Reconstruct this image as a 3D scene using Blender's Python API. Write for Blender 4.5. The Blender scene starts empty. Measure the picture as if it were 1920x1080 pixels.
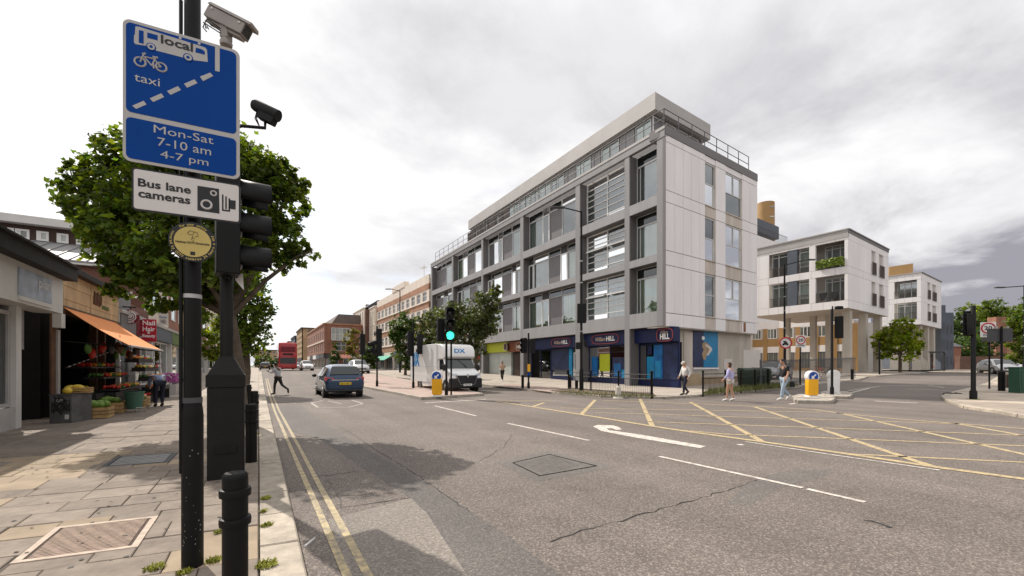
import bpy, bmesh, math, random
import numpy as np
from mathutils import Vector, Matrix
sc = bpy.context.scene
COL = sc.collection
RAD = math.radians
random.seed(7)
V = Vector
# ------------------------------------------------------------------ camera
H, FP, HX, HY, YAW = 1.6, 800.0, 960.0, 685.0, RAD(30.7)
FW = V((math.sin(YAW), math.cos(YAW), 0)); RT = V((math.cos(YAW), -math.sin(YAW), 0))
cam = bpy.data.objects.new('camera', bpy.data.cameras.new('camera')); COL.objects.link(cam)
cam.location = (0, 0, H); cam.rotation_euler = (RAD(90), 0, -YAW)
cam.data.sensor_width = 36; cam.data.lens = FP / 1920 * 36; cam.data.shift_y = (HY - 540) / 1920
cam.data.clip_start = 0.05; cam.data.clip_end = 6000
sc.camera = cam
# ------------------------------------------------------------------ light
SUNV = V((-0.30, 0.92, 1.0)).normalized()
sun = bpy.data.objects.new('sun', bpy.data.lights.new('sun', 'SUN')); COL.objects.link(sun)
sun.rotation_euler = SUNV.to_track_quat('Z', 'Y').to_euler()
sun.data.energy = 4.8; sun.data.angle = RAD(0.6); sun.data.color = (1.0, 0.93, 0.84)
sc.view_settings.view_transform = 'Standard'; sc.view_settings.look = 'None'
sc.view_settings.exposure = 0.0; sc.view_settings.gamma = 1.0; sc.view_settings.use_curve_mapping = False
w = bpy.data.worlds.new('World'); sc.world = w; w.use_nodes = True
nt = w.node_tree; nt.nodes.clear(); N = nt.nodes.new; L = nt.links.new
def mth(op, a, b=None, clamp=False):
    n = N('ShaderNodeMath'); n.operation = op; n.use_clamp = clamp
    for i, x in enumerate((a, b)):
        if x is None: continue
        if isinstance(x, (int, float)): n.inputs[i].default_value = x
        else: L(x, n.inputs[i])
    return n.outputs[0]
sky = N('ShaderNodeTexSky'); sky.sky_type = 'NISHITA'; sky.sun_disc = False
sky.sun_elevation = RAD(45); sky.sun_rotation = RAD(-25); sky.air_density = 1.0; sky.dust_density = 1.5
tc = N('ShaderNodeTexCoord'); sep = N('ShaderNodeSeparateXYZ'); L(tc.outputs['Generated'], sep.inputs[0])
zz = mth('ADD', mth('MAXIMUM', sep.outputs[2], 0.0), 0.16)
cx = mth('DIVIDE', sep.outputs[0], zz); cy = mth('DIVIDE', sep.outputs[1], zz)
cmb = N('ShaderNodeCombineXYZ'); L(cx, cmb.inputs[0]); L(cy, cmb.inputs[1])
def wnoise(scale, detail, rough, off):
    mp = N('ShaderNodeMapping'); mp.inputs['Location'].default_value = off; L(cmb.outputs[0], mp.inputs[0])
    n = N('ShaderNodeTexNoise'); n.inputs['Scale'].default_value = scale; n.inputs['Detail'].default_value = detail
    n.inputs['Roughness'].default_value = rough; n.inputs['Distortion'].default_value = 0.35; L(mp.outputs[0], n.inputs['Vector']); return n.outputs['Fac']
def ramp(x, a, b, c0=0.0, c1=1.0):
    n = N('ShaderNodeMapRange'); n.interpolation_type = 'SMOOTHSTEP'
    n.inputs[1].default_value = a; n.inputs[2].default_value = b; n.inputs[3].default_value = c0; n.inputs[4].default_value = c1
    L(x, n.inputs[0]); return n.outputs[0]
cover = ramp(wnoise(0.75, 8, 0.58, (3.1, 1.2, 0)), 0.33, 0.50)
# the cloud deck is thicker and greyer towards the east (right of the street), thin and bright towards the sun
east = ramp(mth('ADD', mth('MULTIPLY', sep.outputs[0], 0.93), mth('MULTIPLY', sep.outputs[1], -0.36)), 0.10, 0.85)
low = ramp(sep.outputs[2], 0.02, 0.62, 1.0, 0.0)
thick = mth('MULTIPLY', ramp(wnoise(0.55, 7, 0.55, (7.7, 4.3, 0)), 0.45, 0.64), 0.44)
band = ramp(wnoise(0.9, 7, 0.6, (2.2, 8.8, 0)), 0.32, 0.62, 0.35, 1.15)
fine = ramp(wnoise(1.5, 8, 0.6, (0.4, 9.3, 0)), 0.35, 0.7, 0.0, 0.25)
dark = mth('ADD', mth('ADD', thick, fine), mth('MULTIPLY', mth('MULTIPLY', east, low), mth('MULTIPLY', band, 1.0)), clamp=True)
ccol = N('ShaderNodeMixRGB'); ccol.inputs[1].default_value = (12.3, 12.15, 12.1, 1); ccol.inputs[2].default_value = (3.7, 3.65, 4.15, 1); L(dark, ccol.inputs[0])
skb = N('ShaderNodeMixRGB'); skb.blend_type = 'ADD'; skb.inputs[0].default_value = 1; L(sky.outputs[0], skb.inputs[1]); skb.inputs[2].default_value = (4.6, 4.8, 5.2, 1)
mixc = N('ShaderNodeMixRGB'); L(mth('MAXIMUM', mth('MAXIMUM', cover, ramp(sep.outputs[2], 0.22, 0.42)), mth('MULTIPLY', east, 1.6, True)), mixc.inputs[0]); L(skb.outputs[0], mixc.inputs[1]); L(ccol.outputs[0], mixc.inputs[2])
bg = N('ShaderNodeBackground'); bg.inputs[1].default_value = 0.1; L(mixc.outputs[0], bg.inputs[0])
wo = N('ShaderNodeOutputWorld'); L(bg.outputs[0], wo.inputs[0])

# ------------------------------------------------------------------ projection helpers (photo pixel -> place in the world)
def gz(x, y):
    t = min(max((math.hypot(x, y) - 24) / 40, 0), 1); return 0.75 * t * t * (3 - 2 * t)
def GZ(px, Z, up=0.0):
    P = FW * Z + RT * ((px - HX) / FP * Z); P.z = gz(P.x, P.y) + up; return P
def G(px, py, up=0.0):
    a, b = 0.4, 400.0
    for _ in range(50):
        m = (a + b) / 2; P = GZ(px, m, up)
        if H + (HY - py) / FP * m - P.z > 0: a = m
        else: b = m
    return GZ(px, a, up)
def depth(P): return P.x * FW.x + P.y * FW.y
def zat(py, Z): return H + (HY - py) / FP * Z
class Plane:
    """vertical plane through O; u = to the right as seen, n = towards the viewer"""
    def __init__(s, O, u):
        s.O = V((O[0], O[1], 0)); s.u = V((u[0], u[1], 0)).normalized(); s.n = V((s.u.y, -s.u.x, 0))
    def sz(s, px, py):
        d = FW + RT * ((px - HX) / FP); t = s.n.dot(s.O) / s.n.dot(d)
        return (d * t - s.O).dot(s.u), H + (HY - py) / FP * t
    def pt(s, a, z, d=0.0):
        P = s.O + s.u * a + s.n * d; return V((P.x, P.y, z))
    def off(s, d): return Plane(s.O + s.n * d, s.u)

# ------------------------------------------------------------------ objects
def prop(o, label=None, cat=None, group=None, kind=None):
    if label: o['label'] = label
    if cat: o['category'] = cat
    if group: o['group'] = group
    if kind: o['kind'] = kind
    return o
def ent(name, label, cat, loc=(0, 0, 0), rz=0.0, group=None):
    o = bpy.data.objects.new(name, None); COL.objects.link(o); o.location = loc; o.rotation_euler = (0, 0, rz)
    o.empty_display_size = 0.2
    return prop(o, label, cat, group)
def wloc(o):
    p = V((0, 0, 0))
    while o: p = p + o.location; o = o.parent
    return p
def link(name, me, parent=None, loc=(0, 0, 0), kind=None, label=None):
    o = bpy.data.objects.new(name, me); COL.objects.link(o); o.location = loc
    if parent: o.parent = parent
    if kind: o['kind'] = kind
    if label: o['label'] = label
    return o
def copy_tree(o, parent=None):
    c = o.copy(); COL.objects.link(c)
    if parent: c.parent = parent
    for ch in list(o.children): copy_tree(ch, c)
    return c
class MB:
    def __init__(s): s.v = []; s.f = []
    def poly(s, pts):
        i = len(s.v); s.v += [tuple(p) for p in pts]; s.f.append(tuple(range(i, i + len(pts)))); return s
    def hexa(s, b, t):
        i = len(s.v); n = len(b); s.v += [tuple(p) for p in b] + [tuple(p) for p in t]
        s.f.append(tuple(range(i + n - 1, i - 1, -1))); s.f.append(tuple(range(i + n, i + 2 * n)))
        for k in range(n): s.f.append((i + k, i + (k + 1) % n, i + n + (k + 1) % n, i + n + k))
        return s
    def prism(s, pts, vec):
        vec = V(vec); return s.hexa([V(p) for p in pts], [V(p) + vec for p in pts])
    def box(s, p0, p1):
        (a, b, c), (d, e, f) = p0, p1
        return s.hexa([(a, b, c), (d, b, c), (d, e, c), (a, e, c)], [(a, b, f), (d, b, f), (d, e, f), (a, e, f)])
    def obox(s, c, size, rz=0.0, rx=0.0, ry=0.0):
        m = Matrix.Rotation(rz, 3, 'Z') @ Matrix.Rotation(ry, 3, 'Y') @ Matrix.Rotation(rx, 3, 'X'); c = V(c); h = V(size) / 2
        q = [(-1, -1), (1, -1), (1, 1), (-1, 1)]
        return s.hexa([c + m @ V((x * h.x, y * h.y, -h.z)) for x, y in q], [c + m @ V((x * h.x, y * h.y, h.z)) for x, y in q])
    def pbox(s, P, s0, s1, z0, z1, d0, d1):
        return s.hexa([P.pt(s0, z0, d1), P.pt(s1, z0, d1), P.pt(s1, z0, d0), P.pt(s0, z0, d0)],
                      [P.pt(s0, z1, d1), P.pt(s1, z1, d1), P.pt(s1, z1, d0), P.pt(s0, z1, d0)])
    def tube(s, pts, r, n=8, caps=True):
        pts = [V(p) for p in pts]; rs = r if isinstance(r, (list, tuple)) else [r] * len(pts); i0 = len(s.v); a = None
        for k, p in enumerate(pts):
            d = (pts[min(k + 1, len(pts) - 1)] - pts[max(k - 1, 0)])
            d = d.normalized() if d.length > 1e-9 else V((0, 0, 1))
            a = (V((1, 0, 0)) if abs(d.x) < 0.8 else V((0, 1, 0))) if a is None else a
            a = (a - d * a.dot(d)).normalized(); b = d.cross(a)
            for j in range(n):
                t = 2 * math.pi * j / n; s.v.append(tuple(p + (a * math.cos(t) + b * math.sin(t)) * rs[k]))
        for k in range(len(pts) - 1):
            for j in range(n):
                s.f.append((i0 + k * n + j, i0 + k * n + (j + 1) % n, i0 + (k + 1) * n + (j + 1) % n, i0 + (k + 1) * n + j))
        if caps:
            s.f.append(tuple(i0 + j for j in range(n - 1, -1, -1))); e = i0 + (len(pts) - 1) * n; s.f.append(tuple(e + j for j in range(n)))
        return s
    def lathe(s, base, prof, n=16, axis=(0, 0, 1)):
        ax = V(axis); base = V(base); return s.tube([base + ax * z for r, z in prof], [max(r, 1e-4) for r, z in prof], n)
    def ell(s, c, r, nu=10, nv=6, m=None):
        c = V(c); i0 = len(s.v)
        for k in range(nv + 1):
            ph = math.pi * k / nv
            for j in range(nu):
                t = 2 * math.pi * j / nu; p = V((r[0] * math.sin(ph) * math.cos(t), r[1] * math.sin(ph) * math.sin(t), r[2] * math.cos(ph)))
                s.v.append(tuple(c + (m @ p if m else p)))
        for k in range(nv):
            for j in range(nu):
                s.f.append((i0 + k * nu + j, i0 + (k + 1) * nu + j, i0 + (k + 1) * nu + (j + 1) % nu, i0 + k * nu + (j + 1) % nu))
        return s
    def mesh(s, name, mat, off=None, smooth=None):
        me = bpy.data.meshes.new(name)
        vs = s.v if off is None else [(x - off[0], y - off[1], z - off[2]) for x, y, z in s.v]
        me.from_pydata(vs, [], s.f); me.materials.append(mat)
        if len(s.f) < 4000:
            bm = bmesh.new(); bm.from_mesh(me); bmesh.ops.recalc_face_normals(bm, faces=bm.faces); bm.to_mesh(me); bm.free()
        if smooth is not None:
            me.polygons.foreach_set('use_smooth', [True] * len(me.polygons)); me.set_sharp_from_angle(angle=RAD(smooth))
        me.update(); return me
    def build(s, name, mat, parent=None, smooth=None, local=False, bevel=0, kind=None, label=None):
        off = None if (local or parent is None) else wloc(parent)
        o = link(name, s.mesh(name, mat, off, smooth), parent, kind=kind, label=label)
        if bevel:
            b = o.modifiers.new('bevel', 'BEVEL'); b.width = bevel; b.segments = 2; b.limit_method = 'ANGLE'; b.angle_limit = RAD(40)
            o.data.polygons.foreach_set('use_smooth', [True] * len(o.data.polygons)); o.data.set_sharp_from_angle(angle=RAD(35))
        return o
def pbx(P, s0, s1, z0, z1, d0, d1, name, m, parent, **k): return MB().pbox(P, s0, s1, z0, z1, d0, d1).build(name, m, parent, **k)

# ------------------------------------------------------------------ materials
def mat(name, col, rough=0.7, metal=0.0, var=0.12, scale=3.0, bump=0.0, bscale=40.0, rnd=0.0, spec=0.4, coat=0.0, emit=0.0, streak=0.0):
    m = bpy.data.materials.new(name); m.use_nodes = True; t = m.node_tree; b = t.nodes['Principled BSDF']
    b.inputs['Roughness'].default_value = rough; b.inputs['Metallic'].default_value = metal
    b.inputs['Specular IOR Level'].default_value = spec; b.inputs['Coat Weight'].default_value = coat
    c = (*col, 1); cur = None
    tcn = t.nodes.new('ShaderNodeTexCoord')
    if var > 0:
        n = t.nodes.new('ShaderNodeTexNoise'); n.inputs['Scale'].default_value = scale; n.inputs['Detail'].default_value = 6; n.inputs['Roughness'].default_value = 0.62
        if streak:
            mp = t.nodes.new('ShaderNodeMapping'); mp.inputs['Scale'].default_value = (1, 1, streak); t.links.new(tcn.outputs['Object'], mp.inputs[0]); t.links.new(mp.outputs[0], n.inputs['Vector'])
        else: t.links.new(tcn.outputs['Object'], n.inputs['Vector'])
        r = t.nodes.new('ShaderNodeMapRange'); r.inputs[1].default_value = 0.3; r.inputs[2].default_value = 0.7
        r.inputs[3].default_value = 1 - var; r.inputs[4].default_value = 1 + var; t.links.new(n.outputs['Fac'], r.inputs[0]); cur = r.outputs[0]
    if rnd > 0:
        oi = t.nodes.new('ShaderNodeObjectInfo'); r = t.nodes.new('ShaderNodeMapRange'); r.inputs[3].default_value = 1 - rnd; r.inputs[4].default_value = 1 + rnd
        t.links.new(oi.outputs['Random'], r.inputs[0])
        if cur is None: cur = r.outputs[0]
        else:
            q = t.nodes.new('ShaderNodeMath'); q.operation = 'MULTIPLY'; t.links.new(cur, q.inputs[0]); t.links.new(r.outputs[0], q.inputs[1]); cur = q.outputs[0]
    if cur is not None:
        h = t.nodes.new('ShaderNodeVectorMath'); h.operation = 'SCALE'; h.inputs[0].default_value = col; t.links.new(cur, h.inputs['Scale']); t.links.new(h.outputs[0], b.inputs['Base Color'])
    else: b.inputs['Base Color'].default_value = c
    if bump > 0:
        n2 = t.nodes.new('ShaderNodeTexNoise'); n2.inputs['Scale'].default_value = bscale; n2.inputs['Detail'].default_value = 4; t.links.new(tcn.outputs['Object'], n2.inputs['Vector'])
        bp = t.nodes.new('ShaderNodeBump'); bp.inputs['Strength'].default_value = bump; bp.inputs['Distance'].default_value = 0.01; t.links.new(n2.outputs['Fac'], bp.inputs['Height']); t.links.new(bp.outputs[0], b.inputs['Normal'])
    if emit: b.inputs['Emission Color'].default_value = c; b.inputs['Emission Strength'].default_value = emit
    return m
def glassmat(name, tint, refl=0.08):
    m = bpy.data.materials.new(name); m.use_nodes = True; t = m.node_tree; t.nodes.clear(); n = t.nodes.new
    tr = n('ShaderNodeBsdfTransparent'); tr.inputs[0].default_value = (*tint, 1); g = n('ShaderNodeBsdfGlossy'); g.inputs['Roughness'].default_value = 0.03; g.inputs[0].default_value = (0.92, 0.95, 0.96, 1)
    f = n('ShaderNodeFresnel'); f.inputs[0].default_value = 1.5; a = n('ShaderNodeMath'); a.operation = 'ADD'; a.use_clamp = True; a.inputs[1].default_value = refl; t.links.new(f.outputs[0], a.inputs[0])
    nz = n('ShaderNodeTexNoise'); nz.inputs['Scale'].default_value = 0.7; bp = n('ShaderNodeBump'); bp.inputs['Strength'].default_value = 0.06; bp.inputs['Distance'].default_value = 0.05
    tcn = n('ShaderNodeTexCoord'); t.links.new(tcn.outputs['Object'], nz.inputs['Vector']); t.links.new(nz.outputs['Fac'], bp.inputs['Height']); t.links.new(bp.outputs[0], g.inputs['Normal'])
    mx = n('ShaderNodeMixShader'); t.links.new(a.outputs[0], mx.inputs[0]); t.links.new(tr.outputs[0], mx.inputs[1]); t.links.new(g.outputs[0], mx.inputs[2])
    o = n('ShaderNodeOutputMaterial'); t.links.new(mx.outputs[0], o.inputs[0]); return m
def brickmat(name, c1, c2, mortar, scale=1.0, axis='Y', bw=0.225, bh=0.075):
    """brick pattern for walls too far away to tell bricks apart; axis = horizontal direction of the wall"""
    m = bpy.data.materials.new(name); m.use_nodes = True; t = m.node_tree; b = t.nodes['Principled BSDF']; b.inputs['Roughness'].default_value = 0.85; n = t.nodes.new
    tcn = n('ShaderNodeTexCoord'); sp = n('ShaderNodeSeparateXYZ'); cb = n('ShaderNodeCombineXYZ'); t.links.new(tcn.outputs['Object'], sp.inputs[0])
    ad = n('ShaderNodeMath'); ad.operation = 'ADD'; t.links.new(sp.outputs[0], ad.inputs[0]); t.links.new(sp.outputs[1], ad.inputs[1])
    t.links.new(ad.outputs[0], cb.inputs[0]); t.links.new(sp.outputs[2], cb.inputs[1])
    k = n('ShaderNodeTexBrick'); k.inputs['Color1'].default_value = (*c1, 1); k.inputs['Color2'].default_value = (*c2, 1); k.inputs['Mortar'].default_value = (*mortar, 1)
    k.inputs['Scale'].default_value = scale; k.inputs['Brick Width'].default_value = bw; k.inputs['Row Height'].default_value = bh; k.inputs['Mortar Size'].default_value = 0.008
    t.links.new(cb.outputs[0], k.inputs['Vector'])
    nz = n('ShaderNodeTexNoise'); nz.inputs['Scale'].default_value = 0.8; nz.inputs['Detail'].default_value = 6; t.links.new(tcn.outputs['Object'], nz.inputs['Vector'])
    r = n('ShaderNodeMapRange'); r.inputs[1].default_value = 0.3; r.inputs[2].default_value = 0.7; r.inputs[3].default_value = 0.72; r.inputs[4].default_value = 1.2; t.links.new(nz.outputs['Fac'], r.inputs[0])
    h = n('ShaderNodeVectorMath'); h.operation = 'SCALE'; t.links.new(k.outputs['Color'], h.inputs[0]); t.links.new(r.outputs[0], h.inputs['Scale']); t.links.new(h.outputs[0], b.inputs['Base Color']); return m
def asphalt(name, base, light, speck=0.5):
    m = bpy.data.materials.new(name); m.use_nodes = True; t = m.node_tree; b = t.nodes['Principled BSDF']; b.inputs['Roughness'].default_value = 0.82; b.inputs['Specular IOR Level'].default_value = 0.3; n = t.nodes.new
    g = n('ShaderNodeNewGeometry')
    def noise(s, d=5, r=0.6):
        x = n('ShaderNodeTexNoise'); x.inputs['Scale'].default_value = s; x.inputs['Detail'].default_value = d; x.inputs['Roughness'].default_value = r; t.links.new(g.outputs['Position'], x.inputs['Vector']); return x.outputs['Fac']
    def rng(x, a, c, o0, o1):
        r = n('ShaderNodeMapRange'); r.inputs[1].default_value = a; r.inputs[2].default_value = c; r.inputs[3].default_value = o0; r.inputs[4].default_value = o1; t.links.new(x, r.inputs[0]); return r.outputs[0]
    def mul(x, y):
        q = n('ShaderNodeMath'); q.operation = 'MULTIPLY'; t.links.new(x, q.inputs[0]); t.links.new(y, q.inputs[1]); return q.outputs[0]
    vo = n('ShaderNodeTexVoronoi'); vo.inputs['Scale'].default_value = 75; t.links.new(g.outputs['Position'], vo.inputs['Vector'])
    sp = n('ShaderNodeSeparateColor'); t.links.new(vo.outputs['Color'], sp.inputs[0])
    st = rng(sp.outputs[0], 0.55, 1.0, 0.0, speck)
    c = n('ShaderNodeMixRGB'); c.inputs[1].default_value = (*base, 1); c.inputs[2].default_value = (*light, 1); t.links.new(st, c.inputs[0])
    wv = n('ShaderNodeTexNoise'); wv.inputs['Scale'].default_value = 1.0; wv.inputs['Detail'].default_value = 4
    mp = n('ShaderNodeMapping'); mp.inputs['Scale'].default_value = (1.1, 0.09, 1); t.links.new(g.outputs['Position'], mp.inputs[0]); t.links.new(mp.outputs[0], wv.inputs['Vector'])
    tone = mul(mul(rng(noise(0.35), 0.3, 0.7, 0.86, 1.14), rng(noise(30, 3), 0.3, 0.7, 0.78, 1.22)), rng(wv.outputs['Fac'], 0.3, 0.7, 0.86, 1.13))
    tone = mul(mul(tone, rng(noise(1.3, 8, 0.7), 0.56, 0.72, 1.0, 0.76)), rng(noise(0.9, 8, 0.7), 0.28, 0.42, 1.16, 1.0))
    h = n('ShaderNodeVectorMath'); h.operation = 'SCALE'; t.links.new(c.outputs[0], h.inputs[0]); t.links.new(tone, h.inputs['Scale']); t.links.new(h.outputs[0], b.inputs['Base Color'])
    bp = n('ShaderNodeBump'); bp.inputs['Strength'].default_value = 0.5; bp.inputs['Distance'].default_value = 0.006; t.links.new(vo.outputs['Distance'], bp.inputs['Height']); t.links.new(bp.outputs[0], b.inputs['Normal']); return m
def worn(name, col, under, wear=0.5):
    """road paint worn through to the asphalt"""
    m = bpy.data.materials.new(name); m.use_nodes = True; t = m.node_tree; b = t.nodes['Principled BSDF']; b.inputs['Roughness'].default_value = 0.75; n = t.nodes.new; g = n('ShaderNodeNewGeometry')
    x = n('ShaderNodeTexNoise'); x.inputs['Scale'].default_value = 9; x.inputs['Detail'].default_value = 9; x.inputs['Roughness'].default_value = 0.75; t.links.new(g.outputs['Position'], x.inputs['Vector'])
    r = n('ShaderNodeMapRange'); r.inputs[1].default_value = wear - 0.12; r.inputs[2].default_value = wear + 0.12; t.links.new(x.outputs['Fac'], r.inputs[0])
    c = n('ShaderNodeMixRGB'); c.inputs[1].default_value = (*under, 1); c.inputs[2].default_value = (*col, 1); t.links.new(r.outputs[0], c.inputs[0]); t.links.new(c.outputs[0], b.inputs['Base Color']); return m
def leafmat(name, col, trans=0.45):
    m = bpy.data.materials.new(name); m.use_nodes = True; t = m.node_tree; t.nodes.clear(); n = t.nodes.new
    at = n('ShaderNodeAttribute'); at.attribute_name = 'tint'; mu = n('ShaderNodeVectorMath'); mu.operation = 'MULTIPLY'; mu.inputs[1].default_value = col; t.links.new(at.outputs['Color'], mu.inputs[0])
    d = n('ShaderNodeBsdfPrincipled'); d.inputs['Roughness'].default_value = 0.5; d.inputs['Specular IOR Level'].default_value = 0.35; t.links.new(mu.outputs[0], d.inputs['Base Color'])
    tr = n('ShaderNodeBsdfTranslucent'); m2 = n('ShaderNodeVectorMath'); m2.operation = 'MULTIPLY'; m2.inputs[1].default_value = (1.5, 1.45, 0.6); t.links.new(mu.outputs[0], m2.inputs[0]); t.links.new(m2.outputs[0], tr.inputs[0])
    mx = n('ShaderNodeMixShader'); mx.inputs[0].default_value = trans; t.links.new(d.outputs[0], mx.inputs[1]); t.links.new(tr.outputs[0], mx.inputs[2])
    o = n('ShaderNodeOutputMaterial'); t.links.new(mx.outputs[0], o.inputs[0]); return m
M = {}
M['asphalt'] = asphalt('asphalt', (0.126, 0.106, 0.094), (0.40, 0.34, 0.29))
M['asphalt_mid'] = asphalt('asphalt_mid', (0.118, 0.106, 0.098), (0.3, 0.27, 0.24), 0.5)
M['road_iron'] = mat('road_iron', (0.12, 0.108, 0.098), 0.65, var=0.3, scale=8)
M['asphalt_old'] = asphalt('asphalt_old', (0.185, 0.162, 0.142), (0.36, 0.32, 0.28), 0.6)
M['asphalt_dark'] = asphalt('asphalt_dark', (0.105, 0.095, 0.088), (0.27, 0.24, 0.22), 0.45)
M['tar'] = mat('tar', (0.025, 0.024, 0.024), 0.6, bump=0.3)
M['slab'] = mat('slab', (0.215, 0.175, 0.142), 0.85, var=0.26, scale=5, bump=0.5, bscale=90, rnd=0.13)
M['slab_buff'] = mat('slab_buff', (0.31, 0.24, 0.165), 0.85, var=0.22, scale=2.5, bump=0.35, bscale=90, rnd=0.12)
M['joint'] = mat('joint', (0.10, 0.083, 0.067), 0.95, var=0.4, scale=8, bump=0.5)
M['pave_far'] = mat('pave_far', (0.36, 0.31, 0.26), 0.85, var=0.2, scale=0.8, bump=0.3, bscale=20)
M['pave_pink'] = mat('pave_pink', (0.36, 0.27, 0.23), 0.85, var=0.18, scale=1.2, bump=0.3, bscale=20)
M['pave_buff'] = brickmat('pave_buff', (0.46, 0.38, 0.3), (0.4, 0.335, 0.27), (0.3, 0.25, 0.2), 1.0, bw=0.2, bh=0.1)
M['granite'] = mat('granite', (0.36, 0.31, 0.25), 0.8, var=0.28, scale=7, bump=0.4, bscale=120, rnd=0.16)
M['kerb'] = mat('kerb', (0.36, 0.32, 0.27), 0.85, var=0.25, scale=6, bump=0.4, bscale=60, rnd=0.15)
M['soil'] = mat('soil', (0.16, 0.12, 0.085), 0.95, var=0.4, scale=5, bump=0.6)
M['white_paint'] = worn('white_paint', (0.66, 0.6, 0.54), (0.24, 0.20, 0.17), 0.46)
M['yellow_paint'] = worn('yellow_paint', (0.52, 0.40, 0.21), (0.2, 0.16, 0.125), 0.46)
M['yellow_worn'] = worn('yellow_worn', (0.5, 0.4, 0.22), (0.2, 0.17, 0.135), 0.5)
M['black_metal'] = mat('black_metal', (0.005, 0.0047, 0.0045), 0.5, spec=.22, var=0.3, scale=6, bump=0.12, bscale=60)
M['black_plastic'] = mat('black_plastic', (0.008, 0.008, 0.008), 0.55, spec=.22, var=0.15)
M['dark_grey'] = mat('dark_grey', (0.06, 0.06, 0.065), 0.6, var=0.15)
M['cabinet'] = mat('cabinet', (0.011, 0.0098, 0.009), 0.55, spec=.22, var=0.25, scale=4, bump=0.15, bscale=50)
M['steel'] = mat('steel', (0.42, 0.41, 0.4), 0.45, metal=0.7, var=0.2)
M['grey_sign'] = mat('grey_sign', (0.46, 0.44, 0.42), 0.5, var=0.08)
M['sign_blue'] = mat('sign_blue', (0.001, 0.05, 0.26), 0.6, spec=.12, var=0.06, scale=2)
M['sign_white'] = mat('sign_white', (0.66, 0.62, 0.59), 0.45, var=0.05)
M['sign_black'] = mat('sign_black', (0.012, 0.012, 0.014), 0.45, var=0)
M['sign_red'] = mat('sign_red', (0.5, 0.02, 0.025), 0.45, var=0.06)
M['gold'] = mat('gold', (0.55, 0.42, 0.13), 0.5, var=0.08)
M['cam_grey'] = mat('cam_grey', (0.3, 0.27, 0.25), 0.5, var=0.12)
M['white'] = mat('white', (0.8, 0.79, 0.77), 0.5, var=0.04)
M['yellow'] = mat('yellow', (0.8, 0.4, 0.01), 0.4, var=0.06)
M['rubber'] = mat('rubber', (0.015, 0.015, 0.015), 0.8, var=0.2)
M['chrome'] = mat('chrome', (0.6, 0.6, 0.6), 0.2, metal=1, var=0)
M['lens_red'] = mat('lens_red', (0.45, 0.01, 0.012), 0.15, var=0, coat=0.5)
M['lens_dark'] = mat('lens_dark', (0.02, 0.02, 0.02), 0.1, var=0)
M['lens_clear'] = mat('lens_clear', (0.55, 0.57, 0.6), 0.12, metal=0.4, var=0)
M['lens_green'] = mat('lens_green', (0.05, 0.9, 0.5), 0.3, var=0, emit=2.2)
M['car_glass'] = mat('car_glass', (0.015, 0.02, 0.022), 0.04, var=0, spec=0.8)
M['glass'] = glassmat('glass', (0.80, 0.88, 0.85), 0.24)
M['glass_dark'] = glassmat('glass_dark', (0.5, 0.55, 0.55), 0.06)
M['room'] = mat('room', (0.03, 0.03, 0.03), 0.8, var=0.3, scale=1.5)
def exec_all(): pass
# ------------------------------------------------------------------ the ground
def polar(name, radii, m, lift, nseg=144):
    vs, fs = [(0, 0, lift)], []
    for r in radii:
        for j in range(nseg):
            t = 2 * math.pi * j / nseg; x, y = r * math.cos(t), r * math.sin(t); vs.append((x, y, gz(x, y) + lift))
    for j in range(nseg): fs.append((0, 1 + j, 1 + (j + 1) % nseg))
    for k in range(len(radii) - 1):
        for j in range(nseg):
            a = 1 + k * nseg; fs.append((a + j, a + nseg + j, a + nseg + (j + 1) % nseg, a + (j + 1) % nseg))
    me = bpy.data.meshes.new(name); me.from_pydata(vs, [], fs); me.materials.append(m); return link(name, me, kind='structure')
ROAD = polar('road', [8, 16, 24] + [24 + 2 * k for k in range(1, 21)] + [90, 130, 260], M['asphalt'], 0.0)
M['earth'] = mat('earth', (0.12, 0.13, 0.07), 0.95, var=0.4, scale=0.05)
polar('ground', [24, 30, 40, 50, 64, 250, 800, 3500], M['earth'], -0.12)
def sheet(name, pts, m, lift=0.004, parent=ROAD, kind=None):
    return MB().poly([V((p.x, p.y, gz(p.x, p.y) + lift)) for p in pts]).build(name, m, parent, kind=kind)
def ribbon(name, pts, wd, m, lift=0.005, parent=ROAD, jitter=0.0, wd1=None):
    """a painted line along ground points, cut every metre so it follows the ground"""
    P = [];
    for a, b in zip(pts, pts[1:]):
        k = max(1, int((b - a).length / 1.5))
        for j in range(k): P.append(a.lerp(b, j / k))
    P.append(pts[-1]); mb = MB(); pl = []
    for i, p in enumerate(P):
        d = P[min(i + 1, len(P) - 1)] - P[max(i - 1, 0)]; d.z = 0; d.normalize(); nrm = V((-d.y, d.x, 0))
        f = i / (len(P) - 1); hw = (wd if wd1 is None else wd + (wd1 - wd) * f) / 2 * (1 + random.uniform(-jitter, jitter))
        o = random.uniform(-jitter, jitter) * wd * 0.4
        for sgn in (-1, 1):
            q = p + nrm * (sgn * hw + o); pl.append(V((q.x, q.y, gz(q.x, q.y) + lift)))
    mb.v = [tuple(p) for p in pl]; mb.f = [(2 * i, 2 * i + 1, 2 * i + 3, 2 * i + 2) for i in range(len(P) - 1)]
    return mb.build(name, m, parent)
def GP(*px, up=0.0): return [G(x, y, up) for x, y in px]
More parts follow.
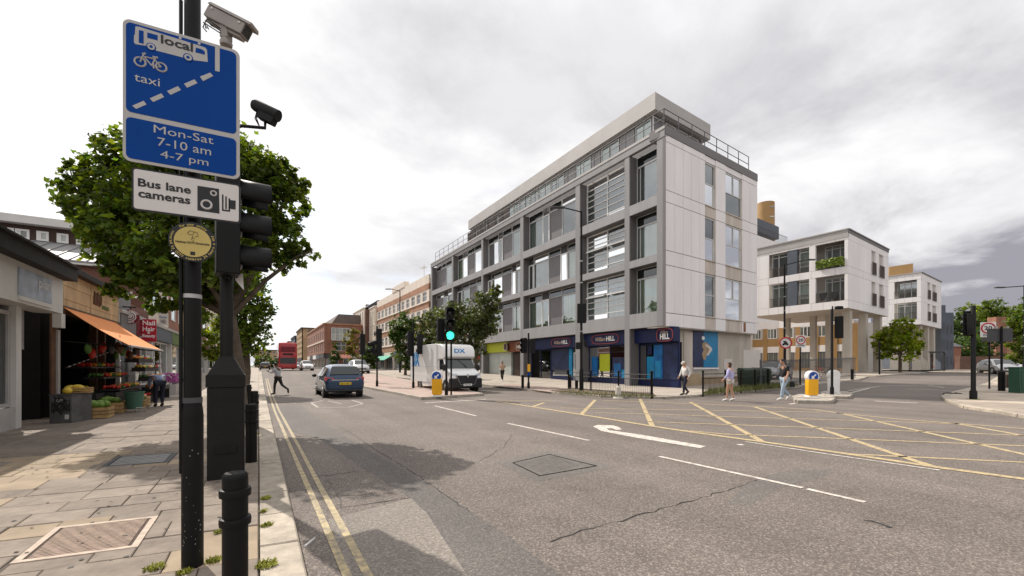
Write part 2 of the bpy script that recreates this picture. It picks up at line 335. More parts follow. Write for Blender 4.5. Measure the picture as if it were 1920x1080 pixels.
def pave(name, pts, m, up=0.1, rim=True):
    """a pavement slab on an outline of world points, following the ground"""
    bm = bmesh.new(); bm.faces.new([bm.verts.new((p.x, p.y, 0)) for p in pts])
    xs = [p.x for p in pts]; ys = [p.y for p in pts]
    for ax, lo, hi in ((V((1, 0, 0)), min(xs), max(xs)), (V((0, 1, 0)), min(ys), max(ys))):
        t = math.floor(lo / 3) * 3 + 3
        while t < hi:
            bmesh.ops.bisect_plane(bm, geom=bm.verts[:] + bm.edges[:] + bm.faces[:], plane_co=ax * t, plane_no=ax); t += 3
    be = [e for e in bm.edges if e.is_boundary]
    r = bmesh.ops.extrude_edge_only(bm, edges=be); lowv = {x for x in r['geom'] if isinstance(x, bmesh.types.BMVert)}
    for v in bm.verts: v.co.z = gz(v.co.x, v.co.y) + (-0.3 if v in lowv else up)
    me = bpy.data.meshes.new(name); bm.to_mesh(me); bm.free(); me.materials.append(m); return link(name, me, kind='structure')
def kerb_line(pts, parent, wd=0.15, up=0.115, L0=0.9, m=None, stop=300):
    k = 0
    for a, b in zip(pts, pts[1:]):
        d = b - a; d.z = 0; n = max(1, round(d.length / L0)); u = d.normalized(); nr = V((-u.y, u.x, 0))
        for j in range(n):
            p = a.lerp(b, j / n) + u * 0.006; q = a.lerp(b, (j + 1) / n) - u * 0.006; h = up + random.uniform(-0.004, 0.004); c = 0.018
            def ring(z, ins):
                return [V((r.x, r.y, gz(r.x, r.y) + z)) for r in (p + nr * (wd / 2 - ins) , p - nr * (wd / 2 - ins), q - nr * (wd / 2 - ins), q + nr * (wd / 2 - ins))]
            mb = MB().hexa(ring(-0.2, 0), ring(h - c, 0)); mb.hexa(ring(h - c, 0.0), ring(h, c)); mb.build('kerb_stone', m or M['kerb'], parent); k += 1
# ---- left pavement: slabs laid in courses across it
PVL = -4.96                                   # shop fronts
pav = MB().box((-9, -3, -0.3), (0.0, 30, 0.085)).build('pavement', M['joint']); prop(pav, kind='structure')
SK = -0.13                                    # the courses run a little out of square to the kerb
me_cache = {}
def slab(x0, x1, y0, y1, m, dz):
    e, c = 0.0045, 0.007; x0 += e; x1 -= e; y0 += e; y1 -= e
    f = lambda x, y, z: V((x, y + SK * x, z))
    mb = MB()
    z = 0.098 + dz; tl = random.uniform(-0.003, 0.003)
    b = [f(x0, y0, 0.08), f(x1, y0, 0.08), f(x1, y1, 0.08), f(x0, y1, 0.08)]
    t = [f(x0, y0, z - c), f(x1, y0, z - c), f(x1, y1, z - c), f(x0, y1, z - c)]
    t2 = [f(x0 + c, y0 + c, z + tl), f(x1 - c, y0 + c, z + tl), f(x1 - c, y1 - c, z - tl), f(x0 + c, y1 - c, z - tl)]
    i = 0; mb.v = [tuple(p) for p in b + t + t2]
    for k in range(4):
        n = (k + 1) % 4; mb.f += [(k, n, 4 + n, 4 + k), (4 + k, 4 + n, 8 + n, 8 + k)]
    mb.f.append((8, 9, 10, 11)); mb.build('paving_slab', m, pav)
rng = random.Random(4); y = 1.5; row = 0; cov = [(-1.62, -0.86, 4.5, 5.35), (-2.0, -1.2, 8.25, 9.1)]
while y < 25.5:
    dp = rng.choice([0.4, 0.42, 0.38, 0.45]) if y < 10 else 0.72; x = 0.0
    x -= rng.uniform(0.25, 0.8)
    edges = [0.0, x]
    while x > PVL - 0.2:
        x -= rng.choice([0.6, 0.52, 0.75, 0.66]) if y < 10 else rng.choice([0.9, 1.2]); edges.append(x)
    for a, b in zip(edges[1:], edges):
        mx, my = (a + b) / 2, y + dp / 2
        hole = any(c0 - 0.02 < b and a < c1 + 0.02 and c2 - 0.02 < y + dp and y < c3 + 0.02 for c0, c1, c2, c3 in cov)
        buff = rng.random() < 0.05 or (7.2 < my < 9.6 and -3.6 < mx < -2.2)
        pieces = [(a, b, y, y + dp)]
        if hole:
            for c0, c1, c2, c3 in cov:
                if c0 < b and a < c1 and c2 < y + dp and y < c3:
                    pieces = []
                    if a < c0 - 0.06: pieces.append((a, c0, y, y + dp))
                    if b > c1 + 0.06: pieces.append((c1, b, y, y + dp))
                    aa, bb = max(a, c0), min(b, c1)
                    if y < c2 - 0.06: pieces.append((aa, bb, y, c2))
                    if y + dp > c3 + 0.06: pieces.append((aa, bb, c3, y + dp))
                    break
        for p in pieces: slab(*p, M['slab_buff'] if buff else M['slab'], rng.uniform(-0.004, 0.004))
    y += dp; row += 1
pv2 = MB()
pav2 = pave('pavement_far', [V((-9, 25.6, 0)), V((0.0, 25.6, 0)), V((0.0, 150, 0)), V((-9, 150, 0))], M['pave_far'], 0.098)
y = 0.6
while y < 60:
    ln = rng.uniform(0.8, 0.95); z = 0.1 + rng.uniform(-0.004, 0.006); x0, x1 = 0.008, 0.30; a, b = y + 0.006, y + ln - 0.006; c = 0.014
    if y > 24: ln = 2.0; b = y + ln - 0.01
    f = lambda x, yy, zz: V((x, yy - 0.1 * x, zz + gz(x, yy)))
    q = lambda i, zz: [f(x0 + i * 0.3, a + i, zz), f(x1 - i, a + i, zz), f(x1 - i, b - i, zz), f(x0 + i * 0.3, b - i, zz)]
    MB().hexa(q(0, -0.25), q(0, z - c)).hexa(q(0, z - c), q(c, z)).build('kerb_stone', M['granite'], pav); y += ln
# covers in the pavement
def cover(label, x0, x1, y0, y1, mm, z=0.099, frame=0.05, wavy=True):
    t = ent('inspection_cover', label, 'manhole cover', ((x0 + x1) / 2, (y0 + y1) / 2 + SK * (x0 + x1) / 2, z))
    f = lambda x, yy, zz: V((x, yy + SK * x, zz)); mb = MB()
    for a, b, c, d in ((x0, x1, y0, y0 + frame), (x0, x1, y1 - frame, y1), (x0, x0 + frame, y0 + frame, y1 - frame), (x1 - frame, x1, y0 + frame, y1 - frame)):
        mb.hexa([f(a, c, z - .03), f(b, c, z - .03), f(b, d, z - .03), f(a, d, z - .03)], [f(a, c, z + .003), f(b, c, z + .003), f(b, d, z + .003), f(a, d, z + .003)])
    mb.build('frame', mm[0], t); x0 += frame + .006; x1 -= frame + .006; y0 += frame + .006; y1 -= frame + .006
    MB().hexa([f(x0, y0, z - .03), f(x1, y0, z - .03), f(x1, y1, z - .03), f(x0, y1, z - .03)], [f(x0, y0, z - .006), f(x1, y0, z - .006), f(x1, y1, z - .006), f(x0, y1, z - .006)]).build('plate', mm[1], t)
    mb = MB(); n = 22; k = 16
    for j in range(n):
        yy = y0 + (y1 - y0) * (j + .5) / n; hw = (y1 - y0) / n * .26; pl = []
        for i in range(k + 1):
            xx = x0 + .02 + (x1 - x0 - .04) * i / k; o = math.sin(i * 1.9 + j) * hw * .9; pl.append((xx, yy + o))
        for (xa, ya), (xb, yb) in zip(pl, pl[1:]):
            mb.poly([f(xa, ya - hw, z + .002), f(xb, yb - hw, z + .002), f(xb, yb + hw, z + .002), f(xa, ya + hw, z + .002)])
    mb.build('tread', mm[2], t, kind='stuff')
M['rust'] = mat('rust', (0.14, 0.085, 0.06), 0.8, var=0.3, scale=12, bump=0.3); M['rust_dark'] = mat('rust_dark', (0.07, 0.045, 0.035), 0.9, var=0.3); M['rust_pale'] = mat('rust_pale', (0.33, 0.235, 0.175), 0.75, var=0.25, scale=15)
M['frame_pale'] = mat('frame_pale', (0.45, 0.36, 0.29), 0.8, var=0.25, scale=9)
cover('rusty square inspection cover with a wavy tread set in the paving slabs', -1.62, -0.86, 4.5, 5.35, (M['frame_pale'], M['rust_dark'], M['rust_pale']))
cover('dark inspection cover in the tree shade beyond the sign post', -2.0, -1.2, 8.25, 9.1, (M['dark_grey'], M['dark_grey'], M['steel']))
# trodden gum and dirt spots on the slabs
mb = MB()
for k in range(330):
    x, yy = random.uniform(-4.6, -.1), random.uniform(2.2, 16); r = random.uniform(.008, .022)
    mb.poly([V((x + r * math.cos(a) * random.uniform(.7, 1.2), yy + r * math.sin(a), .1045)) for a in [j * 1.05 for j in range(6)]])
M['gum'] = mat('gum', (.09, .08, .07), .9, var=.5, scale=3); mb.build('gum_spots', M['gum'], pav, kind='stuff')
# weeds in the joints
def tuft(name, label, c, r, n, group):
    mb = MB()
    for i in range(n):
        a = random.uniform(0, 6.28); q = c + V((math.cos(a), math.sin(a), 0)) * r * random.random() ** .5
        h = random.uniform(.01, .035); d = V((random.uniform(-1, 1), random.uniform(-1, 1), 0)) * .03; wv = V((-d.y, d.x, 0)).normalized() * .006
        mb.poly([q - wv, q + wv, q + d * .6 + wv * .8 + V((0, 0, h * .8)), q + d + V((0, 0, h))])
    me = mb.mesh(name, M['weed']); o = link(name, me); prop(o, label, 'weed', group, 'stuff')
M['weed'] = mat('weed', (0.25, 0.26, 0.03), 0.7, var=0.45, scale=20)
for px, py, r, n in ((498, 935, .05, 120), (500, 986, .05, 110), (500, 1060, .07, 160), (400, 1052, .05, 110), (290, 1066, .06, 130), (345, 1074, .05, 80), (478, 815, .08, 120), (493, 960, .03, 50), (412, 998, .04, 60)):
    tuft('weed_tuft', 'yellow green weeds growing in the pavement joints', G(px, py, .1), r, n, 'weeds in the pavement joints')
# ---- left side road paint
M['white_faint'] = worn('white_faint', (.45, .41, .37), (.24, .2, .17), .52)
XA = lambda x, y: V((x, y, 0))
for x in (0.56, 0.70):
    ribbon('double_yellow_line', [XA(x + .03, 1.0), XA(x, 6), XA(x - .04, 12), XA(x - .08, 17), XA(x - .06, 26), XA(x, 45)], .062, M['yellow_worn'], jitter=.12)
# asphalt patches and cracks
def patch(px, m, lift): sheet('asphalt_patch', GP(*px), m, lift)
patch([(598, 822), (640, 815), (800, 905), (960, 1010), (1060, 1085), (880, 1085), (770, 935)], M['asphalt_dark'], .0012)
patch([(615, 975), (770, 934), (800, 962), (880, 1085), (655, 1085)], M['asphalt_old'], .0024)
patch([(510, 760), (560, 758), (650, 820), (600, 824), (520, 800)], M['asphalt_mid'], .0036)
def crack(px, wd=.02):
    P = GP(*px); out = []
    for a, b in zip(P, P[1:]):
        k = max(2, int((b - a).length / .12)); nr = V((-(b - a).y, (b - a).x, 0)).normalized()
        for j in range(k): out.append(a.lerp(b, j / k) + nr * random.gauss(0, .014))
    ribbon('crack', out + [P[-1]], wd * .55, M['tar'], .0046, jitter=.8)
crack([(588, 893), (622, 891), (650, 886), (668, 884)], .025); crack([(590, 962), (640, 952), (700, 944), (768, 934)], .02); crack([(640, 930), (680, 928), (700, 924)], .025)
crack([(612, 900), (632, 925), (640, 955)], .015); crack([(1030, 1015), (1130, 985), (1240, 955), (1330, 930), (1420, 900)], .02)
crack([(640, 800), (700, 840), (780, 890), (880, 960)], .02); crack([(900, 865), (945, 838), (960, 815)], .012); crack([(1620, 975), (1650, 982), (1672, 990)], .05)
M['tarpatch'] = mat('tarpatch', (0.085, 0.085, 0.09), 0.75, var=0.4, scale=3); sheet('tar_patch', GP((1360, 945), (1400, 905), (1460, 885), (1560, 880), (1545, 893), (1460, 915), (1405, 948)), M['asphalt_mid'], .0012)
# box junction
YL = M['yellow_paint']
def yl(px, wd=.11): ribbon('box_junction_line', GP(*px), wd, YL, .0065 if wd > .15 else .005)
yl([(929, 752), (1087, 777), (1227, 800), (1300, 811), (1432, 829), (1600, 853), (1768, 878), (1960, 904)], .17)
yl([(1130, 751), (1300, 757), (1413, 762), (1526, 768), (1578, 775.5), (1687, 786), (1960, 807)], .14)
for q in ([(1116, 750), (1090, 777)], [(1020, 755), (998, 763)], [(1200, 748), (1223, 799)], [(1294, 754), (1427, 827)], [(1415, 763), (1745, 874)], [(1570, 774), (1960, 861)], [(1785, 793), (1960, 824)]): yl(q, .14)
for q in ([(1050, 765), (1300, 769), (1540, 773)], [(1118, 774), (1225, 776.5), (1348, 781), (1584, 788), (1800, 795)], [(1216, 791), (1300, 794), (1584, 804), (1960, 818)], [(1280, 807), (1355, 814), (1590, 823), (1960, 838)], [(1600, 852), (1960, 869)], [(940, 751), (1040, 752)]): yl(q, .10)
WP = M['white_paint']
def wl(name, px, wd): ribbon(name, GP(*px), wd, WP, .005)
wl('lane_line', [(952, 794), (1104, 826)], .09); wl('lane_line', [(815, 761), (893, 780)], .09); wl('lane_line', [(1236, 856), (1505, 915)], .085); wl('lane_line', [(1513, 917), (1622, 942)], .085)
wl('edge_line', [(1397, 828), (1560, 853), (1762, 882)], .06); wl('stop_line', [(797, 755.5), (911, 749)], .18); wl('stop_line', [(1480, 758), (1580, 740), (1630, 728)], .12); wl('stop_line', [(1700, 729), (1800, 733)], .1)
wl('lane_line', [(1385, 833), (1392, 835)], .12)
wl('side_marking', [(1640, 752), (1720, 756)], .2); wl('side_marking', [(1590, 733), (1650, 724), (1740, 722), (1770, 727)], .1)
sheet('turn_arrow', GP((1112, 800), (1120, 797), (1150, 798), (1160, 801), (1166, 805.5), (1155, 806.5), (1148, 803.5), (1137, 803.5), (1142, 807), (1200, 815), (1324, 837), (1312, 840.5), (1190, 820.5), (1128, 808.5)), WP, .005)
for a, b in (((584, 756), (596, 764)), ((596, 764), (653, 764)), ((653, 764), (680, 757)), ((680, 757), (659, 750)), ((615, 752), (640, 757)), ((584, 756), (605, 751))): ribbon('bay_marking', GP(a, b), .1, M['white_faint'], .005)
# square cover in the road
rc = ent('road_cover', 'square dark manhole cover with a studded plate in the carriageway', 'manhole cover', G(1040, 872))
cc = GP((960, 868), (1030, 852), (1120, 874), (1012, 893))
def rim(f, z): c = sum(cc, V()) / 4; return [V((p.x, p.y, z)) for p in (c.lerp(q, f) for q in cc)]
MB().poly(rim(1.42, .0016)).build('patched_asphalt', M['asphalt_mid'], rc)
mb = MB(); o, i = rim(1.0, .008), rim(.965, .008)
for k in range(4): mb.hexa([V((p.x, p.y, 0)) for p in (o[k], o[(k + 1) % 4], i[(k + 1) % 4], i[k])], [o[k], o[(k + 1) % 4], i[(k + 1) % 4], i[k]])
mb.build('frame', M['black_metal'], rc); MB().poly(rim(.95, .004)).build('plate', M['road_iron'], rc)
mb = MB(); c = sum(cc, V()) / 4; e1 = (cc[1] - cc[0]) / 2; e2 = (cc[3] - cc[0]) / 2
for i in range(14):
    for j in range(14):
        p = c + e1 * ((i - 6.5) / 7.6) + e2 * ((j - 6.5) / 7.6); p.z = .003; mb.obox(p, (.026, .026, .007), .6)
mb.build('stud', M['road_iron'], rc, kind='stuff')
# ---- pavement and kerbs on the far side of the street, and the traffic islands
KR = GP((683, 697.5), (743, 709), (906, 723), (980, 731), (1031, 737.5), (1129, 745.5), (1244, 748), (1290, 745.5), (1324, 742.5), (1436, 732.5), (1522, 723), (1609, 713.5), (1626, 708))
CB = G(1247, 728, .1)                         # near corner of the grey and white block
far = [V((KR[0].x + 14, KR[0].y, 0))]
pvr = pave('pavement_right', KR + [V((KR[-1].x + 3, KR[-1].y + 6, 0)), V((60, 70, 0)), V((40, 90, 0)), V((KR[0].x + 20, KR[0].y + 20, 0))], M['pave_far'], .1)
kerb_line(KR, pvr)
pn = pave('pavement_north', GP((1644, 706.3), (1720, 701), (1817, 690.5), (1850, 686.8)) + [V((95, 75, 0)), V((60, 62, 0))], M['pave_far'], .1)
kerb_line(GP((1626, 702), (1644, 706.3), (1720, 701), (1817, 690.5)), pn, L0=1.5)
sheet('tactile_paving', GP((925, 724), (985, 729), (1031, 735), (1060, 728), (960, 720), up=.1), M['pave_pink'], .106, pvr)
IS = GP((668, 703), (672, 717), (683, 727), (740, 738.5), (793, 750), (905, 742), (868, 734), (800, 722), (735, 709), (700, 702.5))
isl = pave('traffic_island', IS, M['pave_pink'], .12); kerb_line(IS[1:] , isl, up=.135)
KC = GP((1990, 793), (1920, 783), (1880, 775.5), (1817, 766.5), (1779, 752), (1773, 746.5), (1781, 741), (1817, 732), (1855, 721), (1874, 709), (1892, 700), (1900, 693))
pc = pave('pavement_corner', KC + [V((75, 30, 0)), V((60, 10, 0)), V((40, 0, 0))], M['pave_buff'], .1); kerb_line(KC, pc, wd=.3, up=.11, m=M['granite'])
# small islands carrying the keep left bollards
def pad(px, up=.13):
    c = GP(*px); o = pave('bollard_island', c, M['kerb'], up); kerb_line(c + [c[0]], o, wd=.14, up=up + .01, L0=.5)
pad([(1488, 748), (1494, 756), (1556, 757), (1564, 751), (1552, 744.5), (1500, 744)]); pad([(1540, 740), (1548, 747), (1590, 748.5), (1596, 743), (1585, 738), (1550, 737.5)])
# planted verge strip in front of the railings
vg = pave('verge', GP((1034, 737), (1129, 745), (1230, 747), (1222, 741), (1066, 733), up=.0), M['soil'], .16)
vg2 = pave('verge', GP((1318, 741.5), (1436, 731.5), (1500, 724.5), (1450, 722), (1330, 734)), M['soil'], .14)
def grass(px, n, h, label):
    P = GP(*px, up=.14); mb = MB(); tri = [(P[0], P[i], P[i + 1]) for i in range(1, len(P) - 1)]; ar = [((b - a).cross(c - a)).length for a, b, c in tri]
    for i in range(n):
        a, b, c = random.choices(tri, ar)[0]; r1, r2 = random.random() ** .5, random.random(); q = a * (1 - r1) + b * (r1 * (1 - r2)) + c * (r1 * r2)
        hh = h * random.uniform(.4, 1.2); d = V((random.uniform(-1, 1), random.uniform(-1, 1), 0)) * .08; wv = V((-d.y, d.x, 0)).normalized() * .015
        mb.poly([q - wv, q + wv, q + d + V((0, 0, hh))])
    o = link('grass', mb.mesh('grass', M['grass'])); prop(o, label, 'grass', None, 'stuff')
M['grass'] = mat('grass', (0.12, 0.13, 0.035), 0.7, var=0.5, scale=1.5)
grass([(1318, 741), (1436, 731), (1500, 724), (1450, 723), (1330, 735)], 2600, .3, 'rough grass along the verge below the green bins')
grass([(1040, 737), (1129, 744), (1230, 746), (1222, 741), (1066, 733)], 900, .14, 'dry weeds along the kerb under the long railing')
# ------------------------------------------------------------------ lettering and windows
def text_mesh(s, bold=0.0, ext=0.004, shear=0.0):
    cu = bpy.data.curves.new('t', 'FONT'); cu.body = s; cu.size = 1; cu.offset = bold; cu.extrude = ext; cu.shear = shear; cu.resolution_u = 3
    o = bpy.data.objects.new('t', cu); COL.objects.link(o); bpy.context.view_layer.update(); me = bpy.data.meshes.new_from_object(o); bpy.data.objects.remove(o); bpy.data.curves.remove(cu)
    n = len(me.vertices); a = np.empty(n * 3, 'f'); me.vertices.foreach_get('co', a); return me, a.reshape(-1, 3)
CAPH = text_mesh('H')[1][:, 1].max()
def put(P, s, a0, a1, zb, cap, d, m, parent, name='lettering', bold=0.0, shear=0.0, ext=0.004):
    """text on a plane between a0 and a1 along it, baseline height zb, capital height cap"""
    me, v = text_mesh(s, bold, ext, shear); x0, x1 = v[:, 0].min(), v[:, 0].max(); kx = (a1 - a0) / (x1 - x0); kz = cap / CAPH; off = wloc(parent)
    co = np.array([P.pt(a0 + (x - x0) * kx, zb + y * kz, d + z * 0.5) - off for x, y, z in v], 'f'); me.vertices.foreach_set('co', co.ravel()); me.materials.clear(); me.materials.append(m); me.update(); me.name = name
    return link(name, me, parent)
def putpx(P, s, pl, pr, ptop, d, m, parent, **k):
    """baseline-left pixel pl, right end pixel column pr, y of the cap top above pl"""
    a0, zb = P.sz(*pl); a1, _ = P.sz(pr, pl[1]); _, zt = P.sz(pl[0], ptop); return put(P, s, a0, a1, zb, zt - zb, d, m, parent, **k)
def ppoly(P, px, d0, d1):
    q = [P.sz(*p) for p in px]; return MB().hexa([P.pt(a, z, d0) for a, z in q], [P.pt(a, z, d1) for a, z in q])
def window(parent, P, s0, s1, z0, z1, d, fm, gm, back=None, mul=(), tra=(), fw=.06, fd=.08, name='window', backd=.22, panes=True, only=None):
    """frame with mullions / transoms (fractions), its panes, and what hangs behind them"""
    mb = MB(); W, Hh = s1 - s0, z1 - z0
    mb.pbox(P, s0, s0 + fw, z0, z1, d - fd, d).pbox(P, s1 - fw, s1, z0, z1, d - fd, d).pbox(P, s0 + fw, s1 - fw, z0, z0 + fw, d - fd, d).pbox(P, s0 + fw, s1 - fw, z1 - fw, z1, d - fd, d)
    xs = [s0 + fw] + [s0 + W * q for q in mul] + [s1 - fw]; zs = [z0 + fw] + [z0 + Hh * q for q in tra] + [z1 - fw]; h = fw * .42
    for q in mul: mb.pbox(P, s0 + W * q - h, s0 + W * q + h, z0 + fw, z1 - fw, d - fd * .9, d - .003)
    for q in tra: mb.pbox(P, s0 + fw, s1 - fw, z0 + Hh * q - h, z0 + Hh * q + h, d - fd * .8, d - .006)
    f = mb.build(name, fm, parent)
    if panes:
        for a, b in zip(xs, xs[1:]):
            for c, e in zip(zs, zs[1:]):
                MB().poly([P.pt(a, c, d - fd * .55), P.pt(b, c, d - fd * .55), P.pt(b, e, d - fd * .55), P.pt(a, e, d - fd * .55)]).build('pane', gm, f)
    else: MB().poly([P.pt(s0, z0, d - fd * .55), P.pt(s1, z0, d - fd * .55), P.pt(s1, z1, d - fd * .55), P.pt(s0, z1, d - fd * .55)]).build('pane', gm, f)
    if back: MB().poly([P.pt(s0, z0, d - backd), P.pt(s1, z0, d - backd), P.pt(s1, z1, d - backd), P.pt(s0, z1, d - backd)]).build('blind', back, f)
    return f
M['alu'] = mat('alu', (0.6, 0.6, 0.59), 0.4, var=0.05); M['alu_dark'] = mat('alu_dark', (0.1, 0.1, 0.105), 0.5, var=0.1)
M['grey_frame'] = mat('grey_frame', (0.236, 0.231, 0.234), 0.6, var=0.09, scale=1.5, streak=.25)
M['grey_panel'] = mat('grey_panel', (0.165, 0.155, 0.158), 0.55, var=0.06, scale=1.0)
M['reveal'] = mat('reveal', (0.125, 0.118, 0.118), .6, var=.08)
M['beam_grey'] = mat('beam_grey', (0.292, 0.286, 0.288), .55, var=.09, scale=1.5, streak=.25)
M['grey_light'] = mat('grey_light', (0.42, 0.40, 0.385), 0.6, var=0.08, scale=0.7)
M['clad'] = mat('clad', (0.80, 0.772, 0.768), 0.55, var=0.06, scale=0.9, rnd=0.025, streak=.2)
M['clad_stain'] = mat('clad_stain', (0.54, 0.48, 0.42), 0.7, var=0.22, scale=1.6, rnd=0.05, streak=.15)
M['concrete'] = mat('concrete', (0.45, 0.41, 0.355), 0.8, var=0.16, scale=1.1, bump=.15, streak=.3)
M['soffit'] = mat('soffit', (0.4, 0.36, 0.32), 0.8, var=0.1)
M['curtain_green'] = mat('curtain_green', (0.42, 0.47, 0.33), 0.9, var=0.25, scale=5, streak=.03, rnd=.2)
M['curtain_pale'] = mat('curtain_pale', (0.5, 0.54, 0.5), 0.9, var=0.25, scale=5, streak=.03, rnd=.3)
M['blind_dark'] = mat('blind_dark', (0.17, 0.19, 0.18), 0.9, var=0.5, scale=0.8, rnd=.4)
M['fascia_blue'] = mat('fascia_blue', (0.005, 0.012, 0.062), 0.45, var=0.1)
M['poster_blue'] = mat('poster_blue', (0.008, 0.11, 0.31), 0.4, var=0.4, scale=1.6)
M['poster_navy'] = mat('poster_navy', (0.02, 0.03, 0.08), 0.4, var=0.5, scale=1.4)
M['poster_cyan'] = mat('poster_cyan', (0.01, 0.2, 0.4), 0.4, var=0.25, scale=0.6)
M['lime'] = mat('lime', (0.40, 0.45, 0.015), 0.5, var=0.06); M['brown_sign'] = mat('brown_sign', (0.16, 0.045, 0.015), 0.5, var=0.3)
M['shutter'] = mat('shutter', (0.42, 0.45, 0.42), 0.6, var=0.12, scale=1.5); M['door_brown'] = mat('door_brown', (0.035, 0.016, 0.01), 0.5)
M['script_gold'] = mat('script_gold', (0.5, 0.38, 0.3), 0.5, var=0); M['ring_red'] = mat('ring_red', (0.3, 0.06, 0.06), 0.5, var=0)
# ------------------------------------------------------------------ the grey and white corner block
base = CB.z
PF = Plane(CB, (0, -1)); g = (FW + RT * ((2085 - HX) / FP)).normalized(); PG = Plane(CB, g)
LG = PG.sz(1420, 600)[0]
bld = ent('apartment_block', 'grey framed corner apartment block with white clad end wall and betting shop below', 'building', CB)
e = MB(); A1 = PG.pt(1.1 / g.x, 0, -.22); A2 = PG.pt(LG - .05, 0, -.22); core = [A1, A2, A2 + V((0, 44, 0)), V((CB.x + 1.1, CB.y + 43.8, 0))]
B1 = PG.pt(1.75, 0, -.5); B2 = PG.pt(LG, 0, -.5)
MB().prism([p + V((0, 0, 4.2)) for p in core], (0, 0, 12.7)).build('wall', M['grey_panel'], bld)
MB().prism([V((CB.x + 2.6, B1.y + 1.2, 0)), B1, B2, B2 + V((0, 42, 0)), V((CB.x + 2.6, CB.y + 43, 0))], (0, 0, 4.1)).build('ground_storey', M['concrete'], bld)
pier = [(1231.5, 1247), (1171, 1180), (1079, 1087), (975.5, 981), (902.5, 905.5), (847, 849.5), (808, 810)]
PS = [(PF.sz(a, 500)[0], PF.sz(b, 500)[0]) for a, b in pier]; PS[0] = (PS[0][0], -.01)
ROWS = [(5.15, 8.38), (8.88, 12.07), (12.75, 16.3)]; zc = 4.15; ztop = 16.95
for i, (a, b) in enumerate(PS):
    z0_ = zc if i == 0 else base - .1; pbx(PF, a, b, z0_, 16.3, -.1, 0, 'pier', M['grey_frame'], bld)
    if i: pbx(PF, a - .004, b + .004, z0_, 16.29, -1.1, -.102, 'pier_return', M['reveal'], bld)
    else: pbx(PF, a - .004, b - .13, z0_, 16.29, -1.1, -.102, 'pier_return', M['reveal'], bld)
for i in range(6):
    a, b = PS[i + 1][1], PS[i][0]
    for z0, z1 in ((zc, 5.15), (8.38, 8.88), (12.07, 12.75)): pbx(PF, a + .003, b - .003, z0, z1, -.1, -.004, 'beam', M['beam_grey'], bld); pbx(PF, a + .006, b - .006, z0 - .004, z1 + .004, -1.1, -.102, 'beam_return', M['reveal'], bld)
pbx(PF, PS[-1][0] - .05, -.01, 16.3, 16.78, -.25, .03, 'parapet', M['grey_frame'], bld); pbx(PF, PS[-1][0] - .08, .0, 16.78, ztop, -.3, .06, 'coping', M['grey_light'], bld)
# bays: windows, casements and grey infill panels set back behind the frame
D = -.72
def fill(i, row, pat, backs):
    a, b = PS[i + 1][1], PS[i][0]; z0, z1 = ROWS[row]; W = b - a; s = a; zt = z0 + (z1 - z0) * .80
    pbx(PF, a, b, zt + .0, z1, -1.05, D - .03, 'transom_panel', M['dark_grey'], bld)
    k = 0
    for kind, fr in pat:
        s2 = s + W * fr
        if kind == 'P': pbx(PF, s, s2, z0, zt, -1.05, D - .02, 'infill_panel', M['grey_panel'], bld)
        elif kind == 'W': window(bld, PF, s, s2, z0, zt, D, M['alu'], M['glass'], backs[k % len(backs)], fw=.055); k += 1
        elif kind == 'C':
            f = window(bld, PF, s, s2, z0, zt, D + .07, M['white'], M['glass'], M['blind_dark'], fw=.1); f.name = 'casement'
        if kind in 'WP': window(bld, PF, s + .01, s2 - .01, zt + .03, z1 - .02, D + .02, M['alu'], M['glass_dark'], M['room'], fw=.04, fd=.05, backd=.06, name='transom_light')
        s = s2
cg, cp, bd = M['curtain_green'], M['curtain_pale'], M['blind_dark']
pats = {(2, 2): ([('W', .3), ('C', .13), ('P', .23), ('W', .34)], [cp, bd]), (2, 1): ([('C', .1), ('W', .31), ('P', .23), ('C', .12), ('W', .24)], [bd, cg]), (2, 0): ([('W', .28), ('C', .14), ('P', .24), ('W', .34)], [cg, cg]),
        (3, 2): ([('W', .3), ('C', .12), ('P', .24), ('W', .34)], [cp, cp]), (3, 1): ([('C', .1), ('W', .3), ('P', .26), ('C', .1), ('W', .24)], [cp, bd]), (3, 0): ([('W', .3), ('C', .12), ('P', .24), ('W', .2), ('C', .14)], [cp, cg]),
        (4, 2): ([('W', .2), ('C', .18), ('P', .24), ('W', .38)], [cg, cp]), (4, 1): ([('C', .16), ('W', .28), ('P', .24), ('W', .32)], [cp, cp]), (4, 0): ([('W', .4), ('P', .24), ('W', .36)], [cp, bd]),
        (5, 2): ([('P', .3), ('P', .2), ('W', .5)], [cp]), (5, 1): ([('P', .4), ('C', .2), ('W', .4)], [cp]), (5, 0): ([('P', .4), ('W', .6)], [bd])}
for (i, r), (p, bk) in pats.items(): fill(i, r, p, bk)
